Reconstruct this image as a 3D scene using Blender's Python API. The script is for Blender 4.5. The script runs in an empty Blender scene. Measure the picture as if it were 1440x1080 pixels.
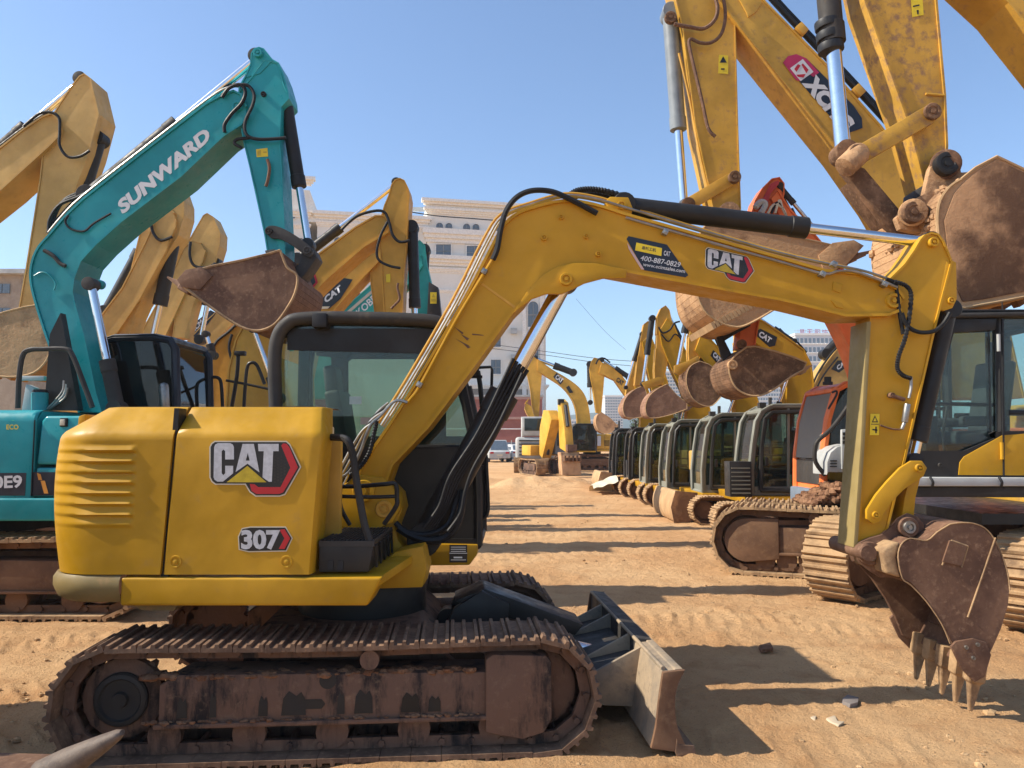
import bpy, bmesh, math, random
import numpy as np
from mathutils import Vector, Matrix

random.seed(7)
C = bpy.context.scene
COL = C.collection
R = math.radians

# ------------------------------------------------------------------ camera, sky, sun, exposure
CAM_Z, FPX, PITCH = 1.70, 1088.0, math.atan(82.0/1088.0)
cam_d = bpy.data.cameras.new('camera'); cam = bpy.data.objects.new('camera', cam_d); COL.objects.link(cam)
cam.location = (0, 0, CAM_Z); cam.rotation_euler = (math.pi/2+PITCH, 0, 0)
cam_d.sensor_width = 36; cam_d.lens = 36*FPX/1440; cam_d.clip_start = 0.05; cam_d.clip_end = 9000
C.camera = cam

SUN_EL, SUN_OFF = R(42), R(5)          # sun stands to the west (-X), a touch towards the camera
sun_dir = Vector((-math.cos(SUN_EL)*math.cos(SUN_OFF), -math.cos(SUN_EL)*math.sin(SUN_OFF), math.sin(SUN_EL)))
w = bpy.data.worlds.new('World'); C.world = w; w.use_nodes = True
nt = w.node_tree; nt.nodes.clear()
sky = nt.nodes.new('ShaderNodeTexSky'); sky.sky_type = 'NISHITA'; sky.sun_disc = False
sky.sun_elevation = SUN_EL; sky.sun_rotation = math.atan2(sun_dir.x, sun_dir.y)
sky.air_density = 1.0; sky.dust_density = .5; sky.ozone_density = 4.0
bg = nt.nodes.new('ShaderNodeBackground'); bg.inputs[1].default_value = 0.145
wo = nt.nodes.new('ShaderNodeOutputWorld')
nt.links.new(sky.outputs[0], bg.inputs[0]); nt.links.new(bg.outputs[0], wo.inputs[0])
sl = bpy.data.lights.new('sun', 'SUN'); sl.energy = 4.8; sl.angle = R(0.5); sl.color = (1.0, .92, .79)
so = bpy.data.objects.new('sun', sl); COL.objects.link(so)
so.rotation_euler = sun_dir.to_track_quat('Z', 'Y').to_euler()
C.view_settings.view_transform = 'Standard'; C.view_settings.look = 'None'
C.view_settings.exposure = 0.62; C.view_settings.gamma = 1.0; C.view_settings.use_curve_mapping = False
C.cycles.transparent_max_bounces = 24; C.cycles.max_bounces = 8
C.cycles.volume_bounces = 0

# ------------------------------------------------------------------ helpers
SP, CP = math.sin(PITCH), math.cos(PITCH)
def ray(px, py):
    a, b = px-720.0, py-540.0
    return Vector((a, FPX*CP+b*SP, FPX*SP-b*CP))
def P(px, py, Y):                       # the world point that lies at distance Y on a sight line (survey of the photograph)
    d = ray(px, py); t = Y/d.y
    return Vector((d.x*t, Y, CAM_Z+d.z*t))
def PS(px, py, o, n):                   # the same on a plane through o with normal n
    d = ray(px, py); e = Vector((0, 0, CAM_Z)); t = (o-e).dot(n)/d.dot(n)
    return e+d*t
def pp(pts, Y): return [P(a, b, Y) for a, b in pts]

def cat(pts, n=6, closed=False):        # Catmull-Rom through 2-D or 3-D points
    Q = [Vector(p) for p in pts]; out = []; N = len(Q)
    segs = N if closed else N-1
    for i in range(segs):
        if closed: a, b, c, d = Q[(i-1) % N], Q[i], Q[(i+1) % N], Q[(i+2) % N]
        else: a, b, c, d = Q[max(i-1, 0)], Q[i], Q[i+1], Q[min(i+2, N-1)]
        for k in range(n):
            t = k/n
            out.append(.5*((2*b)+(c-a)*t+(2*a-5*b+4*c-d)*t*t+(3*b-a-3*c+d)*t**3))
    if not closed: out.append(Q[-1])
    return out

ORG = {}
class M:
    def __init__(s): s.v = []; s.f = []
    def add(s, v, f):
        o = len(s.v); s.v += [Vector(p) for p in v]; s.f += [[i+o for i in q] for q in f]; return s
    def prism(s, pts, vec):
        n = len(pts); vec = Vector(vec); pts = [Vector(p) for p in pts]
        return s.add(pts+[p+vec for p in pts], [list(range(n))[::-1], list(range(n, 2*n))]+[[i, (i+1) % n, n+(i+1) % n, n+i] for i in range(n)])
    def box(s, c, d, rot=None):
        c = Vector(c); vs = []
        for z in (-.5, .5):
            for x, y in ((-.5, -.5), (.5, -.5), (.5, .5), (-.5, .5)):
                q = Vector((x*d[0], y*d[1], z*d[2])); vs.append(c+(rot @ q if rot is not None else q))
        return s.add(vs, [[3, 2, 1, 0], [4, 5, 6, 7], [0, 1, 5, 4], [1, 2, 6, 5], [2, 3, 7, 6], [3, 0, 4, 7]])
    def cyl(s, p0, p1, r0, r1=None, n=16):
        p0, p1 = Vector(p0), Vector(p1); r1 = r0 if r1 is None else r1
        z = (p1-p0).normalized(); x = z.orthogonal().normalized(); y = z.cross(x)
        vs = [p0+(x*math.cos(a)+y*math.sin(a))*r0 for a in [2*math.pi*i/n for i in range(n)]]
        vs += [p1+(x*math.cos(a)+y*math.sin(a))*r1 for a in [2*math.pi*i/n for i in range(n)]]
        return s.add(vs, [list(range(n))[::-1], list(range(n, 2*n))]+[[i, (i+1) % n, n+(i+1) % n, n+i] for i in range(n)])
    def lathe(s, p0, ax, prof, n=24):   # prof: (distance along axis, radius)
        p0 = Vector(p0); z = Vector(ax).normalized(); x = z.orthogonal().normalized(); y = z.cross(x)
        vs = []; m = len(prof)
        for t, r in prof:
            for i in range(n):
                a = 2*math.pi*i/n; vs.append(p0+z*t+(x*math.cos(a)+y*math.sin(a))*max(r, 1e-4))
        f = [[j*n+i, j*n+(i+1) % n, (j+1)*n+(i+1) % n, (j+1)*n+i] for j in range(m-1) for i in range(n)]
        f += [list(range(n))[::-1], list(range((m-1)*n, m*n))]
        return s.add(vs, f)
    def tube(s, pts, r, n=8):
        pts = [Vector(p) for p in pts]; N = len(pts); vs = []
        t0 = (pts[1]-pts[0]).normalized(); x = t0.orthogonal().normalized()
        for i in range(N):
            t = (pts[min(i+1, N-1)]-pts[max(i-1, 0)]).normalized()
            x = (x-t*x.dot(t)).normalized(); y = t.cross(x)
            rr = r[i] if isinstance(r, (list, tuple)) else r
            for k in range(n):
                a = 2*math.pi*(k+.5)/n; vs.append(pts[i]+(x*math.cos(a)+y*math.sin(a))*rr)
        f = [[j*n+i, j*n+(i+1) % n, (j+1)*n+(i+1) % n, (j+1)*n+i] for j in range(N-1) for i in range(n)]
        f += [list(range(n))[::-1], list(range((N-1)*n, N*n))]
        return s.add(vs, f)
    def grid(s, rows):
        m = len(rows[0]); vs = [p for r in rows for p in r]
        return s.add(vs, [[j*m+i, j*m+i+1, (j+1)*m+i+1, (j+1)*m+i] for j in range(len(rows)-1) for i in range(m-1)])
    def build(s, name, mat, parent=None, bevel=0.0, angle=38, segs=2, loc=None, flat=False, solid=0, kind=None, nrm=True):
        me = bpy.data.meshes.new(name)
        org = ORG.get(parent, Vector((0, 0, 0))) if loc is None else Vector(loc)
        me.from_pydata([tuple(p-org) for p in s.v], [], s.f)
        if bevel > 0 or nrm or solid:
            bm = bmesh.new(); bm.from_mesh(me)
            if solid: bmesh.ops.solidify(bm, geom=bm.faces[:], thickness=solid)
            if nrm: bmesh.ops.recalc_face_normals(bm, faces=bm.faces[:])
            if bevel > 0:
                ed = [e for e in bm.edges if len(e.link_faces) == 2 and e.calc_face_angle(0) > R(angle)]
                bmesh.ops.bevel(bm, geom=ed, offset=bevel, segments=segs, profile=.6, affect='EDGES', clamp_overlap=True)
            bm.to_mesh(me); bm.free()
        if not flat:
            me.polygons.foreach_set('use_smooth', [True]*len(me.polygons)); me.set_sharp_from_angle(angle=R(angle))
        me.materials.append(mat)
        ob = bpy.data.objects.new(name, me); COL.objects.link(ob)
        if parent is not None: ob.parent = parent
        ORG[ob] = org
        if loc is not None and parent is None: ob.location = org
        if kind: ob['kind'] = kind
        return ob

def thing(name, label, catg, loc, group=None):
    o = bpy.data.objects.new(name, None); COL.objects.link(o); o.location = loc; o.empty_display_size = .2
    o['label'] = label; o['category'] = catg
    if group: o['group'] = group
    ORG[o] = Vector(loc); return o
def tag(o, label, catg, group=None):
    o['label'] = label; o['category'] = catg
    if group: o['group'] = group
    return o
def struct(o): o['kind'] = 'structure'; return o
def sub(o, parent):                      # hang an already built mesh under another part of the same thing
    o.parent = parent; return o

# ------------------------------------------------------------------ materials
MATS = {}
def nmat(name):
    m = bpy.data.materials.new(name); m.use_nodes = True
    t = m.node_tree; b = t.nodes['Principled BSDF']; return m, t, b
def N(t, kind, **kw):
    n = t.nodes.new(kind)
    for k, v in kw.items():
        if k.startswith('i_'): n.inputs[k[2:].replace('_', ' ')].default_value = v
        else: setattr(n, k, v)
    return n
def col(c): return (c[0], c[1], c[2], 1)
def ramp(t, src, a, b, va=0., vb=1.):
    n = N(t, 'ShaderNodeMapRange', interpolation_type='SMOOTHSTEP'); n.inputs[1].default_value = a; n.inputs[2].default_value = b
    n.inputs[3].default_value = va; n.inputs[4].default_value = vb; t.links.new(src, n.inputs[0]); return n.outputs[0]
def noise(t, pos, scale, detail=5, rough=.55, stretch=None, off=(0, 0, 0)):
    mp = N(t, 'ShaderNodeMapping'); t.links.new(pos, mp.inputs[0]); mp.inputs['Location'].default_value = off
    if stretch: mp.inputs['Scale'].default_value = stretch
    n = N(t, 'ShaderNodeTexNoise'); n.inputs['Scale'].default_value = scale; n.inputs['Detail'].default_value = detail; n.inputs['Roughness'].default_value = rough
    t.links.new(mp.outputs[0], n.inputs['Vector']); return n.outputs[0]
def mix(t, fac, a, b, blend='MIX'):
    n = N(t, 'ShaderNodeMix', data_type='RGBA', blend_type=blend)
    for sock, v in ((n.inputs[0], fac), (n.inputs[6], a), (n.inputs[7], b)):
        if isinstance(v, (int, float)): sock.default_value = v
        elif isinstance(v, tuple): sock.default_value = col(v)
        else: t.links.new(v, sock)
    return n.outputs[2]
def mul(t, a, k):
    n = N(t, 'ShaderNodeMath', operation='MULTIPLY'); t.links.new(a, n.inputs[0])
    if isinstance(k, (int, float)): n.inputs[1].default_value = k
    else: t.links.new(k, n.inputs[1])
    return n.outputs[0]
def bump(t, b, h, strength, dist):
    n = N(t, 'ShaderNodeBump'); n.inputs['Strength'].default_value = strength; n.inputs['Distance'].default_value = dist
    t.links.new(h, n.inputs['Height']); t.links.new(n.outputs[0], b.inputs['Normal'])

CLAY = (.40, .235, .115)
def paint(name, c, rough=.38, dirt=.35, dcol=CLAY, spec=.45, wave=.25, scale=1., streak=.25, chips=0.0, seed=0):
    m, t, b = nmat(name)
    pos = N(t, 'ShaderNodeNewGeometry').outputs['Position']; o = (seed*3.1, seed*1.7, seed*2.3)
    n1 = noise(t, pos, 1.3*scale, 6, .6, off=o); n2 = noise(t, pos, 9*scale, 8, .68, off=o)
    n3 = noise(t, pos, 5*scale, 5, .6, (2.2, 2.2, .35), off=o)
    dark = tuple(x*.78 for x in c); lite = tuple(min(1, x*1.12+.012) for x in c)
    base = mix(t, ramp(t, n1, .3, .7), dark, lite)
    f = mul(t, ramp(t, n2, .62-.2*dirt, .86-.2*dirt), min(1, dirt*1.5))
    base = mix(t, f, base, dcol)
    base = mix(t, mul(t, ramp(t, n3, .58, .8), streak), base, tuple(.55*x+.45*y for x, y in zip(dcol, c)))
    if chips:
        n4 = noise(t, pos, 26*scale, 6, .7, off=o)
        base = mix(t, mul(t, ramp(t, n4, .69, .73), chips), base, (.05, .032, .022))
    t.links.new(base, b.inputs['Base Color'])
    t.links.new(ramp(t, n2, .3, .8, rough*.8, min(1, rough+.3)), b.inputs['Roughness'])
    b.inputs['Specular IOR Level'].default_value = spec
    nb = noise(t, pos, 3.2*scale, 3, .5, off=o)
    bump(t, b, nb, wave, .03)
    MATS[name] = m; return m
def earthy(name, c1, c2, c3, scale=3., bs=.6, bd=.02, rough=.9, lo=.42, hi=.62, stretch=None):
    m, t, b = nmat(name); pos = N(t, 'ShaderNodeNewGeometry').outputs['Position']
    n1 = noise(t, pos, scale, 8, .65, stretch); n2 = noise(t, pos, scale*6, 7, .7, off=(4, 2, 1)); n3 = noise(t, pos, scale*.5, 4, .5, off=(1, 7, 3))
    base = mix(t, ramp(t, n1, lo, hi), c1, c2)
    base = mix(t, mul(t, ramp(t, n2, .5, .75), .7), base, c3)
    base = mix(t, mul(t, ramp(t, n3, .45, .7), .35), base, c2)
    t.links.new(base, b.inputs['Base Color']); b.inputs['Roughness'].default_value = rough
    b.inputs['Specular IOR Level'].default_value = .25
    hh = N(t, 'ShaderNodeMath', operation='ADD'); t.links.new(n1, hh.inputs[0]); t.links.new(mul(t, n2, .5), hh.inputs[1])
    bump(t, b, hh.outputs[0], bs, bd); MATS[name] = m; return m
def plain(name, c, rough=.5, metal=0., spec=.4, var=.12, sc=6., bs=.0):
    m, t, b = nmat(name); pos = N(t, 'ShaderNodeNewGeometry').outputs['Position']
    n1 = noise(t, pos, sc, 6, .6)
    t.links.new(mix(t, ramp(t, n1, .3, .7), tuple(x*(1-var) for x in c), tuple(min(1, x*(1+var)) for x in c)), b.inputs['Base Color'])
    t.links.new(ramp(t, n1, .3, .75, rough*.85, min(1, rough*1.2)), b.inputs['Roughness'])
    b.inputs['Metallic'].default_value = metal; b.inputs['Specular IOR Level'].default_value = spec
    if bs: bump(t, b, n1, bs, .01)
    MATS[name] = m; return m
def glass(name, tint, refl=.9, dirt=.12):
    m = bpy.data.materials.new(name); m.use_nodes = True; t = m.node_tree; t.nodes.clear()
    o = N(t, 'ShaderNodeOutputMaterial'); tr = N(t, 'ShaderNodeBsdfTransparent'); tr.inputs[0].default_value = col(tint)
    gl = N(t, 'ShaderNodeBsdfGlossy'); gl.inputs[0].default_value = (refl, refl, refl, 1); gl.inputs['Roughness'].default_value = .03
    fr = N(t, 'ShaderNodeFresnel'); gi = N(t, 'ShaderNodeNewGeometry'); t.links.new(ramp(t, gi.outputs['Backfacing'], 0, 1, 1.5, 1/1.5), fr.inputs[0])
    mx = N(t, 'ShaderNodeMixShader'); t.links.new(fr.outputs[0], mx.inputs[0]); t.links.new(tr.outputs[0], mx.inputs[1]); t.links.new(gl.outputs[0], mx.inputs[2])
    df = N(t, 'ShaderNodeBsdfDiffuse'); df.inputs[0].default_value = (.42, .40, .34, 1)
    pos = N(t, 'ShaderNodeNewGeometry').outputs['Position']
    f = mul(t, ramp(t, noise(t, pos, 4, 7, .65, (1, 1, .6)), .35, .8), dirt)
    m2 = N(t, 'ShaderNodeMixShader'); t.links.new(f, m2.inputs[0]); t.links.new(mx.outputs[0], m2.inputs[1]); t.links.new(df.outputs[0], m2.inputs[2])
    t.links.new(m2.outputs[0], o.inputs[0]); MATS[name] = m; return m

CATY = paint('yellow_paint', (.50, .262, .008), rough=.40, spec=.22, dirt=.30, dcol=(.34, .21, .09), wave=.3, streak=.18)
CATD = paint('worn_yellow_paint', (.57, .30, .035), spec=.3, rough=.5, dirt=.35, wave=.2, chips=.8, seed=2)
TANY = paint('dusty_yellow_paint', (.58, .355, .10), spec=.3, rough=.5, dirt=.38, wave=.2, chips=.5, seed=3)
XCY = paint('golden_yellow_paint', (.58, .325, .04), spec=.3, rough=.45, dirt=.55, dcol=(.34, .19, .09), wave=.2, streak=.5, chips=1., seed=4)
XCM = paint('mud_splashed_yellow_paint', (.56, .31, .04), spec=.25, rough=.55, dirt=.9, dcol=(.30, .17, .085), wave=.3, streak=.7, chips=1., seed=24)
FARY = paint('far_yellow_paint', (.62, .34, .035), spec=.3, rough=.5, dirt=.25, seed=5)
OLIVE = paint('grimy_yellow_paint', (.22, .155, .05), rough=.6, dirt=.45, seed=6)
WORNE = paint('scuffed_olive_paint', (.30, .22, .075), rough=.6, dirt=.3, chips=1., seed=7)
TEAL = paint('teal_paint', (.005, .28, .30), rough=.32, dirt=.08, dcol=(.25, .22, .16), wave=.15, streak=.1, seed=8)
SEAG = paint('sea_green_paint', (.02, .36, .30), rough=.4, dirt=.1, seed=9)
ORNG = paint('orange_paint', (.90, .19, .035), rough=.4, dirt=.18, seed=10)
REDP = paint('red_paint', (.45, .03, .03), rough=.4, dirt=.15, seed=11)
BLKP = paint('black_paint', (.018, .016, .014), spec=.28, rough=.42, dirt=.12, dcol=(.16, .11, .07), wave=.12, streak=.12, seed=12)
DGRY = paint('dark_grey_paint', (.046, .041, .036), spec=.18, rough=.55, dirt=.3, dcol=(.22, .16, .10), seed=13)
CABG = paint('grey_green_cab_paint', (.21, .21, .165), rough=.5, dirt=.35, dcol=(.30, .24, .15), seed=14)
GREY = paint('light_grey_paint', (.42, .43, .41), rough=.45, dirt=.25, seed=15)
NAVY = paint('navy_plastic', (.012, .014, .024), rough=.35, dirt=.06, dcol=(.1, .09, .08), seed=16)
BLDG = paint('blade_grey_paint', (.16, .13, .10), rough=.6, dirt=.75, dcol=(.40, .29, .18), seed=17, chips=.6, streak=.5)
BLUEG = paint('dusty_blue_grey_paint', (.16, .20, .25), rough=.6, dirt=.4, seed=18)
WHT = paint('white_paint', (.72, .72, .70), rough=.35, dirt=.1, seed=19)
BUCK = earthy('rusty_bucket_steel', (.12, .062, .038), (.21, .115, .068), (.36, .22, .13), 4, .45, .012, .75, .4, .68)
MUDB = earthy('clay_caked_steel', (.20, .11, .06), (.50, .295, .15), (.57, .36, .20), 2.2, .9, .035, .95, .30, .56)
MUDD = earthy('dark_mud_steel', (.12, .065, .036), (.28, .155, .085), (.42, .25, .135), 3.2, .8, .03, .95, .42, .70)
MUDX = earthy('half_caked_steel', (.13, .068, .038), (.42, .235, .12), (.34, .19, .10), .9, .9, .03, .95, .46, .60)
BLDK = earthy('dusty_grey_blade_steel', (.20, .165, .125), (.36, .27, .175), (.12, .10, .08), 3.5, .4, .01, .8, .34, .64)
TRK = earthy('dusty_track_steel', (.105, .062, .04), (.24, .145, .088), (.38, .24, .14), 5, .5, .012, .85, .38, .68)
TRKL = earthy('clay_coated_track_steel', (.20, .125, .07), (.42, .27, .14), (.50, .33, .18), 4, .6, .015, .92, .35, .6)
FRM = earthy('mud_washed_frame', (.022, .018, .017), (.155, .088, .058), (.23, .145, .09), 3.0, .55, .014, .8, .36, .52, (2.4, 2.4, .6))
RUSTF = earthy('rusty_frame_plate', (.13, .07, .04), (.20, .11, .06), (.26, .155, .085), 2.6, .5, .014, .85, .36, .66)
SOIL = earthy('dug_soil', (.16, .075, .04), (.30, .16, .085), (.40, .24, .13), 6, .8, .03, .97)
RAMG = plain('ram_grey_paint', (.20, .225, .24), .45)
CHRM = plain('chrome', (.72, .73, .75), .13, 1.0, .5, .04)
STEEL = plain('dull_steel', (.30, .29, .27), .42, .9, .5, .2, 12)
RUB = plain('black_rubber', (.016, .016, .017), .55, 0, .35, .3, 20)
HOSE = plain('black_hose', (.012, .012, .013), .55, 0, .28, .3, 30)
SEAT = plain('seat_vinyl', (.055, .058, .06), .6, 0, .3, .25, 15)
GLS = glass('green_tinted_glass', (.62, .76, .70), .9, .14)
GLM = glass('mid_tinted_glass', (.46, .54, .51), .9, .07)
GLH = glass('smoked_green_glass', (.70, .82, .76), .9, .05)
REDC = earthy('reddish_clay_steel', (.20, .105, .065), (.34, .19, .12), (.42, .25, .15), 3, .6, .02, .92, .36, .66)
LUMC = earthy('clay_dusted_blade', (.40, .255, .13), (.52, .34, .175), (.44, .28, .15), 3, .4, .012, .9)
GLK = glass('black_tinted_glass', (.10, .12, .13), .9, .06)
GLD = glass('dark_tinted_glass', (.30, .36, .36), .9, .10)
GLC = glass('clear_glass', (.72, .82, .80), .9, .08)
D_BLK = plain('decal_black', (.012, .012, .013), .35, 0, .45, .1)
D_WHT = plain('decal_white', (.62, .62, .62), .4, 0, .4, .05)
D_SIL = plain('decal_silver', (.50, .50, .51), .35, .0, .5, .12, 40)
D_RED = plain('decal_red', (.45, .012, .02), .35, 0, .45, .05)
D_YEL = plain('decal_yellow', (.75, .55, .02), .4, 0, .4, .05)
D_GLD = plain('decal_gold', (.50, .36, .02), .35, 0, .4, .15, 20)
D_CRM = plain('decal_cream', (.62, .55, .40), .4, 0, .4, .05)
D_NAV = plain('decal_navy', (.012, .015, .026), .35, 0, .45, .1)
D_MAG = plain('decal_magenta', (.45, .02, .08), .35, 0, .45, .05)
D_GRN = plain('decal_green', (.10, .55, .25), .4, 0, .4, .05)
D_ORG = plain('decal_orange', (.70, .30, .05), .4, 0, .4, .05)
D_PNK = plain('decal_pink', (.60, .42, .38), .4, 0, .4, .05)

# ------------------------------------------------------------------ lettering and decals
def text_mesh(s, bold=.0, shear=0.):
    cu = bpy.data.curves.new('lettering', 'FONT'); cu.body = s; cu.offset = bold; cu.shear = shear; cu.resolution_u = 3; cu.fill_mode = 'FRONT'
    ob = bpy.data.objects.new('lettering', cu); COL.objects.link(ob)
    bpy.context.view_layer.update()
    me = bpy.data.meshes.new_from_object(ob.evaluated_get(bpy.context.evaluated_depsgraph_get()))
    bpy.data.objects.remove(ob); bpy.data.curves.remove(cu); return me
def lettering(parent, s, a, b, up, Y, mat, bold=.02, shear=0., n=None, name='lettering'):
    """text filling the parallelogram with lower left a, lower right b, upper left up (pixels of the survey) on the plane Y"""
    me = text_mesh(s, bold, shear)
    co = np.array([v.co[:] for v in me.vertices]); mn, mx = co.min(0), co.max(0)
    A, B, U = (P(a[0], a[1], Y), P(b[0], b[1], Y), P(up[0], up[1], Y)) if n is None else [PS(q[0], q[1], Y, n) for q in (a, b, up)]
    e1, e2 = B-A, U-A; org = ORG[parent]
    for v in me.vertices:
        u = (v.co.x-mn[0])/(mx[0]-mn[0]); q = (v.co.y-mn[1])/(mx[1]-mn[1]); v.co = A+e1*u+e2*q-org
    me.materials.clear(); me.materials.append(mat); me.name = name
    ob = bpy.data.objects.new(name, me); COL.objects.link(ob); ob.parent = parent; ORG[ob] = org; return ob
def decal(parent, polys, Y, mat, name='decal', th=.0015, n=None):
    m = M()
    for q in polys:
        if n is None: m.prism([P(a, b, Y) for a, b in q], (0, th, 0))
        else: m.prism([PS(a, b, Y, n) for a, b in q], n*-th)
    return m.build(name, mat, parent, flat=True)
def expand(poly, d):
    n = len(poly); out = []; A = sum(poly[i][0]*poly[(i+1) % n][1]-poly[(i+1) % n][0]*poly[i][1] for i in range(n)); s = 1 if A > 0 else -1
    for i in range(n):
        p0, p1, p2 = Vector(poly[i-1]), Vector(poly[i]), Vector(poly[(i+1) % n])
        e1, e2 = (p1-p0).normalized(), (p2-p1).normalized(); n1, n2 = Vector((e1.y, -e1.x))*s, Vector((e2.y, -e2.x))*s
        h = (n1+n2); h = h/max(.5, h.length_squared)*2 if h.length > 1e-6 else n1
        q = p1+h*d; out.append((q.x, q.y))
    return out
HEXO = [(145, 260), (165, 222), (200, 195), (1100, 195), (1140, 230), (1275, 510), (1080, 850), (1020, 870), (720, 870), (650, 820), (590, 720), (210, 720), (170, 690), (145, 640)]
L_C = [[(190, 260), (205, 225), (240, 208), (390, 208), (425, 225), (440, 260), (440, 415), (330, 415), (330, 310), (308, 288), (285, 310), (285, 590), (305, 614), (330, 590), (330, 495), (430, 495), (430, 590), (300, 695), (230, 695), (195, 670), (183, 640)]]
L_A = [[(550, 218), (620, 218), (616, 330), (590, 430), (612, 430), (612, 468), (462, 574)], [(620, 218), (692, 218), (762, 578), (612, 468), (612, 430), (640, 430), (616, 330)]]
L_T = [[(745, 218), (1006, 218), (1006, 310), (937, 310), (920, 697), (882, 697), (803, 640), (818, 310), (752, 310)]]
L_Y = [[(610, 497), (852, 704), (348, 704)]]
L_R = [[(1040, 240), (1062, 212), (1105, 215), (1140, 255), (1250, 515), (1062, 832), (1010, 852), (725, 852), (665, 815), (640, 725), (700, 728), (745, 765), (1030, 765), (1155, 520)]]
def hex_logo(parent, o, ex, ey, Y, simple=False, n=None):
    """emblem whose drawing frame (0..1440 x 0..1080) is laid at pixel o with axes ex, ey"""
    def tr(q): return [(o[0]+ex[0]*a/1440+ey[0]*b/1080, o[1]+ex[1]*a/1440+ey[1]*b/1080) for a, b in q]
    th = .0012
    d = decal(parent, [tr(expand(HEXO, 16))], Y-th, D_CRM, 'emblem', th)
    sub(decal(parent, [tr(HEXO)], Y-2*th, D_BLK, 'emblem_ground', th), d)
    sub(decal(parent, [tr(q) for q in L_R], Y-3*th, D_RED, 'emblem_ribbon', th), d)
    sub(decal(parent, [tr(q) for q in L_C+L_A+L_T], Y-3*th, D_SIL, 'lettering', th), d)
    sub(decal(parent, [tr(q) for q in L_Y], Y-4*th, D_GLD, 'emblem_triangle', th), d)
    if not simple:
        h = M()
        for r_ in range(9):
            for c_ in range(5):
                u, v = 955+c_*42, 380+r_*40+(c_ % 2)*20
                if u > 1150-abs(v-520)*.5-20 or v > 700: continue
                h.prism([P(*tr([(u+14*math.cos(k*math.pi/3), v+14*math.sin(k*math.pi/3))])[0], Y-2.6*th) for k in range(6)], (0, th*.5, 0))
        sub(h.build('emblem_mesh_pattern', DGRY, parent, flat=True), d)
    return d
def plate_logo(parent, quad, ta, tb, tu, Y, tri=None, bg=None):
    """black plate decal with the three big letters, survey pixels"""
    d = decal(parent, [quad], Y-.002, bg or D_BLK, 'decal')
    sub(lettering(parent, 'CAT', ta, tb, tu, Y-.0035, D_WHT, .045), d)
    if tri: sub(decal(parent, [tri], Y-.0045, D_GLD, 'decal_triangle'), d)
    return d
# ------------------------------------------------------------------ machine builders
def ribbon(m, pts, t, inner, vec, sgn):
    n = len(pts); nr = []
    for i in range(n):
        d = (pts[min(i+1, n-1)]-pts[max(i-1, 0)]); d = Vector((d.x, 0, d.z)).normalized(); nr.append(Vector((-d.z, 0, d.x))*sgn)
    a = [p-q*inner for p, q in zip(pts, nr)]; b = [p+q*t for p, q in zip(pts, nr)]
    for i in range(n-1):
        m.prism([a[i], a[i+1], b[i+1], b[i]], vec)
    return m
def area(pts): return sum(pts[i].x*pts[(i+1) % len(pts)].z-pts[(i+1) % len(pts)].x*pts[i].z for i in range(len(pts)))
def beam(root, name, up, lo, Y, wd, mat, ov=.022, t=.016, sm=4, bevel=.006, flange=True):
    """box-section boom or stick: side webs with flange plates standing proud along its upper and lower edges"""
    U = [P(a, b, Y) for a, b in (cat(up, sm) if sm else up)]; L = [P(a, b, Y) for a, b in (cat(lo, sm) if sm else lo)]
    poly = U+L[::-1]; s = 1 if area(poly) < 0 else -1
    m = M(); m.prism([p+Vector((0, ov, 0)) for p in poly], (0, wd-2*ov, 0)); ob = m.build(name, mat, root, bevel=bevel, segs=1)
    if flange:
        f = M(); ribbon(f, U, t, .004, (0, wd, 0), s); ribbon(f, L, t, .004, (0, wd, 0), -s)
        sub(f.build('flange_plate', mat, root, nrm=True), ob)
    return ob
def plate(root, name, pts, Y, th, mat, bevel=.006, sm=0):
    q = cat(pts, sm, True) if sm else pts
    return M().prism(pp(q, Y), (0, th, 0)).build(name, mat, root, bevel=bevel, segs=2)
def boss(root, px, Y, r, out, mat, name='pin', depth=.04, part=None):
    p = P(px[0], px[1], Y); m = M()
    m.lathe(p+Vector((0, depth, 0)), (0, -1, 0), [(0, r), (depth+out, r), (depth+out+.006, r*.93), (depth+out+.006, r*.62), (depth+out-.004, r*.55), (depth+out-.004, r*.3), (depth+out+.01, r*.28), (depth+out+.01, 0)], 20)
    return m.build(name, mat, root)
def ram(root, a, b, Y, ra, rb, frac, barrel, rod=None, eye=True, gland=True, eye_m=None):
    A, B = (P(*a, Y) if len(a) == 2 else Vector(a)), (P(*b, Y) if len(b) == 2 else Vector(b)); d = B-A; G = A+d*frac
    m = M(); m.cyl(A, G, ra, n=20)
    if gland: m.cyl(G-d.normalized()*ra*1.6, G+d.normalized()*.012, ra*1.1, n=20)
    if eye: m.cyl(A+Vector((0, -ra*1.15, 0)), A+Vector((0, ra*1.15, 0)), ra*1.15, n=20)
    o = m.build('hydraulic_cylinder', barrel, root, bevel=.004, segs=1)
    m = M(); m.cyl(G-d*.02, B, rb, n=20)
    sub(m.build('cylinder_rod', rod or CHRM, root), o)
    if eye: sub(M().cyl(B+Vector((0, -ra*.95, 0)), B+Vector((0, ra*.95, 0)), ra*.95, n=20).build('rod_eye', eye_m or (barrel if barrel is not CHRM else BUCK), root, bevel=.006), o)
    return o
def hose(root, pts, Y, r, mat=None, name='hose', n=7, sm=7, ribs=False):
    Q = [P(p[0], p[1], p[2] if len(p) > 2 else Y) for p in pts]; q = cat(Q, sm); rr = r
    if ribs: 
        q = cat(Q, 22); rr = [r*(1.12 if i % 4 < 2 else .86) for i in range(len(q))]
    return M().tube(q, rr, n).build(name, mat or HOSE, root)
def tube3(root, pts, r, mat, name, sm=6, n=8):
    return M().tube(cat(pts, sm) if sm else pts, r, n).build(name, mat, root)

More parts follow.
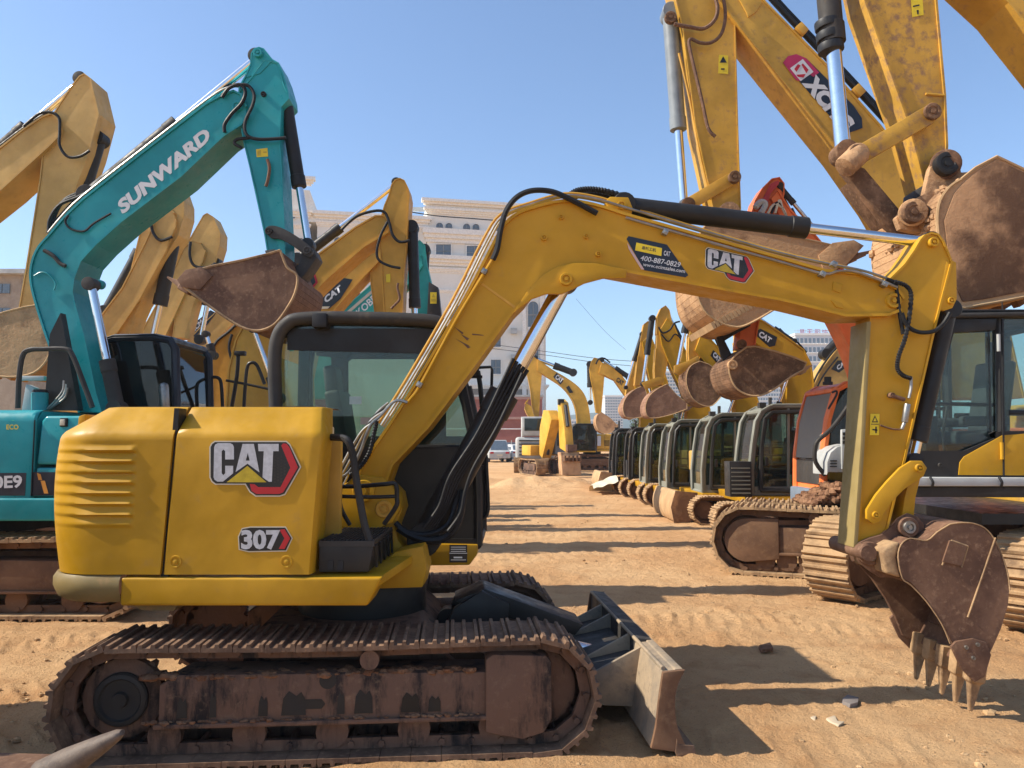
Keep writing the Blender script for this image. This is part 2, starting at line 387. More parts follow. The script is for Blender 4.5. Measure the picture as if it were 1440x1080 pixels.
def bucket(root, back, mouth, Y0, Y1, tip, mat, teeth=5, th=.03, tooth=None, cutter=None, edge=True, nm='bucket'):
    """open bucket: two cheek plates, a wrapped back sheet with real thickness, lip, teeth; back runs from the hinge lip round to the cutting edge"""
    back = [tuple(p) for p in cat(back, 3)] if len(back) < 16 else back
    bk = [P(a, b, Y0) for a, b in back]; mo = [P(a, b, Y0) for a, b in mouth]
    W = Y1-Y0; m = M(); poly = bk+mo
    m.prism(poly, (0, th, 0)); m.prism([p+Vector((0, W-th, 0)) for p in poly], (0, th, 0))
    s = 1 if area(poly) < 0 else -1
    inn = []; n = len(bk)
    for i in range(n):
        d = bk[min(i+1, n-1)]-bk[max(i-1, 0)]; d = Vector((d.x, 0, d.z)).normalized(); inn.append(bk[i]-Vector((-d.z, 0, d.x))*s*th)
    for i in range(n-1):
        m.prism([bk[i]+Vector((0, .003, 0)), bk[i+1]+Vector((0, .003, 0)), inn[i+1]+Vector((0, .003, 0)), inn[i]+Vector((0, .003, 0))], (0, W-.006, 0))
    ob = m.build(nm, mat, root, bevel=.005, segs=1, angle=30)
    if edge: sub(M().tube(poly+[poly[0]], min(.016, W*.013), 5).build('worn_lit_edge', LUMC if mat in (MUDB, MUDD, REDC) else TRKL, root), ob)  # pale tube along the rim: edge wear plus sunlit clay edges put into colour
    A, T = bk[-1], P(tip[0], tip[1], Y0); d = T-A; L = d.length; d.normalize(); nrm = Vector((-d.z, 0, d.x))
    hw = min(.055, W/teeth*.28)
    for k in range(teeth):
        y = hw+.01+(W-2*hw-.02)*k/(teeth-1); c = Vector((0, y, 0)); q = M(); B = A-d*.07
        pr = [(0, .052), (.42, .050), (.46, .034), (1, .009)]
        rows = []
        for f, h in pr:
            e = B+(T-B)*f+c; ww = hw*(1.0 if f < .44 else .82-.42*f)
            rows.append([e+nrm*h+Vector((0, -ww, 0)), e+nrm*h+Vector((0, ww, 0)), e-nrm*h+Vector((0, ww, 0)), e-nrm*h+Vector((0, -ww, 0))])
        vs = [p for r_ in rows for p in r_]
        q.add(vs, [[3, 2, 1, 0], [12, 13, 14, 15]]+[[j*4+i, j*4+(i+1) % 4, (j+1)*4+(i+1) % 4, (j+1)*4+i] for j in range(3) for i in range(4)])
        sub(q.build('tooth', tooth or mat, root, bevel=.006, segs=1), ob)
    if cutter:
        for yy in (-.022, W):
            c = M().prism([p+Vector((0, yy, 0)) for p in pp(cutter, Y0)], (0, .022, 0))
            sub(c.build('side_cutter', mat, root, bevel=.004), ob)
    return ob

def lump(m, c, r, seed, sx=1., sz=.7, n1=6, n2=4):
    rnd = random.Random(seed); vs = []; f = []
    for j in range(n2+1):
        th_ = math.pi*j/n2
        for i in range(n1):
            a = 2*math.pi*i/n1; k = r*(.75+.5*rnd.random())
            vs.append(Vector(c)+Vector((k*sx*math.sin(th_)*math.cos(a), k*math.sin(th_)*math.sin(a), k*sz*math.cos(th_))))
    for j in range(n2):
        for i in range(n1): f.append([j*n1+i, j*n1+(i+1) % n1, (j+1)*n1+(i+1) % n1, (j+1)*n1+i])
    return m.add(vs, f)

def track(root, O, yaw, l0, l1, length, height, ns, out, shoe_m, frame_m, detail=True, idler_cover=None, motor_m=None, style='mini', grous=3, sprocket_at=-1):
    """crawler track: belt of grouser shoes, link chain, side frame, rollers, idler, sprocket; out = -1 when the outer side is at l0"""
    ux = Vector((math.cos(yaw), math.sin(yaw), 0)); uy = Vector((-math.sin(yaw), math.cos(yaw), 0)); O = Vector(O)
    T = lambda u, l, z: O+ux*u+uy*l+Vector((0, 0, z))
    th = .022*height/.62; gh = .017*height/.62
    r = height/2-gh-th*.5; a = length/2-height/2; per = 4*a+2*math.pi*r; lw = l1-l0; lc = (l0+l1)/2; zc = height/2
    def at(s):
        s %= per
        if s < 2*a: return (-a+s, zc+r-.02*height*math.sin(math.pi*s/(2*a))**2, (1, 0))
        s -= 2*a
        if s < math.pi*r: g = math.pi/2-s/r; return (a+r*math.cos(g), zc+r*math.sin(g), (math.sin(g), -math.cos(g)))
        s -= math.pi*r
        if s < 2*a: return (a-s, zc-r, (-1, 0))
        s -= 2*a; g = -math.pi/2-s/r; return (-a+r*math.cos(g), zc+r*math.sin(g), (math.sin(g), -math.cos(g)))
    p = per/ns
    # one shoe, local axes: x along the belt, y across, z outward
    sm = M(); hx = p*.492; pr = [(-hx, -th/2)]
    top = [(-hx, th/2)]
    for k in range(grous):
        c = -hx*.82+2*hx*.82*k/(max(1, grous-1)); e = hx*.11
        top += [(c-e*1.5, th/2), (c-e, th/2+gh), (c+e, th/2+gh), (c+e*1.5, th/2)]
    top += [(hx, th/2)]
    pr = [(-hx, -th/2)]+top+[(hx, -th/2)]
    sm.prism([Vector((x, -lw/2, z)) for x, z in pr], (0, lw, 0))
    base = sm.build('track_shoe', shoe_m, None, flat=True); shoe_me = base.data; bpy.data.objects.remove(base)
    chain = M(); mats_ = []
    for i in range(ns):
        u, z, (tx, tz) = at(i*p+p*.3); q = T(u, lc, z); tv = ux*tx+Vector((0, 0, tz)); nv = ux*(-tz)+Vector((0, 0, tx))
        mm = Matrix(((tv.x, uy.x, nv.x, q.x), (tv.y, uy.y, nv.y, q.y), (tv.z, uy.z, nv.z, q.z), (0, 0, 0, 1))); mats_.append(mm)
        for lo_ in (-.1, .1):
            k = lo_*lw/.45
            chain.box(mm @ Vector((0, k, -th/2-.03*height/.62)), (p*.98, .03, .055*height/.62), mm.to_3x3())
        chain.cyl(mm @ Vector((p/2, -.13*lw/.45, -th/2-.03*height/.62)), mm @ Vector((p/2, .13*lw/.45, -th/2-.03*height/.62)), .018*height/.62, n=6)
    org = ORG[root]
    main = chain.build('track', frame_m, root)
    if detail:
        rj = random.Random(3)
        for mm in mats_:
            o = bpy.data.objects.new('track_shoe', shoe_me); COL.objects.link(o); o.parent = main
            o.matrix_local = Matrix.Translation(-org) @ mm @ Matrix.Rotation((rj.random()-.5)*.03, 4, 'Y')
    else:
        j = M()
        for mm in mats_: j.add([mm @ v.co for v in shoe_me.vertices], [list(f.vertices) for f in shoe_me.polygons])
        o = j.build('track_shoes', shoe_m, root, flat=True, nrm=False, kind='stuff'); sub(o, main)
    # side frame
    k = height/.62; ol = l0+.07*k if out < 0 else l1-.07*k; il = ol-out*.0
    fw = lw*.55; f0 = ol if out < 0 else ol-fw
    f = M(); x0, x1 = (-a*.80, a*.80)
    prof = [(x0, .19*k), (x1, .19*k), (x1+.02, .22*k), (x1+.02, .36*k), (x1-.05, .43*k), (x0+.10, .45*k), (x0, .40*k)]
    f.prism([T(u, f0, z) for u, z in prof], uy*fw)
    f.box(T((x0+x1)/2, (ol+out*.012), .20*k), (x1-x0+.04, .03, .026*k), Matrix.Rotation(yaw, 3, 'Z'))
    fo = f.build('track_frame', frame_m, root, bevel=.012*k); sub(fo, main)
    # openings and pads on the frame
    if style == 'mini':
        d = M()
        for u in (-.1*a, ):
            d.prism([T(u+dx, ol+out*.001, z) for dx, z in ((-.08, .30), (-.06, .325), (.06, .325), (.08, .30), (.06, .275), (-.06, .275))], uy*(out*.002))
        d.lathe(T(-.02*a, ol+out*.0005, .405*k), uy*out, [(0, .045), (.002, .045), (.002, 0)], 18)
        sub(d.build('frame_opening', BLKP, root), main)
    # idler, sprocket
    sa = sprocket_at
    rr = r-.075*k
    m = M(); m.lathe(T(-sa*a, lc-.06*k, zc), uy, [(0, rr*.35), (0, rr*.86), (.02*k, rr), (.1*k, rr), (.12*k, rr*.86), (.12*k, rr*.35)], 28)
    sub(m.build('idler', frame_m, root), main)
    m = M(); nt_ = 17; pts = []
    for i in range(nt_*4):
        g = 2*math.pi*i/(nt_*4); q = rr*(1.06 if i % 4 in (1, 2) else .9); pts.append(T(sa*a+q*math.cos(g), lc-.03, zc+q*math.sin(g)))
    m.prism(pts, uy*.06)
    sub(m.build('sprocket', frame_m, root), main)
    m = M(); d0 = lc; d1 = (l0+.135*k if out < 0 else l1-.135*k)
    m.lathe(T(sa*a, lc, zc), uy*out, [(0, rr*.98), (abs(d1-d0)*.55, rr*.98), (abs(d1-d0)*.72, rr*.8), (abs(d1-d0)*.72, 0)], 26); sub(m.build('sprocket_hub', frame_m, root), main); m = M()
    m.lathe(T(sa*a, lc, zc), uy*out, [(0, rr*.66), (abs(d1-d0)*.9, rr*.66), (abs(d1-d0), rr*.62), (abs(d1-d0)+.004, rr*.52), (abs(d1-d0)-.01, rr*.48), (abs(d1-d0)-.012, rr*.2), (abs(d1-d0)+.01, rr*.17), (abs(d1-d0)+.01, 0)], 30)
    sub(m.build('drive_motor', motor_m or BLKP, root), main)
    m = M(); nr_ = 5 if k < 1.3 else 7
    for i in range(nr_):
        u = -a*.78+1.56*a*i/(nr_-1)
        m2 = M(); m2.lathe(T(u, lc-fw*.5*1.0, .135*k), uy, [(0, .05*k), (0, .085*k), (.04*k, .085*k), (.05*k, .06*k), (fw-.05*k, .06*k), (fw-.04*k, .085*k), (fw, .085*k), (fw, .05*k)], 16)
        sub(m2.build('roller', frame_m, root), main)
    m = M(); m.lathe(T(.18*a, ol+out*.05, .515*k), -uy*out, [(0, .03*k), (0, .05*k), (.05*k, .05*k), (.06*k, .035*k), (.3*k, .035*k)], 14)
    sub(m.build('carrier_roller', frame_m, root), main)
    if idler_cover is not None:
        e = M(); cx = -sa*a
        if style == 'mini':
            pr = [(cx-.30, .13), (cx-.30, .50), (cx-.26, .525), (cx+.03, .515), (cx+.06, .48), (cx+.06, .19), (cx+.02, .12), (cx-.10, .09)]
            e.prism([T(u, ol+out*.03, z*k) for u, z in pr], uy*(-out*.16))
        else:
            g0 = [(cx-sa*rr*.92*math.cos(g), zc+rr*.92*math.sin(g)) for g in [math.pi/2-math.pi*i/16 for i in range(17)]]
            pr = g0+[(cx+sa*rr*1.3, zc-rr*.75), (cx+sa*rr*1.3, zc+rr*.95)]
            e.prism([T(u, ol+out*.03, z) for u, z in pr], uy*(-out*.12))
        sub(e.build('idler_guard', idler_cover, root, bevel=.012), main)
    return main

def clip(poly, z, keep_above):
    out = []
    for i in range(len(poly)):
        a, b = poly[i], poly[(i+1) % len(poly)]; ia = (a.z >= z) == keep_above; ib = (b.z >= z) == keep_above
        if ia: out.append(a)
        if ia != ib: out.append(a+(b-a)*((z-a.z)/(b.z-a.z)))
    return out
def seat(root, part, c, f, sc=1., col_=None):
    c = Vector(c); col_ = col_ or SEAT
    m = M(); m.box(c+Vector((0, 0, .40*sc)), (.48*sc, .48*sc, .13*sc)); s0 = m.build('seat', col_, root, bevel=.05*sc, segs=3); sub(s0, part)
    m = M(); m.box(c+Vector((-.24*sc*f, 0, .78*sc)), (.12*sc, .46*sc, .66*sc), Matrix.Rotation(-.17*f, 3, 'Y'))
    m.box(c+Vector((-.33*sc*f, 0, 1.2*sc)), (.10*sc, .26*sc, .22*sc), Matrix.Rotation(-.12*f, 3, 'Y'))
    m.box(c+Vector((0, 0, .17*sc)), (.30*sc, .30*sc, .34*sc))
    for q in (-.3, .3): m.box(c+Vector((.02*f, q*sc, .55*sc)), (.42*sc, .1*sc, .09*sc))
    sub(m.build('seat_back', col_, root, bevel=.035*sc, segs=3), part)
    m = M()
    for q in (-.24, .24): m.tube([c+Vector((.34*f*sc, q*sc, 0)), c+Vector((.36*f*sc, q*sc, .45*sc)), c+Vector((.30*f*sc, q*sc, .72*sc))], .014, 6)
    m.box(c+Vector((.42*f*sc, -.02, .35*sc)), (.12*sc, .3*sc, .5*sc)); sub(m.build('control_levers', RUB, root, bevel=.01), part)
def cab(root, out, nf, Y0, Y1, sill, f, frame_m, low_m, glass_m, pr=.045, bars=(), roof=True, do_seat=True, sc=1., low2=None):
    """cab of posts and glazing: near outline in survey pixels from rear bottom over the roof to front bottom; the last nf points make the front"""
    A = [P(a, b, Y0) for a, b in out]; D = Vector((0, Y1-Y0, 0)); B = [p+D for p in A]; n = len(A)
    zs = P(out[-1][0], sill, Y0).z; zmin = min(p.z for p in A)
    m = M()
    off = Vector((0, pr, 0))
    m.tube([p+off for p in A], pr, 8); m.tube([p-off for p in B], pr, 8)
    for i in (0, n-1): m.tube([A[i]+off, B[i]-off], pr*.8, 8)
    zt = max(p.z for p in A); top = [i for i in range(n) if A[i].z > zt-.12]
    for i in (top[0], top[-1]): m.tube([A[i]+off, B[i]-off], pr, 8)
    for x in bars:
        a_, b_ = P(x[0], x[1], Y0), P(x[2], x[3], Y0)
        m.tube([a_+off, b_+off], x[4] if len(x) > 4 else pr*.7, 6); m.tube([a_+D-off, b_+D-off], x[4] if len(x) > 4 else pr*.7, 6)
    fr = [A[i] for i in range(n-nf, n)]
    ob = m.build('cab', frame_m, root)
    lo = clip(A, zs, False); hi = clip(A, zs, True)
    q = M(); q.prism([p+Vector((0, .02, 0)) for p in lo], (0, .035, 0)); q.prism([p+D+Vector((0, -.055, 0)) for p in lo], (0, .035, 0))
    frl = clip(fr+[fr[-1]], zs, False) if False else [p for p in fr if p.z < zs-.01]
    # lower front panel and floor, rear lower panel
    fz = None
    for i in range(len(fr)-1):
        if (fr[i].z-zs)*(fr[i+1].z-zs) <= 0 and abs(fr[i].z-fr[i+1].z) > 1e-4: fz = fr[i]+(fr[i+1]-fr[i])*((zs-fr[i].z)/(fr[i+1].z-fr[i].z))
    lowfront = ([fz] if fz is not None else [])+frl
    if len(lowfront) > 1: q.grid([[p, p+D] for p in lowfront]); q.grid([[p+Vector((-.03*f, 0, 0)), p+D+Vector((-.03*f, 0, 0))] for p in lowfront])
    q.box((A[0]+A[-1])/2+D/2+Vector((0, 0, .03)), (abs(A[0].x-A[-1].x), abs(D.y)-.01, .05))
    q.prism([A[0], A[0]+D, Vector((A[0].x, Y1, zs)), Vector((A[0].x, Y0, zs))], (.03*f, 0, 0))
    sub(q.build('lower_panel', low_m, root, nrm=False), ob)
    g = M(); g.prism([p+Vector((0, .03, 0)) for p in hi], (0, .004, 0)); sub(g.build('side_window', glass_m, root, flat=True), ob)
    g = M(); g.prism([p+D-Vector((0, .034, 0)) for p in hi], (0, .004, 0)); sub(g.build('side_window', glass_m, root, flat=True), ob)
    hf = [p for p in fr if p.z > zs]+([fz] if fz is not None else [])
    if len(hf) > 1: sub(M().grid([[p+Vector((0, .03, 0)), p+D-Vector((0, .03, 0))] for p in hf]).build('windscreen', glass_m, root, nrm=False), ob)
    rp = [p for p in A[:max(2, n-nf)] if p.z > zs-.001]; rp = [Vector((A[0].x, Y0, zs))]+[p for p in rp[:1]]
    if len(rp) > 1 and rp[1].z > zs+.05: sub(M().grid([[p+Vector((0, .03, 0)), p+D-Vector((0, .03, 0))] for p in rp]).build('rear_window', glass_m, root, nrm=False), ob)
    if roof:
        tp = [A[i] for i in top]; s_ = M()
        rw = [[p+Vector((0, 0, pr*.6)), p+D+Vector((0, 0, pr*.6))] for p in tp]
        s_.grid(rw); s_.grid([[a_-Vector((0, 0, .05)), b_-Vector((0, 0, .05))] for a_, b_ in rw]); sub(s_.build('cab_roof', frame_m, root, nrm=False), ob)
    if do_seat:
        xc = (A[0].x+A[-1].x)/2-.12*f*sc; seat(root, ob, (xc, (Y0+Y1)/2, zmin+.06), f, sc)
    return ob

def upper(root, x0, x1, Y0, Y1, z0, z1, f, mat, cw_mat, hoodfrac=.72, base=True):
    """counterweight, engine hood, floor frame and slewing ring of a machine facing f; x0 rear, x1 front"""
    L = abs(x1-x0); Yc = (Y0+Y1)/2
    m = M(); xr = x0; pl = []
    for i in range(9): 
        g = math.pi/2*i/8; pl.append((xr+f*(.45-.45*math.sin(g)), Y0+.45-.45*math.cos(g)))
    full = [(xr+f*L*.22, Y0)]+pl+[(x, Y0+Y1-y) for x, y in pl[::-1]]+[(xr+f*L*.22, Y1)]
    m.prism([Vector((x, y, z0-.02)) for x, y in full], (0, 0, (z1-z0)*.86)); o = m.build('counterweight', cw_mat, root, bevel=.04, segs=3)
    m = M(); xa, xb = xr+f*L*.225, xr+f*L*hoodfrac
    m.box(((xa+xb)/2, Yc, (z0+.14+z1)/2), (abs(xb-xa), Y1-Y0-.04, z1-z0-.14)); h = m.build('engine_hood', mat, root, bevel=.06, segs=3)
    s = M()
    for k in range(1, 3):
        xx = xa+(xb-xa)*k/3; s.box((xx, Y0+.018, (z0+.14+z1)/2), (.012, .012, z1-z0-.3))
    for k in range(6): s.box(((xa+xb)/2-f*L*.12, Y0+.012, z0+.35+k*.06), (L*.12, .02, .02), Matrix.Rotation(.5, 3, 'X'))
    sub(s.build('hood_vent', BLKP, root), h)
    if base:
        m = M(); m.box(((xa+x1)/2, Yc, z0+.06), (abs(x1-xa), Y1-Y0, .13)); m.build('deck_frame', mat, root, bevel=.02)
        m = M(); m.cyl((xr+f*L*.55, Yc, z0-.18), (xr+f*L*.55, Yc, z0), .55, n=28); m.box((xr+f*L*.55, Yc, z0-.25), (1.2, 1.5, .2)); m.build('slewing_ring', BLKP, root)
    return o
# ================================================================== the compact excavator in front
def hero():
    r = thing('compact_excavator', 'yellow compact excavator with grey dozer blade, in front of all others, bucket on the clay', 'excavator', (-1.05, 5.3, 0))
    YN = 4.25
    # tracks
    yaw = R(4.5); O = (-1.05, 5.3, 0)
    track(r, O, yaw, -1.1, -.62, 2.9, .645, 39, -1, TRK, FRM, True, FRM, BLKP)
    track(r, O, yaw, .62, 1.1, 2.9, .645, 39, 1, TRK, FRM, True, None, BLKP)
    ux = Vector((math.cos(yaw), math.sin(yaw), 0)); uy = Vector((-math.sin(yaw), math.cos(yaw), 0)); T = lambda u, l, z: Vector(O)+ux*u+uy*l+Vector((0, 0, z))
    m = M(); m.prism([T(-.62, -.62, z) if 0 else T(u, -.66, z) for u, z in ((-.65, .25), (.62, .25), (.72, .34), (.45, .60), (-.5, .60))], uy*1.32)
    m.build('car_body', FRM, r, bevel=.02)
    m = M(); m.cyl((-1.0, 5.3, .58), (-1.0, 5.3, .79), .42, n=36); m.build('slewing_ring', BLKP, r, bevel=.01)
    rd = random.Random(21); q = M()
    for k in range(230):
        u = -1.0+1.75*rd.random(); lump(q, T(u, -1.03+.10*rd.random(), .445+.012*rd.random()), .010+.022*rd.random()**2, k, 1.4, .6)
    for k in range(90): u = -1.0+1.8*rd.random(); lump(q, T(u, -1.045+.03*rd.random(), .222+.006*rd.random()), .007+.012*rd.random(), k, 1.3, .6)
    q.build('caked_mud', SOIL, r, kind='stuff')
    for u, w_, h_ in ((-.78, .055, .1), (-.62, .035, .12), (-.36, .05, .10), (-.20, .13, .12), (.05, .04, .11), (.17, .10, .12), (.42, .10, .10), (.55, .07, .08)):
        q = M(); z0 = .245; q.prism([T(u+dx*w_, -1.1+.07-.0012*1, z0+dz*h_) for dx, dz in ((-.5, 0), (.5, 0), (.46, .7), (.30, 1.0), (.1, .82), (-.2, 1.05), (-.42, .75))], uy*.002); q.build('bare_paint_patch', BLKP, r, flat=True)
    # dozer blade: arms, ram cover, curved mouldboard
    for l in (-.52, .52):
        m = M(); m.prism([T(.55, l-.05, .50), T(.55, l-.05, .30), T(1.0, l-.05, .22), T(1.62, l-.05, .12), T(1.70, l-.05, .24), T(1.1, l-.05, .36)], uy*.10); m.build('blade_arm', RUSTF, r, bevel=.008)
    ram(r, T(.62, .0, .52), T(1.66, .0, .27), None, .06, .035, .55, BLKP)
    m = M()
    m.prism([T(.66, -.17, .66), T(.86, -.17, .735), T(1.52, -.17, .49), T(1.46, -.17, .42), T(.80, -.17, .60)], uy*.34)
    m.prism([T(.60, -.21, .50), T(.66, -.21, .62), T(.84, -.21, .73), T(1.02, -.21, .64), T(1.0, -.21, .42), T(.66, -.21, .38)], uy*.07)
    m.prism([T(.60, .14, .50), T(.66, .14, .62), T(.84, .14, .73), T(1.02, .14, .64), T(1.0, .14, .42), T(.66, .14, .38)], uy*.07)
    m.build('ram_cover', BLKP, r, bevel=.012)
    for k, (y0, z0) in enumerate(((-.05, .46), (.06, .45), (.0, .43))):
        tube3(r, [T(.7, y0, z0), T(1.15, y0*1.6-.03, z0-.13+.03*k), T(1.5, y0*1.3-.05, z0-.20), T(1.62, y0-.02, .30)], .018, HOSE, 'hose')
    m = M()
    fr = [(1.915, .46), (1.868, .37), (1.855, .27), (1.87, .15), (1.935, .015)]; bk = [(1.79, .45), (1.765, .30), (1.745, .16), (1.717, .05)]
    prof = cat(fr, 4); prof2 = cat(bk, 3)
    for l, nm_ in ((-1.125, 0), (1.095, 1)):
        e_ = M(); e_.prism([T(p.x, l, p.y) for p in prof]+[T(p.x, l, p.y) for p in prof2[::-1]], uy*.03); e_.build('blade_end_plate', RUSTF, r, bevel=.006)
    m = M(); m.prism([T(p.x-.006, -1.095, p.y) for p in prof]+[T(p.x-.05, -1.095, p.y) for p in prof[::-1]], uy*2.19); bl = m.build('dozer_blade', BLDK, r, bevel=.006, angle=50)
    m = M(); m.prism([T(p.x, -1.095, p.y) for p in [Vector((1.915, .455))]+list(prof2)]+[T(1.80, -1.095, .05), T(1.84, -1.095, .40)], uy*.62); sub(m.build('back_plate', BLDK, r, bevel=.008), bl)
    m = M(); m.prism([T(u, -.475, z) for u, z in ((1.905, .46), (1.81, .475), (1.80, .46), (1.79, .10), (1.84, .10), (1.85, .42))], uy*1.57); sub(m.build('back_plate', DGRY, r, bevel=.008), bl)
    m = M(); m.prism([T(u, -.60, z) for u, z in ((1.79, .36), (1.50, .30), (1.47, .27), (1.47, .12), (1.79, .12))], uy*1.3); sub(m.build('blade_box', DGRY, r, bevel=.012), bl)
    for l in (-.62, -.30, .30, .62): m = M(); m.prism([T(u, l, z) for u, z in ((1.80, .46), (1.60, .36), (1.50, .31), (1.50, .12), (1.80, .10))], uy*.028); sub(m.build('blade_stiffener', BLDK, r, bevel=.004), bl)
    m = M(); m.tube([T(1.80, -1.09, .462), T(1.80, 1.09, .462)], .012, 8); sub(m.build('top_lip', BLDK, r), bl)
    m = M(); m.prism([T(u, -1.13, z) for u, z in ((1.955, .06), (1.965, .02), (1.985, .0), (1.86, .0), (1.85, .03), (1.86, .10), (1.87, .07))], uy*2.26); sub(m.build('cutting_edge', TRK, r, bevel=.004), bl)

    # ---- superstructure
    zb, zs, zt = P(300, 808, YN).z, P(300, 608, YN).z, P(300, 572, YN+.17).z
    zlo = P(300, 852, YN).z
    sec = [(0, zb), (0, zb+(zs-zb)*.33), (0, zb+(zs-zb)*.66), (0, zs-.035), (.006, zs-.012), (.018, zs+.008), (.155, zt-.018), (.17, zt-.004), (.20, zt), (.62, zt)]
    X = lambda px, z: ((px-720)/FPX)*YN*1.0
    # door in the middle of the side: rounded sheet with a folded shoulder
    def door(xl, xr, rl):
        rows = []
        for d, z in sec:
            f_ = (z-zb)/(zt-zb); a, b = xl[0]+(xl[1]-xl[0])*f_, xr[0]+(xr[1]-xr[0])*f_
            ins = .03*max(0, 1-(z-zb)/.03) if z < zb+.03 else 0
            rnd_ = d*.30 if d <= .2 else .06
            row = [Vector((a, YN+d+.018, z))]+[Vector((a+.012+(b-rnd_-a-.024)*k/14, YN+d+.0015*math.sin(k*1.7+z*9), z)) for k in range(15)]
            row += [Vector((b-rnd_-.002, YN+d+.014, z)), Vector((b-rnd_+.004, YN+d+.07, z)), Vector((b-rnd_+.004, YN+d+.22, z))]
            rows.append(row)
        return M().grid(rows)
    xs = [P(228, 808, YN).x, P(250, 572, YN).x]; xe = [P(437, 808, YN).x, P(457, 572, YN).x]
    dr = door(xs, xe, .04).build('engine_door', CATY, r, nrm=True, angle=50)
    for px in (247, 403):
        p = P(px, 790, YN); m = M()
        m.lathe(p+Vector((0, .004, 0)), (0, -1, 0), [(0, .036), (.010, .033), (.010, .026), (.005, .022), (.005, .013), (.012, .012), (.014, .006), (.014, 0)], 20); sub(m.build('door_latch', CATY, r), dr)
    # rear cowl swept round the rear corner
    g = .012; path = []
    xa = lambda z: xs[0]+(xs[1]-xs[0])*((z-zb)/(zt-zb))-g
    XR = P(84, 690, YN+.1).x-.07; rc = .30
    def secz(n):
        out = []; S = [Vector((d, z)) for d, z in sec]; 
        for q in range(len(S)-1):
            k_ = n if q < 3 else 2
            for w_ in range(k_): out.append(S[q]+(S[q+1]-S[q])*(w_/k_))
        return [(p.x, p.y) for p in out+[S[-1]]]
    zl0, zl1 = P(150, 742, YN).z, P(150, 622, YN).z; xl0, xl1 = P(128, 680, YN).x, P(190, 680, YN).x
    sst = lambda v: max(0, min(1, v))**2*(3-2*max(0, min(1, v)))
    def press(s_, z):                        # s_ = x along the side, negative beyond the corner start
        mz = sst((z-zl0)/.02)*sst((zl1-z)/.02); mx = sst((xl1-s_)/.018)*(1-.35*sst((xl0-s_)/.05))*sst((s_-xl0+.34)/.1)
        ph = ((z-zl0)/((zl1-zl0)/8)) % 1; w_ = (ph/.22 if ph < .22 else (1-ph)/.78)
        return mz*mx*(.010-.024*w_)*(1-.55*sst((xl0-.02-s_)/.12))
    rows = []
    for d, z in secz(26):
        bulge = .05*math.sin(math.pi*min(1, max(0, (z-zb)/(zt-zb))))*(1)-(.05 if z > zs-.02 else 0)*min(1, d/.17) if d <= .2 else -.05
        xr_ = XR+.02-bulge; row = []
        row.append(Vector((xa(z), YN+d+.03, z)))
        for k in range(41):
            x_ = xa(z)+(xr_+rc-xa(z))*k/40; row.append(Vector((x_, YN+d+press(x_, z)+.0015*math.sin(x_*23+z*11), z)))
        for k in range(1, 15):
            t_ = math.pi/2*k/14; o_ = -press(xr_+rc-rc*t_, z); rr = (max(.02, rc-d) if d < rc else .02)+o_
            cx, cy = xr_+rc, YN+rc
            row.append(Vector((cx-rr*math.sin(t_), cy-rr*math.cos(t_), z)) if d < rc else Vector((xr_+d, YN+d, z)))
        row.append(Vector((xr_+min(d, .3), 5.3, z))); row.append(Vector((xr_+min(d, .3), 6.3, z)))
        rows.append(row)
    rc_ = M().grid(rows).build('rear_cowl', CATY, r, angle=50)
    m = M(); m.prism(pp([(245, 574), (252, 574), (236, 812), (226, 812)], YN+.025), (0, .1, 0)); m.build('door_gap', BLKP, r)
    m = M(); m.prism(pp([(110, 585), (120, 582), (120, 600), (108, 604)], YN+.28), (0, .12, 0)); m.build('cowl_hinge', CATY, r, bevel=.01)
    # bumper, frame beam, decks
    m = M(); xq, xw = P(80, 820, YN).x-.145, P(169, 820, YN).x; zl, zh = P(100, 849, YN).z, zb-.004
    for k, (ins, z) in enumerate(((.03, zl), (.0, zl+.03), (-.014, zl+.10), (-.01, zh-.02), (.02, zh))):
        pass
    rows = []
    for ins, z in ((.05, zl-.002), (.012, zl+.02), (-.012, zl+.075), (-.012, zh-.03), (.006, zh-.002), (.05, zh)):
        row = [Vector((xw, YN+ins, z))]
        for k in range(10):
            t_ = math.pi/2*k/9; rr = .32-ins; row.append(Vector((xq+.32-rr*math.sin(t_), YN+.32-rr*math.cos(t_), z)))
        row += [Vector((xq+ins, 5.3, z)), Vector((xq+ins, 6.3, z))]; rows.append(row)
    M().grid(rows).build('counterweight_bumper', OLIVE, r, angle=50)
    x0, x1 = xw+.004, P(538, 815, YN).x; zT = P(300, 812, YN).z
    m = M(); m.prism([Vector((x0, YN-.004, zT)), Vector((x1, YN-.004, zT)), Vector((x1-.08, YN-.004, zlo)), Vector((x0, YN-.004, zlo))], (0, .26, 0))
    m.build('frame_beam', CATY, r, bevel=.016, segs=3)
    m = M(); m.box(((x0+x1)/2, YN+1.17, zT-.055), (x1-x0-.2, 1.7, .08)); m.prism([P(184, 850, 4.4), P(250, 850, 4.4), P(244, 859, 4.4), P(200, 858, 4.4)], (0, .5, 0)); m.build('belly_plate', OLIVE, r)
    m = M(); zd = zT-.002
    m.prism([Vector((xe[0]-.02, YN+.02, zd)), Vector((x1-.02, YN+.02, zd)), P(593, 772, 4.95), Vector((P(593, 772, 4.95).x, 5.3, zd+.02)), Vector((xe[0]-.02, 5.3, zd))], (0, 0, -.05))
    m.prism(pp([(522, 806), (556, 776), (594, 768), (600, 800), (594, 826), (535, 828)], 4.78), (.0, .3, 0)); m.build('front_deck', CATY, r, bevel=.008)
    m = M(); m.prism(pp([(437, 618), (480, 618), (478, 806), (437, 806)], 4.62), (0, .05, 0)); m.build('bulkhead', CATD, r, bevel=.01)
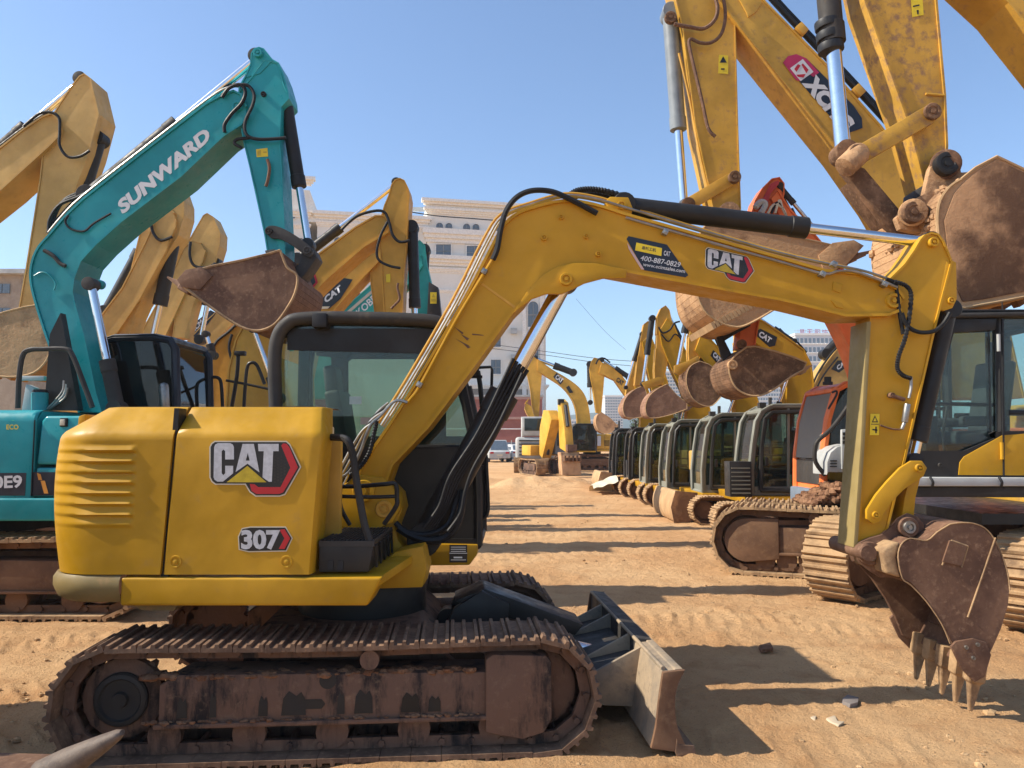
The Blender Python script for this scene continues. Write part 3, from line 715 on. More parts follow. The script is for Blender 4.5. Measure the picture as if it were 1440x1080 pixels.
    # black slotted step box
    xl, xr_ = P(448, 760, 4.3).x, P(526, 760, 4.3).x; z0, z1 = P(448, 805, 4.3).z, P(448, 763, 4.3).z
    m = M(); m.prism([Vector((xl, 4.31, z0)), Vector((xr_-.03, 4.31, z0)), Vector((xr_, 4.31, z1)), Vector((xl, 4.31, z1))], (0, .68, 0)); bx = m.build('step_box', BLKP, r, bevel=.008)
    m = M()
    for k in range(15): m.box((xl+.008+(xr_-xl-.016)*k/14, 4.65, z1+.006), (.009, .66, .012))
    m.box(((xl+xr_)/2, 4.312, z1-.008), (xr_-xl, .012, .03)); sub(m.build('step_tread', DGRY, r), bx)
    for k in range(9):
        m = M(); m.box((xr_+.002-.008*(k % 2), 4.36+.07*k, (z0+z1)/2), (.012, .02, (z1-z0)*.8), Matrix.Rotation(.3, 3, 'X')); sub(m.build('step_box_rib', RUB, r), bx)
    for px in (462, 476): m = M(); m.box(P(px, 790, 4.3)+Vector((.01, .008, -.02)), (.03, .008, .05)); sub(m.build('step_box_slot', RUB, r), bx)
    # hand rails
    rail = lambda pts, rad=.016, Y=4.34: tube3(r, [P(a, b, c[0] if c else Y) for a, b, *c in pts], rad, BLKP, 'hand_rail', 7)
    rail([(445, 615, 4.5), (470, 615, 4.42), (488, 619), (496, 640), (502, 680), (512, 735), (521, 768), (518, 785), (505, 788), (478, 788), (450, 789)], .021)
    rail([(462, 684, 4.9), (500, 684, 4.8), (540, 681, 4.7), (556, 681, 4.7), (558, 700, 4.7), (557, 712, 4.7), (540, 737, 4.72)], .014)
    rail([(480, 698, 4.72), (520, 699, 4.7), (556, 698, 4.7)], .012)
    rail([(479, 684, 4.8), (478, 702, 4.72), (481, 718, 4.72), (492, 738, 4.75)], .013)
    # swing post and boom foot
    plate(r, 'swing_post', [(466, 690), (500, 672), (540, 672), (562, 695), (566, 716), (556, 742), (560, 760), (590, 800), (592, 826), (545, 812), (470, 800), (462, 740)], 5.02, .30, CATY, .02)
    plate(r, 'swing_post_lug', [(470, 695), (500, 668), (540, 672), (560, 695), (564, 715), (552, 735), (520, 748), (478, 742)], 4.96, .05, CATY, .012)
    boss(r, (540, 716), 4.955, .055, .0, CATD); boss(r, (512, 690), 4.955, .07, .02, CATY)
    hose(r, [(560, 742, 5.0), (575, 752, 5.0), (600, 760, 5.0), (625, 757, 5.0), (640, 742, 5.0), (648, 720, 5.02), (652, 690, 5.05)], 5, .026)
    hose(r, [(556, 735, 5.0), (572, 748, 5.0), (600, 752, 5.0), (625, 742, 5.0), (636, 725, 5.02), (644, 690, 5.05)], 5, .018)
    # cab
    YC0, YC1 = 5.42, 6.38
    ob = cab(r, [(386, 770), (386, 500), (390, 474), (400, 457), (418, 449), (604, 452), (622, 460), (634, 500), (655, 570), (669, 640), (672, 700), (672, 768)], 6, YC0, YC1, 628, 1, BLKP, BLKP, GLH, .032,
             bars=[(648, 530, 672, 640, .03), (560, 628, 672, 628, .014), (386, 575, 440, 575, .02)], sc=.95)
    tube3(r, [P(a, b, YC0-.005) for a, b in [(388, 575), (386, 510), (390, 476), (402, 457), (424, 448), (500, 447), (604, 451), (624, 460)]], .048, DGRY, 'cab_guard_rail', 8, 10)
    m = M(); m.prism([P(404, 470, YC0+.02), P(412, 462, YC0+.02), P(606, 462, YC0+.02), P(618, 480, YC0+.02), P(624, 498, YC0+.02), P(404, 492, YC0+.02)], (0, .012, 0)); sub(m.build('sun_visor', BLKP, r), ob)
    m = M(); m.box(P(452, 452, YC0-.02), (.1, .14, .10)); sub(m.build('work_lamp_mount', RUB, r, bevel=.01), ob)
    def inner(nm, q_, Y_, th=.02):
        m = M(); m.prism([P(a_, b_, YC0)+Vector((0, Y_-YC0, 0)) for a_, b_ in q_], (0, th, 0)); sub(m.build(nm, BLKP, r, bevel=.004), ob)
    inner('far_door_post', [(424, 462), (452, 462), (452, 640), (424, 640)], YC1-.07); inner('far_door_header', [(400, 456), (640, 456), (648, 486), (452, 486), (400, 480)], YC1-.075)
    inner('far_door_post', [(560, 486), (612, 486), (612, 630), (560, 630)], YC1-.07); inner('far_door_panel', [(450, 612), (660, 612), (668, 765), (450, 765)], YC1-.068)
    inner('headliner', [(400, 458), (618, 458), (628, 474), (398, 474)], YC0+.05, .85)
    tube3(r, [P(452, 488, YC0)+Vector((0, .86, 0)), P(468, 478, YC0)+Vector((0, .86, 0)), P(520, 477, YC0)+Vector((0, .86, 0))], .02, BLKP, 'far_door_rail', 4)
    # inner rear wall with an opening: posts behind the seat
    for px in (428, ): 
        m = M(); m.box(P(px, 535, YC0+.12), (.08, .08, .95)); sub(m.build('inner_post', BLKP, r, bevel=.02), ob)
    m = M(); m.box(P(500, 563, YC0+.032), (.085, .004, .055)); sub(m.build('notice', D_WHT, r), ob)
    m = M(); m.box(P(517, 592, YC0+.032), (.10, .004, .05)); sub(m.build('notice', D_PNK, r), ob)
    m = M(); m.box(P(410, 490, YC0+.05), (.03, .004, .04)); sub(m.build('sticker', D_GRN, r), ob)
    m = M(); m.prism(pp([(560, 764), (672, 766), (671, 780), (660, 795), (560, 796)], YC0-.03), (0, 1.0, 0)); m.build('cab_floor', CATY, r, bevel=.012)
    m = M(); m.cyl(P(585, 785, YC0-.10), P(600, 765, YC0-.06), .05, n=18); m.build('swing_cylinder', CATY, r, bevel=.005)
    d = decal(r, [[(632, 766), (657, 766), (657, 791), (632, 791)]], YC0-.034, D_BLK, 'rating_plate')
    sub(decal(r, [[(632, 777.6), (657, 777.6), (657, 778.4), (632, 778.4)]]+[[(634, y), (655, y), (655, y+.8), (634, y+.8)] for y in (769, 772, 775, 787)]+[[(638, 783), (650, 783), (650, 785), (638, 785)]], YC0-.0365, D_WHT, 'plate_print'), d)
    # mirror frame and front rail
    tube3(r, [P(673, 517, 6.1), P(690, 516, 6.1), P(692, 520, 6.1), P(691, 553, 6.1)], .012, BLKP, 'mirror_arm', 0)
    tube3(r, [P(672, 522, 5.9), P(675, 540, 5.9), P(679, 580, 5.9), P(682, 610, 5.95)], .02, BLKP, 'mirror_arm', 0)
    m = M(); m.box(P(670, 530, 5.9), (.09, .05, .02)); m.box(P(669, 522, 5.9), (.05, .05, .06)); m.build('mirror_bracket', BLKP, r)
    tube3(r, [P(676, 641, 6.3), P(683, 641, 6.3), P(684, 660, 6.3), P(686, 700, 6.3), P(685, 722, 6.3), P(676, 731, 6.3)], .017, BLKP, 'grab_bar', 5)
    m = M(); m.box(P(676, 658, 6.3), (.05, .05, .04)); m.box(P(675, 749, 6.3), (.05, .05, .05)); m.build('door_catch', BLKP, r)
    # ---- boom
    YB = 4.98
    up = cat([(502, 678), (513, 650), (545, 603), (585, 540), (650, 428), (690, 352), (706, 322), (722, 305), (745, 294), (793, 283), (835, 288), (880, 302)], 4)
    up = [tuple(p) for p in up]+[(1000, 336), (1100, 364), (1159, 381), (1207, 385), (1240, 396), (1262, 407), (1271, 420)]
    lo = [(540, 680), (550, 652), (600, 600), (660, 520), (720, 437), (735, 422), (748, 405), (765, 388), (785, 376), (805, 371), (835, 371), (860, 376), (1000, 402), (1100, 420), (1150, 432), (1190, 442), (1250, 441), (1268, 434)]
    bm_ = beam(r, 'boom', up, lo, YB, .30, CATY, ov=.02, t=.015, sm=0, bevel=.005)
    for yy in (YB-.004, YB+.30-.03):
        q = M(); q.prism(pp([(722, 440), (742, 408), (764, 386), (786, 374), (806, 369.5), (838, 370), (882, 379), (880, 391), (848, 391), (822, 398), (806, 406), (790, 413), (768, 413), (748, 420), (732, 432)], yy), (0, .034, 0))
        sub(q.build('boom_lug', CATY, r, bevel=.005), bm_)
    boss(r, (796, 393), YB-.004, .042, .016, CATY); boss(r, (841, 358), YB+.02, .018, .025, CATY); boss(r, (824, 333), YB+.02, .016, .02, CATY, 'bolt'); boss(r, (765, 335), YB+.02, .02, .02, CATY, 'bolt'); boss(r, (789, 306), YB+.02, .016, .02, CATY, 'bolt')
    boss(r, (1256, 423), YB+.018, .05, .012, CATY)
    q = M(); q.prism(pp([(677, 400), (679, 398), (727, 432), (725, 435)], YB+.016), (0, .012, 0)); q.prism(pp([(550, 648), (552, 646), (552, 656), (548, 655)], YB+.016), (0, .012, 0)); sub(q.build('weld_seam', CATD, r), bm_)
    q = M(); q.prism(pp([(1172, 396), (1186, 400), (1182, 412), (1171, 408)], YB+.012), (0, .012, 0)); q.prism(pp([(1168, 421), (1184, 426), (1186, 434), (1176, 432)], YB+.012), (0, .012, 0)); sub(q.build('weld_pad', CATY, r, bevel=.003), bm_)
    # scratches
    decal(r, [[(638, 459), (652, 468), (650, 470)], [(648, 470), (660, 476), (657, 479)], [(640, 476), (660, 486), (657, 487)], [(664, 469), (680, 471), (680, 472), (664, 471)], [(652, 484), (662, 488), (658, 490)]], YB+.017, BUCK, 'paint_scratch')
    # pipes on the boom
    for k, (dx, dy, Y_) in enumerate(((-9, -5, YB+.05), (-13, -8, YB+.10), (-6, -3, YB+.17))):
        hose(r, [(545+dx, 603+dy), (585+dx, 540+dy), (650+dx, 428+dy), (692+dx, 345+dy), (712+dx*.6, 309+dy), (745, 293+dy), (793, 280+dy), (835, 284+dy), (880, 297+dy), (1000, 331+dy*.6), (1100, 359+dy*.5), (1172, 374+dy*.3), (1215, 381), (1245, 391)], Y_, .0095, STEEL if k != 1 else CATD, 'hydraulic_pipe', sm=4)
    hose(r, [(880, 306), (1000, 341), (1100, 369), (1158, 385), (1180, 381), (1207, 383), (1262, 404)], YB-.012, .009, STEEL, 'hydraulic_pipe', sm=4)
    hose(r, [(694, 363), (688, 372), (640, 452), (592, 540), (578, 560), (573, 566)], YB-.01, .010, CATY, 'hydraulic_pipe', sm=4)
    hose(r, [(573, 566), (560, 563), (550, 568), (535, 585), (520, 600), (505, 640), (490, 665), (476, 672)], YB-.02, .010, STEEL, 'hydraulic_pipe', sm=5)
    for q_ in ((590, 541), (681, 382), (935, 327), (1156, 386), (1243, 400), (1172, 372)):
        m = M(); c_ = P(q_[0], q_[1], YB-.012); m.box(c_, (.035, .05, .035), Matrix.Rotation(.5, 3, 'Y')); m.cyl(c_+Vector((.0, -.03, 0)), c_+Vector((0, -.015, 0)), .012, n=8); sub(m.build('pipe_clamp', STEEL, r, bevel=.004), bm_)
    hose(r, [(693, 365), (699, 350), (704, 322), (712, 296), (727, 277), (748, 268), (775, 269), (800, 279), (825, 292), (840, 300)], YB-.02, .019)
    hose(r, [(800, 275), (812, 268), (830, 266), (852, 269), (880, 277)], YB+.12, .02, ribs=True)
    hose(r, [(805, 279), (822, 273), (845, 274), (882, 283)], YB+.2, .018)
    for k in range(5):
        hose(r, [(470+k*3, 668+k*4), (480+k*4, 655), (495+k*5, 628-k*3), (512+k*4, 603-k*5), (534+k*3, 590-k*6)], YB+.06+.05*k, .008, HOSE if k % 2 else STEEL)
    hose(r, [(530, 592), (526, 610), (520, 635), (508, 655), (492, 668)], YB-.03, .014, ribs=True)
    m = M(); m.box(P(459, 607, 4.9), (.09, .05, .06)); m.build('fluid_tank_cap', D_CRM, r, bevel=.01)
    hex_logo(r, (280, 600), (160, 0), (0, 120), YN-.003)
    # emblem at the number
    dd = decal(r, [expand([(336, 755), (341, 744), (352, 742), (401, 742), (410, 757), (402, 774), (350, 775), (337, 772)], 1.5)], YN-.002, D_CRM, 'number_decal')
    sub(decal(r, [[(336, 755), (341, 744), (352, 742), (401, 742), (410, 757), (402, 774), (350, 775), (337, 772)]], YN-.0035, D_BLK), dd)
    sub(decal(r, [[(393, 745), (400, 744), (408, 757), (400, 772), (392, 772), (400, 757)]], YN-.005, D_RED), dd)
    sub(lettering(r, '307', (339, 773), (394, 773), (339, 745), YN-.0055, D_SIL, .045), dd)
    e = (1060-995)/1440
    hex_logo(r, (984.5, 335), (86, 19.8), (-1.2, 60), YB+.0185)
    d = decal(r, [[(881, 336), (884, 332), (938, 344), (968, 387), (964, 390), (906, 380)]], YB+.0175, D_NAV, 'phone_sticker')
    sub(decal(r, [[(882, 341), (906, 379), (902, 379), (884, 350)]], YB+.0162, D_PNK), d)
    sub(decal(r, [[(895, 341), (931, 349), (930, 360), (893, 352)]], YB+.0162, D_YEL), d)
    sub(lettering(r, '400-887-0829', (900, 366), (956, 376), (902, 359), YB+.0155, D_WHT, .01), d)
    sub(lettering(r, 'www.ecimsales.com', (904, 374), (963, 384), (905, 369), YB+.0155, D_WHT, .01), d)
    sub(lettering(r, 'CAT', (933, 359), (942, 361), (934, 352), YB+.0155, D_WHT, .03), d)
    sub(lettering(r, '易城工机', (902, 350.5), (922, 354.5), (903, 345.5), YB+.015, D_NAV, .02), d)
    # boom ram
    ram(r, (598, 757), (796, 393), YB+.15, .094, .058, .55, BLKP, CHRM)
    for k in range(5): hose(r, [(742-k*5, 520-k*4), (690-k*4, 605), (650-k*4, 668), (630-k*3, 712), (612-k*4, 742)], YB+.03-.012*k, .013)
    hose(r, [(735, 525), (700, 600), (668, 655), (655, 690), (648, 722), (630, 748)], YB-.02, .014)
    # stick ram
    plate(r, 'ram_bracket', [(851, 283), (858, 276), (884, 277), (890, 292), (888, 303), (858, 297)], YB+.07, .14, CATY, .01)
    boss(r, (874, 289), YB+.07, .03, .012, CATY)
    ram(r, (876, 290), (1304, 341), YB+.15, .066, .036, .60, BLKP, CHRM)
    # ---- stick
    YS = 5.02
    up = [(1226, 440), (1232, 418), (1252, 394), (1274, 372), (1288, 352), (1296, 338), (1302, 331), (1310, 328), (1319, 330), (1326, 339), (1332, 353), (1338, 368), (1316, 453), (1291, 562), (1272, 645), (1240, 771)]
    lo = [(1226, 440), (1222, 530), (1217, 627), (1208, 767)]
    st = beam(r, 'stick', up, lo[0:1]+lo[1:], YS, .215, CATY, ov=.012, t=.010, sm=0, bevel=.005)
    sub(plate(r, 'worn_face_plate', [(1225, 452), (1221, 530), (1216, 627), (1206, 770), (1200, 770), (1210, 627), (1215, 530), (1219, 452)], YS-.014, .243, WORNE, .004), st)
    for yy in (YS+.01, YS+.175): sub(plate(r, 'ram_lug', [(1332, 362), (1345, 369), (1346, 420), (1340, 433), (1328, 437), (1318, 434)], yy, .03, CATY), st)
    boss(r, (1337, 423), YS+.008, .024, .012, CATY); boss(r, (1312, 341), YS-.002, .032, .016, CATY)
    for yy in (-.08, .27): plate(r, 'stick_ear', [(1256, 398), (1280, 376), (1290, 350), (1297, 336), (1306, 330), (1300, 360), (1284, 385)], YS+yy*.0+.24, .02, CATY)
    hose(r, [(1246, 392), (1258, 398), (1262, 412), (1265, 440), (1270, 470)], YS-.03, .013)
    hose(r, [(1258, 396), (1274, 402), (1281, 415), (1278, 450), (1272, 478), (1264, 500), (1262, 518), (1270, 528), (1281, 532)], YS-.05, .014, ribs=True)
    hose(r, [(1268, 440), (1276, 458), (1292, 467), (1312, 466), (1326, 456), (1336, 440)], YS-.05, .014)
    hose(r, [(1281, 530), (1281, 545), (1278, 560)], YS-.03, .010, STEEL, 'hydraulic_pipe'); m = M(); m.cyl(P(1276, 568, YS-.03), P(1272, 594, YS-.03), .02, n=12); m.cyl(P(1272, 594, YS-.03), P(1268, 604, YS-.03), .012, n=10); m.build('pipe_fitting', STEEL, r, bevel=.004)
    m = M(); m.cyl(P(1253, 556, YS-.02), P(1272, 562, YS-.02), .014, n=10); m.build('quick_coupler', BUCK, r); boss(r, (1253, 556), YS-.005, .018, .02, BUCK, 'bolt')
    hose(r, [(1238, 598), (1254, 603), (1266, 604)], YS-.01, .006, BUCK, 'wire_tie')
    d = decal(r, [[(1224, 582), (1237, 582), (1236, 612), (1223, 612)]], YS+.005, D_YEL, 'warning_sticker')
    sub(decal(r, [[(1230.5, 584), (1235, 594), (1226, 594)], [(1225, 596), (1236, 596), (1236, 597), (1225, 597)], [(1227, 603), (1234, 604), (1234, 606), (1227, 605)], [(1231, 600), (1233, 600), (1233, 609), (1231, 609)]], YS+.0035, D_BLK, 'warning_print'), d)
    sub(decal(r, [[(1230.5, 587), (1233, 592.5), (1228, 592.5)]], YS+.002, D_YEL), d)
    # bucket ram, links
    ram(r, (1333, 436), (1284, 648), YS+.10, .055, .03, .86, BLKP, CHRM)
    lk = [(1282, 648), (1297, 648), (1304, 658), (1299, 670), (1272, 688), (1256, 704), (1243, 723), (1238, 734), (1228, 737), (1219, 730), (1219, 717), (1232, 696), (1247, 678), (1266, 658)]
    plate(r, 'bucket_link', lk, YS-.045, .03, CATY, .006); plate(r, 'bucket_link', lk, YS+.235, .03, CATY, .006)
    boss(r, (1231, 724), YS-.045, .022, .01, CATY); boss(r, (1292, 658), YS-.045, .026, .014, CATY)
    plate(r, 'push_link', [(1284, 652), (1300, 652), (1288, 700), (1284, 745), (1266, 745), (1272, 700)], YS+.03, .15, CATY, .01)
    # ---- bucket
    YK0, YK1 = 4.84, 5.58
    back = [(1270, 814), (1265, 800), (1263, 784), (1267, 766), (1279, 757), (1292, 760), (1304, 760), (1318, 748), (1335, 737), (1352, 735), (1368, 736), (1384, 742), (1397, 756), (1408, 778), (1417, 806), (1420, 830), (1418, 852), (1408, 885), (1396, 912), (1378, 946)]
    mouth = [(1352, 935), (1340, 905), (1324, 875), (1302, 843), (1282, 821)]
    bk = bucket(r, back, mouth, YK0, YK1, (1371, 1004), BUCK, 5, .026, TRKL, [(1335, 908), (1342, 901), (1366, 897), (1384, 902), (1391, 920), (1382, 950), (1368, 958), (1350, 940)], edge=False)
    m = M()
    for a_ in ((1340, 905), ): pass
    ear = [(1203, 771), (1208, 763), (1222, 757), (1240, 752), (1254, 741), (1264, 729), (1278, 722), (1292, 727), (1300, 738), (1300, 790), (1282, 822), (1256, 812), (1238, 812), (1222, 802), (1208, 790)]
    for yy in (5.0, 5.245): sub(plate(r, 'bucket_ear', ear, yy, .035, BUCK, .006), bk)
    m = M(); m.prism(pp([(1240, 773), (1258, 763), (1267, 763), (1261, 784), (1268, 813), (1246, 807)], 4.855), (0, .45, 0)); sub(m.build('bucket_throat_plate', TRKL, r, bevel=.02, segs=3), bk)  # tan lighter than the bucket puts the sunlight on the throat into its colour
    for q_, rr in (((1222, 778), .075), ((1276, 741), .065)):
        boss(r, q_, 4.99, rr, .02, BUCK, 'bucket_pin'); boss(r, q_, 4.985, rr*.62, .03, STEEL, 'bucket_pin')
    m = M(); m.cyl(P(1222, 778, 4.9), P(1222, 778, 4.9)+Vector((0, .5, 0)), .05, n=20); m.build('bucket_pin', BUCK, r)
    sub(decal(r, [[(1336, 760), (1360, 768), (1352, 796), (1326, 790)]], YK0-.014, BUCK, 'bucket_wear_plate', .016), bk)
    m = M(); 
    for a_, b_ in (((1325, 795), (1338, 760)), ((1338, 760), (1361, 768)), ((1361, 768), (1352, 798)), ((1400, 756), (1361, 868))):
        m.tube([P(a_[0], a_[1], YK0-.004), P(b_[0], b_[1], YK0-.004)], .006, 6)
    sub(m.build('weld_bead', TRKL, r), bk)
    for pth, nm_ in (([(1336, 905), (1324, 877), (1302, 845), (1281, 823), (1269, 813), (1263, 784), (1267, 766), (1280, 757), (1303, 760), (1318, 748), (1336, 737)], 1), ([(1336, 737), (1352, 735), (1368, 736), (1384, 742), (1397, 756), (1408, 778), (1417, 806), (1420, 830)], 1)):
        sub(M().tube(pp(cat(pth, 3), YK0-.001), .0045, 6).build('worn_lit_edge', TRKL, r), bk)
    for q_ in ((1358, 910), (1374, 906), (1368, 925)): sub(boss(r, q_, YK0-.02, .012, .008, STEEL, 'bolt'), bk)
    return r
hero()
# ================================================================== other machines
def simple_sides(r, Yc, xfront, f, W, tl, th, detail=False, shoe=TRK, frame=FRM, ns=None, cover=None):
    O = (xfront-f*tl/2, Yc, 0); ns = ns or int((2*(tl-th)+math.pi*th)/(.17*th/.62))
    yaw = 0 if f > 0 else math.pi
    for near in (True, False):
        sgn = -1 if near else 1
        l0, l1 = (-W/2, -W/2+.5*th/.62*.9) if near else (W/2-.5*th/.62*.9, W/2)
        if f < 0: l0, l1 = -l1, -l0; sgn = -sgn
        track(r, O, yaw, l0, l1, tl, th, ns, sgn, shoe, frame, detail and near, cover if near else None, DGRY, style='full' if th > .75 else 'mini')
    m = M(); m.box((O[0], Yc, th*.55), (tl*.45, W*.7, th*.45)); m.build('car_body', frame, r, bevel=.03)

# ---- teal machine
def teal_machine():
    r = thing('teal_excavator', 'teal excavator with white maker lettering on its boom, parked behind the yellow one', 'excavator', (-5.6, 8.7, 0))
    simple_sides(r, 8.75, -3.55, 1, 2.5, 3.6, .80, True, TRKL, RUSTF, None, RUSTF)
    Y0 = 7.55
    z1, z0 = P(30, 576, Y0).z, P(30, 700, Y0).z; xf = P(47, 640, Y0).x; xl = -8.3
    # rear hood with rounded shoulder
    def cowl(xa, xb, z0, z1, name, rs=.12, front_round=.0):
        rows = []
        for k in range(7):
            t_ = math.pi/2*k/6; rows.append([Vector((x, Y0+rs-rs*math.cos(t_), z1-rs+rs*math.sin(t_))) for x in (xa, (xa+xb)/2, xb-.05, xb-.015, xb)])
        for row in rows: row[3].y += .004; row[4].y += .03
        base = [Vector((x, Y0+(0, 0, 0, .004, .03)[i], z0)) for i, x in enumerate((xa, (xa+xb)/2, xb-.05, xb-.015, xb))]
        top = [Vector((x, 9.9, z1)) for x in (xa, (xa+xb)/2, xb-.05, xb-.015, xb)]
        m = M().grid([base]+rows+[top]); m.prism([Vector((xb-.004, Y0+.03, z0)), Vector((xb-.004, 9.9, z0)), Vector((xb-.004, 9.9, z1-.01)), Vector((xb-.004, Y0+rs, z1-.01)), Vector((xb-.004, Y0+.03, z1-rs))], (-.02, 0, 0))
        return m.build(name, TEAL, r, angle=45)
    cowl(xl, xf, z0, z1, 'engine_hood')
    xe_ = P(140, 640, Y0).x; zm = P(60, 655, Y0).z
    m = M(); m.prism([Vector((xf+.02, Y0+.02, zm+.01)), Vector((xe_, Y0+.02, zm+.01)), Vector((xe_, Y0+.02, z1-.06)), Vector((xf+.09, Y0+.02, z1-.06)), Vector((xf+.05, Y0+.02, z1-.11)), Vector((xf+.03, Y0+.02, z1-.4))], (0, 1.2, 0)); m.build('tank_cover', TEAL, r, bevel=.03, segs=3)
    m = M(); m.prism([Vector((xf+.01, Y0+.01, z0+.01)), Vector((xe_, Y0+.01, z0+.01)), Vector((xe_, Y0+.01, zm-.02)), Vector((xf+.03, Y0+.01, zm-.02))], (0, 1.2, 0)); m.build('tool_box', TEAL, r, bevel=.02, segs=3)
    m = M(); zl = P(30, 733, Y0).z; m.box(((xl+xe_)/2, Y0+1.15, (z0+zl)/2), (xe_-xl, 2.35, z0-zl-.006)); m.build('deck_frame', TEAL, r, bevel=.025, segs=3)
    m = M(); m.cyl((-5.8, 8.75, .75), (-5.8, 8.75, zl), .6, n=28); m.build('slewing_ring', BLKP, r)
    m = M(); m.tube([Vector((xf-.002, Y0-.001, z0+.02)), Vector((xf-.002, Y0-.001, z1-.1))], .006, 6); m.build('hood_seam', BLKP, r)
    d = decal(r, [[(-60, 665), (37, 665), (35, 697), (-60, 697)]], Y0-.004, NAVY); sub(lettering(r, '90E9', (-22, 688), (31, 686), (-22, 670), Y0-.006, D_WHT, .03), d)
    d = decal(r, [[(44, 664), (84, 664), (84, 697), (42, 697)]], Y0+.004, NAVY); sub(decal(r, [[(52, 665), (57, 667), (59, 675), (54, 675)], [(57, 676), (63, 676), (68, 694), (62, 694)]], Y0+.002, D_ORG), d)
    d = decal(r, [[(8+10+12*math.cos(k*math.pi/6)*(1+.12*(k % 2)), 601+9.5*math.sin(k*math.pi/6)) for k in range(12)]], Y0+.004, TEAL, 'eco_badge'); d2 = [[(18+12.5*math.cos(k*math.pi/6)*(1+.12*(k % 2)), 601+10.2*math.sin(k*math.pi/6)) for k in range(12)]]
    sub(decal(r, d2, Y0+.0015, D_GRN), d); sub(decal(r, [[(18+11.4*math.cos(k*math.pi/6)*(1+.12*(k % 2)), 601+9.1*math.sin(k*math.pi/6)) for k in range(12)]], Y0-.0005, TEAL), d)
    sub(lettering(r, 'ECO', (9, 604), (26, 604), (9, 597), Y0-.003, D_YEL, .02), d)
    m = M(); m.box(P(90, 594, Y0+.015), (.075, .02, .085)); m.build('marker_lamp', BLKP, r, bevel=.008); m = M(); m.box(P(88, 594, Y0), (.045, .02, .06)); m.build('marker_lamp_lens', D_CRM, r, bevel=.004)
    tube3(r, [P(a, b, 7.9) for a, b in [(25, 574), (27, 530), (32, 500), (42, 492), (60, 491), (92, 491), (102, 500), (116, 535), (130, 573)]], .026, DGRY, 'hand_rail', 5)
    m = M(); m.cyl(P(56, 578, 8.0), P(56, 553, 8.0), .078, n=24); m.lathe(P(56, 553, 8.0), (0, 0, 1), [(0, .078), (.015, .06), (.015, .0)], 24); m.build('breather_canister', TEAL, r); m = M(); m.cyl(P(56, 553, 8.0), P(56, 548, 8.0), .07, n=20); m.build('canister_cap', RUB, r, bevel=.006)
    m = M(); m.prism([P(62, 577, 8.1), P(70, 470, 8.1), P(85, 440, 8.1), P(110, 577, 8.1)], (0, .1, 0)); m.build('boom_foot_plate', BLKP, r)
    m = M(); m.box(P(45, 532, 8.5), (.3, .06, .05)); m.prism(pp([(36, 540), (48, 545), (48, 577), (30, 577)], 8.5), (0, .1, 0)); m.build('valve_bracket', GREY, r, bevel=.01)
    for k in range(6): hose(r, [(66+k*2, 575), (76+k*3, 565+k), (88+k*2, 550+k*4), (90+k*2.4, 535+k*5)], 8.0+.04*k, .011, GREY if k % 2 else STEEL, 'hydraulic_pipe')
    # boom
    YB = 8.32
    up = [tuple(p) for p in cat([(112, 580), (90, 533), (67, 477), (48, 417), (43, 388), (46, 366), (54, 348), (68, 332)], 4)]+[(90, 306), (117, 280), (200, 215), (290, 146), (312, 134), (328, 128), (338, 133), (345, 150)]
    lo = [(141, 580), (133, 553), (117, 477), (104, 430), (100, 411), (102, 392), (112, 366), (133, 343), (170, 310), (253, 247), (313, 190), (338, 174), (346, 160)]
    bo = beam(r, 'boom', up, lo, YB, .46, TEAL, ov=.02, t=.018, sm=0, bevel=.006)
    boss(r, (334, 150), YB+.015, .06, .02, TEAL); boss(r, (140, 400), YB+.02, .05, .015, TEAL)
    sub(lettering(r, 'SUNWARD', (173, 302), (299, 194), (162, 286), YB+.014, D_WHT, .05, .12), bo)
    for k, (o, Y_) in enumerate(((-5, YB+.08), (-9, YB+.2), (-4, YB+.34))): hose(r, [(68, 332+o), (90, 306+o), (117, 280+o), (200, 215+o), (290, 146+o), (318, 128+o*.8), (336, 122), (345, 132)], Y_, .013, HOSE if k == 1 else STEEL, 'hydraulic_pipe', sm=3)
    for k in range(3): hose(r, [(68+k*3, 328), (70+k*4, 308-k*3), (84+k*4, 288-k*4), (110+k*3, 277-k*4), (132+k, 265-k*2)], YB+.1+.1*k, .018)
    hose(r, [(96, 303), (92, 312), (100, 322), (118, 325), (132, 314), (156, 300)], YB-.01, .012)
    hose(r, [(62, 352), (75, 360), (84, 370), (92, 374)], YB-.01, .022, DGRY); hose(r, [(48, 388), (58, 383), (68, 386), (78, 398), (76, 408)], YB-.01, .008, TEAL)
    plate(r, 'ram_bracket', [(108, 290), (128, 270), (136, 262), (138, 272), (120, 290)], YB+.14, .18, TEAL)
    ram(r, (126, 276), (362, 82), YB+.23, .09, .05, .52, DGRY, CHRM)
    for yy in (YB-.09, YB+.44): ram(r, (165, 575), (128, 400), yy, .075, .045, .38, DGRY, CHRM)
    # stick
    YS = 8.36
    up = [(338, 172), (335, 150), (337, 122), (346, 106), (353, 90), (354, 75), (358, 69), (364, 67), (370, 69), (382, 84), (391, 89), (397, 104), (404, 128), (405, 138), (394, 150), (392, 197), (395, 240), (397, 283), (400, 345), (399, 364)]
    lo = [(340, 180), (343, 197), (352, 234), (360, 270), (373, 330), (378, 362), (390, 367)]
    st = beam(r, 'stick', up, lo, YS, .36, TEAL, ov=.012, t=.012, sm=0)
    sub(beam(r, 'stick_ear', [(353, 90), (354, 75), (358, 69), (364, 67), (370, 69)], [(345, 108), (365, 102), (382, 84)], YS-.015, .04, TEAL, sm=0, flange=False), st)
    q = M(); q.tube(pp([(338, 128), (356, 107), (372, 85), (391, 89)], YS+.01), .012, 6); q.tube(pp([(391, 89), (399, 118), (404, 130)], YS+.01), .010, 6); sub(q.build('weld_bead', TEAL, r), st)
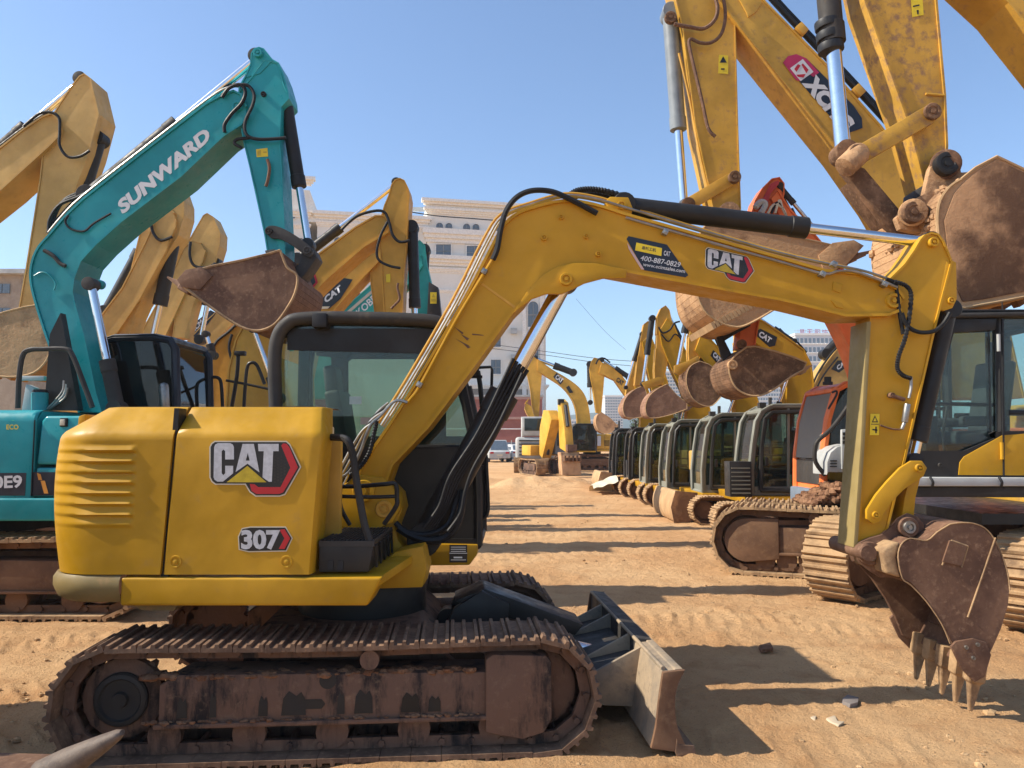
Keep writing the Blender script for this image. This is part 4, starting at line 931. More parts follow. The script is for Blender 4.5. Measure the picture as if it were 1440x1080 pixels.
    boss(r, (363, 75), YS-.015, .05, .02, TEAL); boss(r, (371, 133), YS+.01, .03, .02, BLKP, 'bolt')
    d = decal(r, [[(360, 210), (376, 208), (377, 220), (361, 221)]], YS+.008, D_YEL, 'warning_sticker'); sub(decal(r, [[(362, 212), (367, 211), (367, 219), (362, 219)], [(370, 213), (375, 213), (375, 215), (370, 215)]], YS+.006, D_GLD), d)
    hose(r, [(312, 137), (322, 124), (338, 119), (345, 130), (340, 145), (326, 160), (316, 175), (316, 186)], YS-.06, .02); hose(r, [(330, 120), (348, 120), (357, 132), (355, 148), (345, 170), (345, 186), (354, 194), (372, 196), (402, 194)], YS-.06, .019)
    hose(r, [(340, 208), (330, 202), (334, 196), (352, 194)], YS-.04, .018); hose(r, [(376, 224), (379, 236), (377, 252), (374, 262)], YS-.03, .018, BUCK, 'valve_pipe')
    plate(r, 'ram_lug', [(393, 134), (404, 130), (409, 138), (402, 146), (394, 148)], YS+.12, .12, BLKP)
    ram(r, (401, 139), (434, 345), YS+.18, .075, .042, .60, BLKP, CHRM)
    for yy in (YS-.05, YS+.37):
        plate(r, 'bucket_link', [tuple(p) for p in cat([(373, 322), (381, 317), (395, 320), (414, 330), (432, 343), (440, 352), (436, 361), (428, 358), (412, 346), (394, 336), (380, 334)], 3, True)], yy, .04, DGRY, .006)
        boss(r, (378, 325), yy, .04, .012, DGRY); boss(r, (432, 352), yy, .045, .012, DGRY)
    plate(r, 'push_link', [(426, 350), (440, 348), (446, 362), (430, 385), (414, 402), (400, 400), (404, 386), (420, 370)], YS+.04, .28, DGRY, .02)
    plate(r, 'stick_nose', [(376, 352), (390, 352), (392, 372), (384, 378), (378, 372)], YS-.02, .40, DGRY, .01); boss(r, (383, 358), YS-.02, .05, .012, DGRY)
    back = [(394, 352), (404, 376), (418, 388), (415, 412), (404, 433), (392, 450), (380, 460), (362, 465), (340, 460), (312, 443), (282, 421), (258, 403)]
    bk = bucket(r, back, [(256, 392), (262, 384), (300, 374), (340, 366), (378, 357)], 7.95, 9.05, (232, 388), BUCK, 5, .03, BUCK, [(256, 404), (250, 394), (262, 380), (284, 376), (300, 388), (282, 408)])
    for yy in (8.22, 8.66): sub(plate(r, 'bucket_ear', [(372, 352), (386, 350), (398, 370), (414, 396), (424, 410), (412, 424), (396, 412), (384, 390)], yy, .05, DGRY, .01), bk)
    # cab on the far side
    ob = cab(r, [(140, 640), (138, 500), (146, 479), (158, 475), (215, 474), (236, 478), (244, 490), (247, 640)], 3, 8.86, 9.95, 585, 1, NAVY, NAVY, GLK, .05, bars=[(196, 480, 196, 640, .02)])
    m = M(); m.cyl(P(232, 575, 8.6), P(230, 545, 8.6), .05, .055, n=14); m.lathe(P(230, 545, 8.6), (0, 0, 1), [(0, .055), (.04, .045), (.06, .0)], 14); m.build('exhaust_stack', STEEL, r, bevel=.01)
    tube3(r, [P(294, 531, 9.9), P(306, 531, 9.9), P(311, 540, 9.9), P(313, 572, 9.9)], .022, BLKP, 'mirror_arm', 4)
    tube3(r, [P(318, 535, 10.0), P(345, 540, 10.0), P(378, 547, 10.0)], .018, DGRY, 'mirror_arm', 3); tube3(r, [P(335, 500, 10.0), P(333, 530, 10.0), P(326, 572, 10.0)], .025, BLKP, 'mirror_arm', 3)
    m = M(); m.box(P(338, 497, 10.0), (.14, .08, .06)); m.build('work_lamp', BLKP, r, bevel=.01); tube3(r, [P(343, 573, 9.9), P(347, 520, 9.9), P(354, 510, 9.9), P(362, 515, 9.9), P(372, 540, 9.9)], .022, BLKP, 'grab_bar', 4)
    return r
teal_machine()

def generic(name, label, group, f, Y, bw, boom_up, boom_lo, mat, stick=None, sw=None, rams=(), hoses=(), bk=None, body=None, cabspec=None, bmat=None, detail_boom=4, links=()):
    """crawler excavator placed by survey points of its arm; body = dict(xr, xf, W, z0, z1, tl, th, Yc)"""
    Yc = body['Yc']; r = thing(name, label, 'excavator', ((body['xr']+body['xf'])/2, Yc, 0), group)
    bo = None
    if boom_up: bo = beam(r, 'boom', boom_up, boom_lo, Y, bw, mat, ov=.02, t=.02, sm=0, bevel=.008)
    st = None
    if stick: st = beam(r, 'stick', stick[0], stick[1], Y+(bw-sw)/2, sw, mat, ov=.015, t=.014, sm=0, bevel=.008)
    for a in rams: ram(r, a[0], a[1], Y+bw/2+(a[6] if len(a) > 6 else 0), a[2], a[3], a[4], a[5] if len(a) > 5 else BLKP)
    for h in hoses: hose(r, h[0], Y+h[1], h[2], h[3] if len(h) > 3 else HOSE)
    for l in links:
        for yy in (Y+bw*.5-(sw or bw)*.5-.05, Y+bw*.5+(sw or bw)*.5+.01): plate(r, 'bucket_link', l[0], yy, .045, l[1], .008)
    if bk: bucket(r, bk['back'], bk['mouth'], bk['Y0'], bk['Y1'], bk['tip'], bk.get('mat', MUDB), bk.get('teeth', 5), .035, bk.get('tooth'), bk.get('cutter'))
    b = body
    upper(r, b['xr'], b['xf'], Yc-b['W']/2, Yc+b['W']/2, b['z0'], b['z1'], f, b.get('mat', mat), b.get('cw', mat), b.get('hf', .66))
    if b.get('tracks', True): simple_sides(r, Yc, b['xt'], f, b['W'], b['tl'], b['th'], b.get('detail', False), b.get('shoe', TRKL), b.get('frame', RUSTF), None, b.get('cover'))
    if cabspec: cab(r, f=f, **cabspec)
    return r, bo, st

# ---- three dusty machines further left, arms raised to the right
G_L = 'big dusty yellow excavators with raised arms, seen past the teal boom'
X11 = lambda px, Y: (px-720)/FPX*Y
r1, bo, st = generic('crawler_excavator', 'biggest dusty yellow excavator, its raised arm cut by the picture edge beyond the teal boom', G_L, 1, 11.5, .62,
    [(-330, 560), (-300, 470), (-240, 380), (-150, 300), (0, 208), (33, 182), (60, 164), (72, 160), (82, 170)], [(-255, 560), (-235, 480), (-180, 420), (-100, 345), (0, 266), (66, 206), (80, 192), (84, 180)], TANY,
    ([(62, 198), (72, 166), (84, 146), (100, 122), (112, 107), (118, 104), (126, 110), (132, 135), (138, 160), (124, 213), (98, 283), (76, 370), (52, 430), (40, 445)], [(62, 200), (57, 250), (47, 315), (37, 377), (32, 405), (26, 440)]), .5,
    [((-60, 262), (116, 113), .11, .055, .55, DGRY), ((140, 196), (112, 290), .10, .05, .8)],
    [([(33, 178), (55, 160), (72, 158), (83, 166), (84, 185), (84, 205), (95, 220), (112, 220), (126, 212)], -.06, .022), ([(0, 205), (40, 175), (70, 156)], .2, .02)],
    dict(back=[(60, 428), (72, 450), (74, 480), (66, 506), (48, 524), (20, 530), (-10, 528), (-50, 520)], mouth=[(-60, 470), (-30, 450), (10, 438), (34, 432)], Y0=11.0, Y1=12.4, tip=(-80, 505), mat=MUDB),
    dict(Yc=11.8, xr=-14.5, xf=-10.2, W=2.9, z0=1.1, z1=2.3, xt=-9.6, tl=4.4, th=.95), None)
r2, bo, st = generic('crawler_excavator', 'dusty yellow excavator whose stick tip shows just under the white lettered teal boom', G_L, 1, 15, .62,
    [(60, 600), (70, 540), (95, 490), (134, 455), (172, 405), (205, 340), (222, 302), (236, 290), (244, 300)], [(120, 600), (122, 540), (135, 500), (165, 465), (195, 420), (232, 352), (245, 320), (246, 308)], TANY,
    ([(205, 315), (220, 290), (236, 268), (245, 261), (252, 266), (258, 284), (258, 302), (250, 330), (228, 366), (208, 400), (188, 445), (180, 475)], [(203, 320), (197, 328), (188, 365), (177, 410), (168, 450), (163, 475)]), .5,
    [((246, 330), (214, 480), .13, .06, .66), ((150, 440), (243, 268), .12, .06, .5)], [([(215, 296), (212, 310), (216, 328), (226, 338), (242, 333)], -.05, .03)], None,
    dict(Yc=15.3, xr=-14.5, xf=-9.2, W=2.9, z0=1.1, z1=2.3, xt=-8.4, tl=4.4, th=.95), None)
r3, bo, st = generic('crawler_excavator', 'smallest looking dusty yellow excavator of the three, its arm peeking beside the teal bucket', G_L, 1, 19, .62,
    [(150, 600), (155, 540), (175, 500), (200, 465), (225, 420), (248, 372), (258, 350), (270, 338), (282, 342)], [(200, 600), (202, 540), (212, 510), (232, 470), (262, 405), (284, 368), (288, 352)], TANY,
    ([(255, 365), (262, 345), (275, 322), (286, 303), (291, 300), (299, 305), (309, 327), (308, 345), (300, 372), (284, 404), (272, 424), (258, 475)], [(254, 372), (252, 406), (247, 440), (243, 475)]), .5,
    [((303, 370), (282, 478), .13, .06, .55)], [([(268, 340), (267, 360), (274, 374), (292, 376), (303, 370)], -.05, .035)], None,
    dict(Yc=19.3, xr=-16, xf=-10.5, W=2.9, z0=1.1, z1=2.3, xt=-9.6, tl=4.4, th=.95), None)

# ---- two machines behind the front cab
G_M = 'yellow excavators standing behind the front cab'
r4, bo, st = generic('crawler_excavator', 'yellow excavator with red edged hexagon emblem on the boom rising behind the front cab', G_M, 1, 12.3, .55,
    [(318, 585), (322, 520), (332, 478), (348, 448), (375, 420), (449, 357), (500, 320), (528, 304), (540, 304), (546, 312)], [(392, 585), (388, 520), (394, 475), (408, 441), (460, 390), (512, 345), (545, 326), (548, 318)], FARY if False else CATD,
    ([(534, 315), (541, 289), (547, 275), (551, 260), (556, 253), (562, 251), (568, 254), (573, 264), (575, 275), (570, 347), (567, 382), (564, 455)], [(534, 330), (534, 343), (537, 371), (541, 445), (543, 460)]), .42,
    [((420, 365), (558, 258), .085, .045, .42), ((580, 320), (584, 452), .09, .045, .85), ((392, 560), (357, 462), .08, .045, .3, BLKP, -.4)],
    [([(480, 323), (500, 305), (524, 297), (540, 298), (547, 312), (552, 330), (562, 340), (576, 338)], -.06, .024), ([(545, 312), (536, 330), (530, 352), (533, 366), (548, 374), (563, 377)], -.06, .022)],
    None, dict(Yc=12.6, xr=-8.2, xf=-4.0, W=2.8, z0=1.05, z1=2.1, xt=-3.4, tl=4.2, th=.9, detail=False), None)
sub(decal(r4, [[(430, 386), (443, 384), (447, 397), (438, 408), (426, 410), (424, 400)]], 12.3+.01, D_RED), bo); sub(decal(r4, [[(428, 388), (441, 387), (444, 397), (436, 405), (426, 407)]], 12.3+.007, D_BLK), bo)
sub(lettering(r4, 'CAT', (413, 410), (433, 398), (409, 402), 12.3+.005, D_WHT, .04), bo)
d = decal(r4, [[(543, 386), (549, 385), (549, 397), (543, 397)]], 12.36+.01, D_YEL, 'warning_sticker')
hose(r4, [(560, 398), (559, 405), (562, 420), (556, 428), (550, 434)], 12.3, .02, BUCK, 'valve_pipe')
r5, bo, st = generic('crawler_excavator', 'yellow excavator with black maker plate, its boom half hidden by the hexagon emblem boom', G_M, 1, 14.6, .55,
    [(352, 585), (356, 530), (372, 485), (400, 440), (440, 400), (505, 345), (528, 335), (540, 345)], [(432, 585), (430, 530), (440, 480), (464, 441), (495, 405), (532, 366), (542, 354)], CATD,
    ([(520, 350), (530, 330), (540, 322), (552, 330), (556, 360), (552, 450)], [(520, 370), (522, 400), (530, 460)]), .42, [((300, 500), (290, 470), .07, .04, .5)], (), None,
    dict(Yc=14.9, xr=-9.2, xf=-4.6, W=2.8, z0=1.05, z1=2.1, xt=-4.0, tl=4.2, th=.9), None)
sub(plate_logo(r5, [(442, 431), (457, 412), (474, 394), (484, 391), (496, 393), (479, 420), (463, 434)], (458, 427), (481, 409), (455, 418), 14.6+.01), bo)
sub(decal(r5, [[(443, 431), (464, 431), (461, 434), (443, 435)]], 14.6+.006, D_CRM), bo)
# elbow and steel work of another boom, glimpsed between teal bucket and cab
r6, bo, st = generic('crawler_excavator', 'yellow excavator whose bent boom and hoses show between the two front cab roofs', G_M, 1, 16.5, .5,
    [(285, 600), (288, 540), (292, 510), (300, 488), (318, 468), (334, 456), (400, 420)], [(345, 600), (345, 540), (346, 510), (350, 490), (372, 475), (410, 450)], CATD, None, None,
    [((292, 540), (304, 500), .05, .03, .5)], [([(290, 505), (305, 480), (322, 466), (334, 452), (331, 440)], -.05, .03), ([(330, 520), (322, 490), (326, 470)], -.06, .03)], None,
    dict(Yc=16.8, xr=-10.5, xf=-5.8, W=2.8, z0=1.05, z1=2.1, xt=-5.2, tl=4.2, th=.9), None)
m = M(); m.prism(pp([(262, 486), (292, 452), (318, 428), (352, 405), (360, 420), (325, 450), (300, 478), (280, 500)], 21), (0, .5, 0))
r7, bo, st = generic('crawler_excavator', 'yellow excavator boom with dark lettered plate glimpsed through the gap under the teal bucket', G_M, 1, 21, .5,
    [(215, 600), (222, 545), (245, 505), (262, 482), (292, 450), (318, 426), (360, 396)], [(262, 600), (262, 550), (276, 515), (292, 490), (325, 455), (370, 420)], TANY, None, None, (), (), None,
    dict(Yc=21.3, xr=-14.5, xf=-9.2, W=2.8, z0=1.05, z1=2.1, xt=-8.5, tl=4.2, th=.9), None)
sub(decal(r7, [[(268, 470), (276, 452), (296, 436), (304, 440), (292, 456), (274, 474)]], 21+.01, D_NAV), bo); sub(lettering(r7, 'XCMG', (271, 469), (290, 450), (268, 463), 21+.005, D_WHT, .03), bo)

# ---- sea green machine with a lettered boom, and the red boom beside it
r8, bo, st = generic('crawler_excavator', 'sea green excavator with white lettering on its boom, seen above the front cab roof', None, 1, 17.5, .5,
    [(400, 560), (420, 500), (478, 440), (540, 385), (572, 357), (584, 352), (592, 360)], [(470, 560), (480, 500), (520, 460), (562, 412), (585, 385), (594, 372)], SEAG,
    ([(574, 365), (582, 345), (590, 338), (597, 345), (600, 375), (606, 400), (607, 455)], [(572, 380), (576, 410), (582, 460)]), .4,
    [((598, 352), (592, 455), .11, .05, .7)], (), None, dict(Yc=17.8, xr=-8.2, xf=-4.2, W=2.8, z0=1.05, z1=2.1, xt=-3.6, tl=4.2, th=.9), None)
sub(lettering(r8, 'KOBELCO', (506, 445), (550, 403), (500, 437), 17.5+.012, D_WHT, .02), bo)
sub(decal(r8, [[(484, 441), (562, 374), (564, 377), (488, 443)]], 17.5+.010, D_CRM), bo)
plate(r8, 'mud_flap', [(603, 396), (616, 404), (621, 450), (600, 452)], 17.4, .3, DGRY); d = decal(r8, [[(605, 411), (614, 411), (614, 427), (605, 427)]], 17.38, D_YEL, 'warning_sticker'); sub(decal(r8, [[(609.5, 413), (612, 418), (607, 418)], [(606, 420), (613, 420), (613, 424), (606, 424)]], 17.375, D_GLD), d)
r9 = thing('crawler_excavator', 'red excavator boom with white round mark just above the front cab roof', 'excavator', (-6.0, 20.3, 0))
beam(r9, 'boom', [(400, 600), (420, 540), (448, 480), (478, 442), (496, 419), (505, 412), (512, 420)], [(455, 600), (462, 545), (485, 495), (500, 468), (516, 440), (516, 430)], 20, .5, REDP, sm=0)
decal(r9, [[(498+5*math.cos(k*.52), 425+5*math.sin(k*.52)) for k in range(12)]], 20.0, D_CRM)
upper(r9, -10, -5.6, 18.9, 21.7, 1.05, 2.1, 1, REDP, REDP); simple_sides(r9, 20.3, -5.0, 1, 2.8, 4.2, .9)
# ================================================================== right-hand row, machines facing the lane
# ---- B: golden yellow machine with black and yellow cab
def machine_b():
    r = thing('crawler_excavator', 'golden yellow excavator with black and yellow cab, clay caked bucket hanging beside the front arm', 'excavator', (6.6, 8.4, 0))
    YS = 8.05
    st = beam(r, 'stick', [(1178, -140), (1205, -60), (1218, 0), (1277, 165), (1299, 242), (1304, 262)], [(1318, -160), (1316, -60), (1316, 0), (1328, 133), (1331, 205), (1328, 240), (1310, 262)], YS, .42, XCM, ov=.02, t=.02, sm=0)
    sub(plate(r, 'worn_strip', [(1212, 0), (1219, 0), (1276, 160), (1268, 160)], YS+.16, .05, CATY), st)
    d = decal(r, [[(1281, -3), (1297, -6), (1299, 21), (1283, 24)]], YS+.012, D_YEL, 'warning_sticker'); sub(decal(r, [[(1284, 8), (1293, 6), (1293, 8), (1284, 10)], [(1289, 14), (1292, 14), (1292, 20), (1290, 20)]], YS+.010, D_BLK), d)
    q = M(); q.tube(pp([(1302, 132), (1328, 134)], YS+.01), .014, 6); sub(q.build('weld_bead', XCY, r), st)
    bo = beam(r, 'boom', [(1190, -150), (1260, -190), (1340, -170), (1450, -70), (1540, 40), (1640, 250), (1690, 520), (1700, 615)], [(1270, -90), (1330, -80), (1420, 2), (1490, 90), (1550, 230), (1590, 520), (1600, 615)], YS-.06, .56, XCY, ov=.02, t=.02, sm=0)
    ram(r, (1154, -120), (1186, 216), YS+.2, .125, .082, .54, DGRY, CHRM, eye_m=MUDD)
    for k in range(3): q = M(); q.cyl(P(1163+k*2.2, 30+k*16, YS+.2), P(1164.6+k*2.2, 41+k*16, YS+.2), .137, n=20); q.build('cylinder_boot', RUB, r, bevel=.01)
    for yy in (YS-.10, YS+.45):
        plate(r, 'bucket_link', [(1204, 206), (1300, 150), (1318, 150), (1322, 160), (1314, 172), (1214, 229), (1202, 226)], yy, .07, XCM, .01)
        boss(r, (1310, 158), yy, .09, .035, MUDD)
    m = M(); m.cyl(P(1187, 236, YS-.2), P(1212, 213, YS-.2)+Vector((0, .05, 0)), .115, n=20); m.cyl(P(1206, 217, YS-.2), P(1206, 217, YS+.62), .115, n=20); m.build('link_pin_housing', MUDB, r, bevel=.02)
    boss(r, (1206, 217), YS-.2, .10, .03, MUDD)
    for yy in (YS-.07, YS+.33):
        plate(r, 'push_link', [(1184, 240), (1196, 230), (1216, 236), (1270, 300), (1290, 312), (1288, 330), (1262, 332), (1246, 318), (1228, 292)], yy, .10, MUDD, .02)
    q = M(); q.prism(pp([(1200, 250), (1214, 246), (1262, 306), (1250, 316)], YS), (0, .36, 0)); q.build('push_link_web', MUDD, r, bevel=.02)
    m = M(); m.cyl(P(1284, 299, 7.72), P(1284, 299, 8.75), .14, n=22); m.build('link_pin_housing', MUDB, r, bevel=.02); boss(r, (1284, 299), 7.72, .11, .03, MUDD)
    m = M(); m.cyl(P(1330, 231, 7.80), P(1330, 231, 8.8), .15, n=22); m.build('bucket_pin_housing', BUCK, r, bevel=.02); boss(r, (1330, 231), 7.80, .12, .04, BLKP)
    for yy in (7.86, 8.62): plate(r, 'bucket_ear', [(1260, 306), (1276, 286), (1300, 272), (1308, 236), (1318, 218), (1336, 212), (1350, 226), (1352, 242), (1380, 240), (1360, 300), (1330, 330), (1284, 326), (1266, 322)], yy, .09, MUDB, .015)
    m = M(); m.prism([P(1296, 262, YS+.02), P(1318, 248, YS+.02), P(1316, 264, YS+.02), P(1294, 282, YS+.02)], (0, .4, 0)); m.build('stick_nose', BLKP, r, bevel=.02)
    back = [(1352, 252), (1336, 262), (1322, 282), (1318, 306), (1320, 335), (1328, 375), (1338, 410), (1348, 432), (1380, 428), (1440, 417), (1500, 404)]
    mouth = [(1500, 300), (1468, 262), (1440, 238), (1402, 220), (1372, 236)]
    b_ = bucket(r, back, mouth, 7.55, 8.98, (1540, 380), MUDB, 5, .045, MUDD)
    m = M(); m.prism(pp([(1374, 241), (1402, 224), (1440, 242), (1470, 270), (1500, 320), (1500, 396), (1440, 410), (1382, 421), (1354, 424), (1344, 400), (1334, 360), (1328, 310), (1342, 272), (1354, 258)], 7.535), (0, .02, 0)); sub(m.build('cheek_plate', MUDX, r, bevel=.01), b_)
    m = M()
    for k in range(3): m.tube([P(1326+k*5, 312+k*30, 7.9), P(1326+k*5, 312+k*30, 8.4)], .02, 6)
    rnd = random.Random(5)
    for k in range(90):
        t_ = rnd.random(); i_ = int(t_*7); a, b = back[i_], back[i_+1]; f_ = t_*7-i_
        p = P(a[0]+(b[0]-a[0])*f_, a[1]+(b[1]-a[1])*f_, 7.56); lump(m, p+Vector((-.005, .02+rnd.random()**1.6*1.35, 0)), .02+.05*rnd.random(), k, 1, .8)
    sub(m.build('clay_clods', MUDB, r, kind='stuff'), b_)
    # cab
    ob = cab(r, [(1500, 690), (1500, 448), (1480, 441), (1345, 441), (1332, 446), (1305, 540), (1281, 630), (1274, 688)], 5, 7.10, 8.05, 640, -1, BLKP, BLKP, GLC, .05,
             bars=[(1407, 444, 1412, 688, .045), (1306, 567, 1410, 569, .02), (1393, 450, 1396, 615, .022), (1422, 580, 1500, 580, .03)], sc=1.05)
    m = M(); m.prism(pp([(1338, 448), (1330, 466), (1278, 632), (1294, 632), (1304, 600), (1342, 468), (1400, 464), (1402, 448)], 7.08), (0, .05, 0)); sub(m.build('door_frame', BLKP, r, bevel=.008), ob)
    m = M(); m.prism(pp([(1392, 610), (1400, 606), (1400, 616), (1356, 634), (1300, 634), (1282, 634), (1274, 688), (1500, 690), (1500, 606), (1410, 606)], 7.075), (0, .03, 0)); lo_ = m.build('cab_skirt', BLKP, r); sub(lo_, ob)
    m = M(); m.prism(pp([(1348, 668), (1350, 650), (1356, 642), (1410, 612), (1500, 606), (1500, 669)], 7.065), (0, .012, 0)); sub(m.build('yellow_door_panel', CATY, r, bevel=.004), ob)
    m = M(); m.prism(pp([(1409.6, 448), (1411.6, 448), (1413.2, 688), (1411.2, 688)], 7.055), (0, .02, 0)); sub(m.build('door_gap', RUB, r), ob)
    for a_, b_ in ((1408.5, 622), (1404, 470)):
        m = M(); m.cyl(P(a_, b_, 7.05), P(a_+.6, b_+24, 7.05), .016, n=10); sub(m.build('door_hinge', CATY if b_ > 600 else GREY, r), ob)
    boss(r, (1322, 654), 7.07, .02, .01, DGRY, 'bolt')
    m = M(); m.prism(pp([(1330, 440), (1480, 437), (1500, 444), (1328, 447)], 7.04), (0, 1.1, 0)); sub(m.build('roof_cap', DGRY, r, bevel=.03, segs=3), ob)
    m = M(); m.prism(pp([(1270, 671), (1520, 672), (1520, 684), (1288, 684)], 7.0), (0, .25, 0)); m.build('side_step', GREY, r, bevel=.02)
    m = M(); m.prism(pp([(1286, 685), (1520, 685), (1520, 700), (1284, 699)], 7.06), (0, .3, 0)); m.build('side_rail', DGRY, r, bevel=.01)
    for px in (1308, 1405): tube3(r, [P(px, 671, 6.98), P(px+4, 678, 6.96), P(px+3, 684, 6.99)], .012, RUB, 'step_clip', 3)
    m = M(); m.tube([P(1410, 441, 7.3), P(1409, 425, 7.3)], .006, 6); m.build('antenna', BLKP, r)
    x0, x1 = 9.4, 4.35
    upper(r, 9.6, 5.6, 7.1, 9.95, 1.05, 2.0, -1, XCY, DGRY, .62)
    m = M(); m.box((6.6, 8.5, 1.0), (4.6, 2.7, .1)); m.build('deck_plate', BLKP, r)
    # undercarriage slewed towards the camera
    fw_ = Vector((-.77, -.63, 0)).normalized(); yaw = math.atan2(fw_.y, fw_.x); lf = Vector((-fw_.y*-1, fw_.x, 0)); lf = Vector((-math.sin(yaw), math.cos(yaw), 0))
    L = 3.9; O = Vector((3.85, 7.55, 0))-fw_*(L/2)
    track(r, O, yaw, .66, 1.16, L, .88, 40, 1, TRKL, RUSTF, True, RUSTF, FRM, 'full')
    track(r, O, yaw, -1.16, -.66, L, .88, 40, 1, TRKL, RUSTF, True, RUSTF, FRM, 'full')
    m = M(); m.box(O+Vector((0, 0, .52)), (2.0, 1.2, .4), Matrix.Rotation(yaw, 3, 'Z')); m.cyl(O+Vector((0, 0, .7)), O+Vector((0, 0, .98)), .6, n=28); m.build('car_body', FRM, r, bevel=.02)
    return r
machine_b()

# ---- A: machine behind with the big lettered boom
rA, bo, st = generic('crawler_excavator', 'golden yellow excavator with red and navy boom decal, arm towering above the front machine', None, -1, 11.1, .62,
    [(985, -110), (1010, -70), (1077, 4), (1160, 89), (1238, 177), (1290, 245), (1360, 350), (1420, 470), (1440, 560)], [(985, -40), (1033, 26), (1100, 110), (1182, 211), (1235, 286), (1290, 380), (1330, 480), (1345, 560)], XCY,
    ([(930, -110), (938, -60), (952, 0), (962, 43), (979, 175), (1006, 298), (1012, 304)], [(1040, -110), (1032, -40), (1033, 30), (1037, 180), (1041, 294), (1036, 304), (1018, 304)]), .50,
    [((942, 20), (962, 292), .115, .065, .60, RAMG)],
    [([(1003, -10), (1009, 10), (1005, 28), (990, 40), (970, 38), (948, 34)], -.06, .03, BUCK), ([(1016, -10), (1020, 22), (1014, 48), (1000, 60), (984, 60), (972, 55), (969, 62), (975, 90), (988, 145), (996, 180), (1006, 192)], -.05, .026, BUCK), ([(955, 75), (970, 140), (985, 220), (1000, 280)], .1, .02, CATD)],
    dict(back=[(1024, 314), (1000, 312), (984, 330), (978, 370), (980, 410), (990, 436), (1010, 452), (1036, 460), (1060, 452), (1100, 428), (1150, 396), (1196, 362)], mouth=[(1176, 346), (1150, 340), (1100, 330), (1060, 320)], Y0=10.75, Y1=12.1, tip=(1234, 350), mat=MUDB, tooth=BUCK, cutter=[(1160, 386), (1150, 360), (1170, 342), (1200, 338), (1214, 346), (1190, 372)]),
    dict(Yc=11.4, xr=11.0, xf=6.6, W=2.9, z0=1.1, z1=2.3, xt=5.0, tl=4.4, th=.95, tracks=True), None,
    links=[([(966, 278), (1028, 242), (1040, 244), (1042, 254), (974, 294), (964, 292)], CATD)])
q = M(); q.cyl(P(968, 287, 10.95), P(968, 287, 11.9), .10, n=18); q.build('link_pin_housing', MUDD, rA, bevel=.01); boss(rA, (1033, 249), 11.0, .09, .03, MUDD)
boss(rA, (943, 25), 11.2, .09, .03, MUDD)
m = M(); m.cyl(P(1025, 298, 10.95), P(1055, 304, 10.95)+Vector((0, .9, 0)), .16, n=18); m.build('bucket_pin_housing', MUDD, rA, bevel=.02)
for k, (o, rr) in enumerate(((-6, .045), (-13, .04))): hose(rA, [(1040+6, -50+o), (1083, 2+o), (1160, 84+o), (1240, 170+o), (1262, 196+o)], 11.2+.1*k, rr, BLKP, 'hydraulic_pipe', sm=3)
for a_, b_ in ((1125, 44), (1205, 130)): q = M(); q.box(P(a_, b_, 11.15), (.16, .2, .12), Matrix.Rotation(.85, 3, 'Y')); sub(q.build('pipe_clamp', CATD, rA, bevel=.01), bo)
Y = 11.1+.008
d = decal(rA, [[(1101, 88), (1108, 79), (1120, 76), (1134, 82), (1152, 100), (1200, 148), (1212, 166), (1213, 180), (1196, 186), (1180, 178)]], Y, D_NAV, 'maker_decal')
sub(decal(rA, [[(1101, 88), (1108, 79), (1120, 76), (1134, 82), (1152, 102), (1144, 108), (1138, 104), (1126, 114), (1120, 113)]], Y-.004, D_MAG), d)
sub(decal(rA, [[(1111, 96), (1129, 83), (1144, 101), (1126, 114)]], Y-.008, D_WHT), d)
for tri in ([(1117, 97), (1122, 90), (1126, 92), (1120, 101)], [(1129, 89), (1137, 98), (1134, 103), (1127, 91)], [(1120, 105), (1133, 104), (1130, 109), (1122, 108)]): sub(decal(rA, [tri], Y-.011, D_RED), d)
sub(lettering(rA, 'XCMG', (1127, 117), (1184, 186), (1147, 104), Y-.008, D_WHT, .07), d)
d = decal(rA, [[(1011, 77), (1024, 78), (1024, 104), (1010, 103)]], 11.172, D_YEL, 'warning_sticker'); sub(decal(rA, [[(1017, 79), (1022, 88), (1012, 88)], [(1014, 96), (1019, 96), (1019, 98), (1014, 98)]], 11.169, D_BLK), d)
q = M(); q.prism(pp([(1038, -4), (1050, 18), (1052, 24), (1063, 17), (1072, 2)], 11.10), (0, .03, 0)); sub(q.build('pivot_plate', XCY, rA, bevel=.006), bo)

lp = M()
for k in range(17):
    t_ = k/16; c_ = P(1004+82*t_, 457-43*t_, 10.72); lp.box(c_+Vector((0, .7, 0)), (.045, 1.36, .10), Matrix.Rotation(-.49, 3, 'Y'))
lp.build('bucket_lip_ribs', LUMC, rA, kind='stuff')
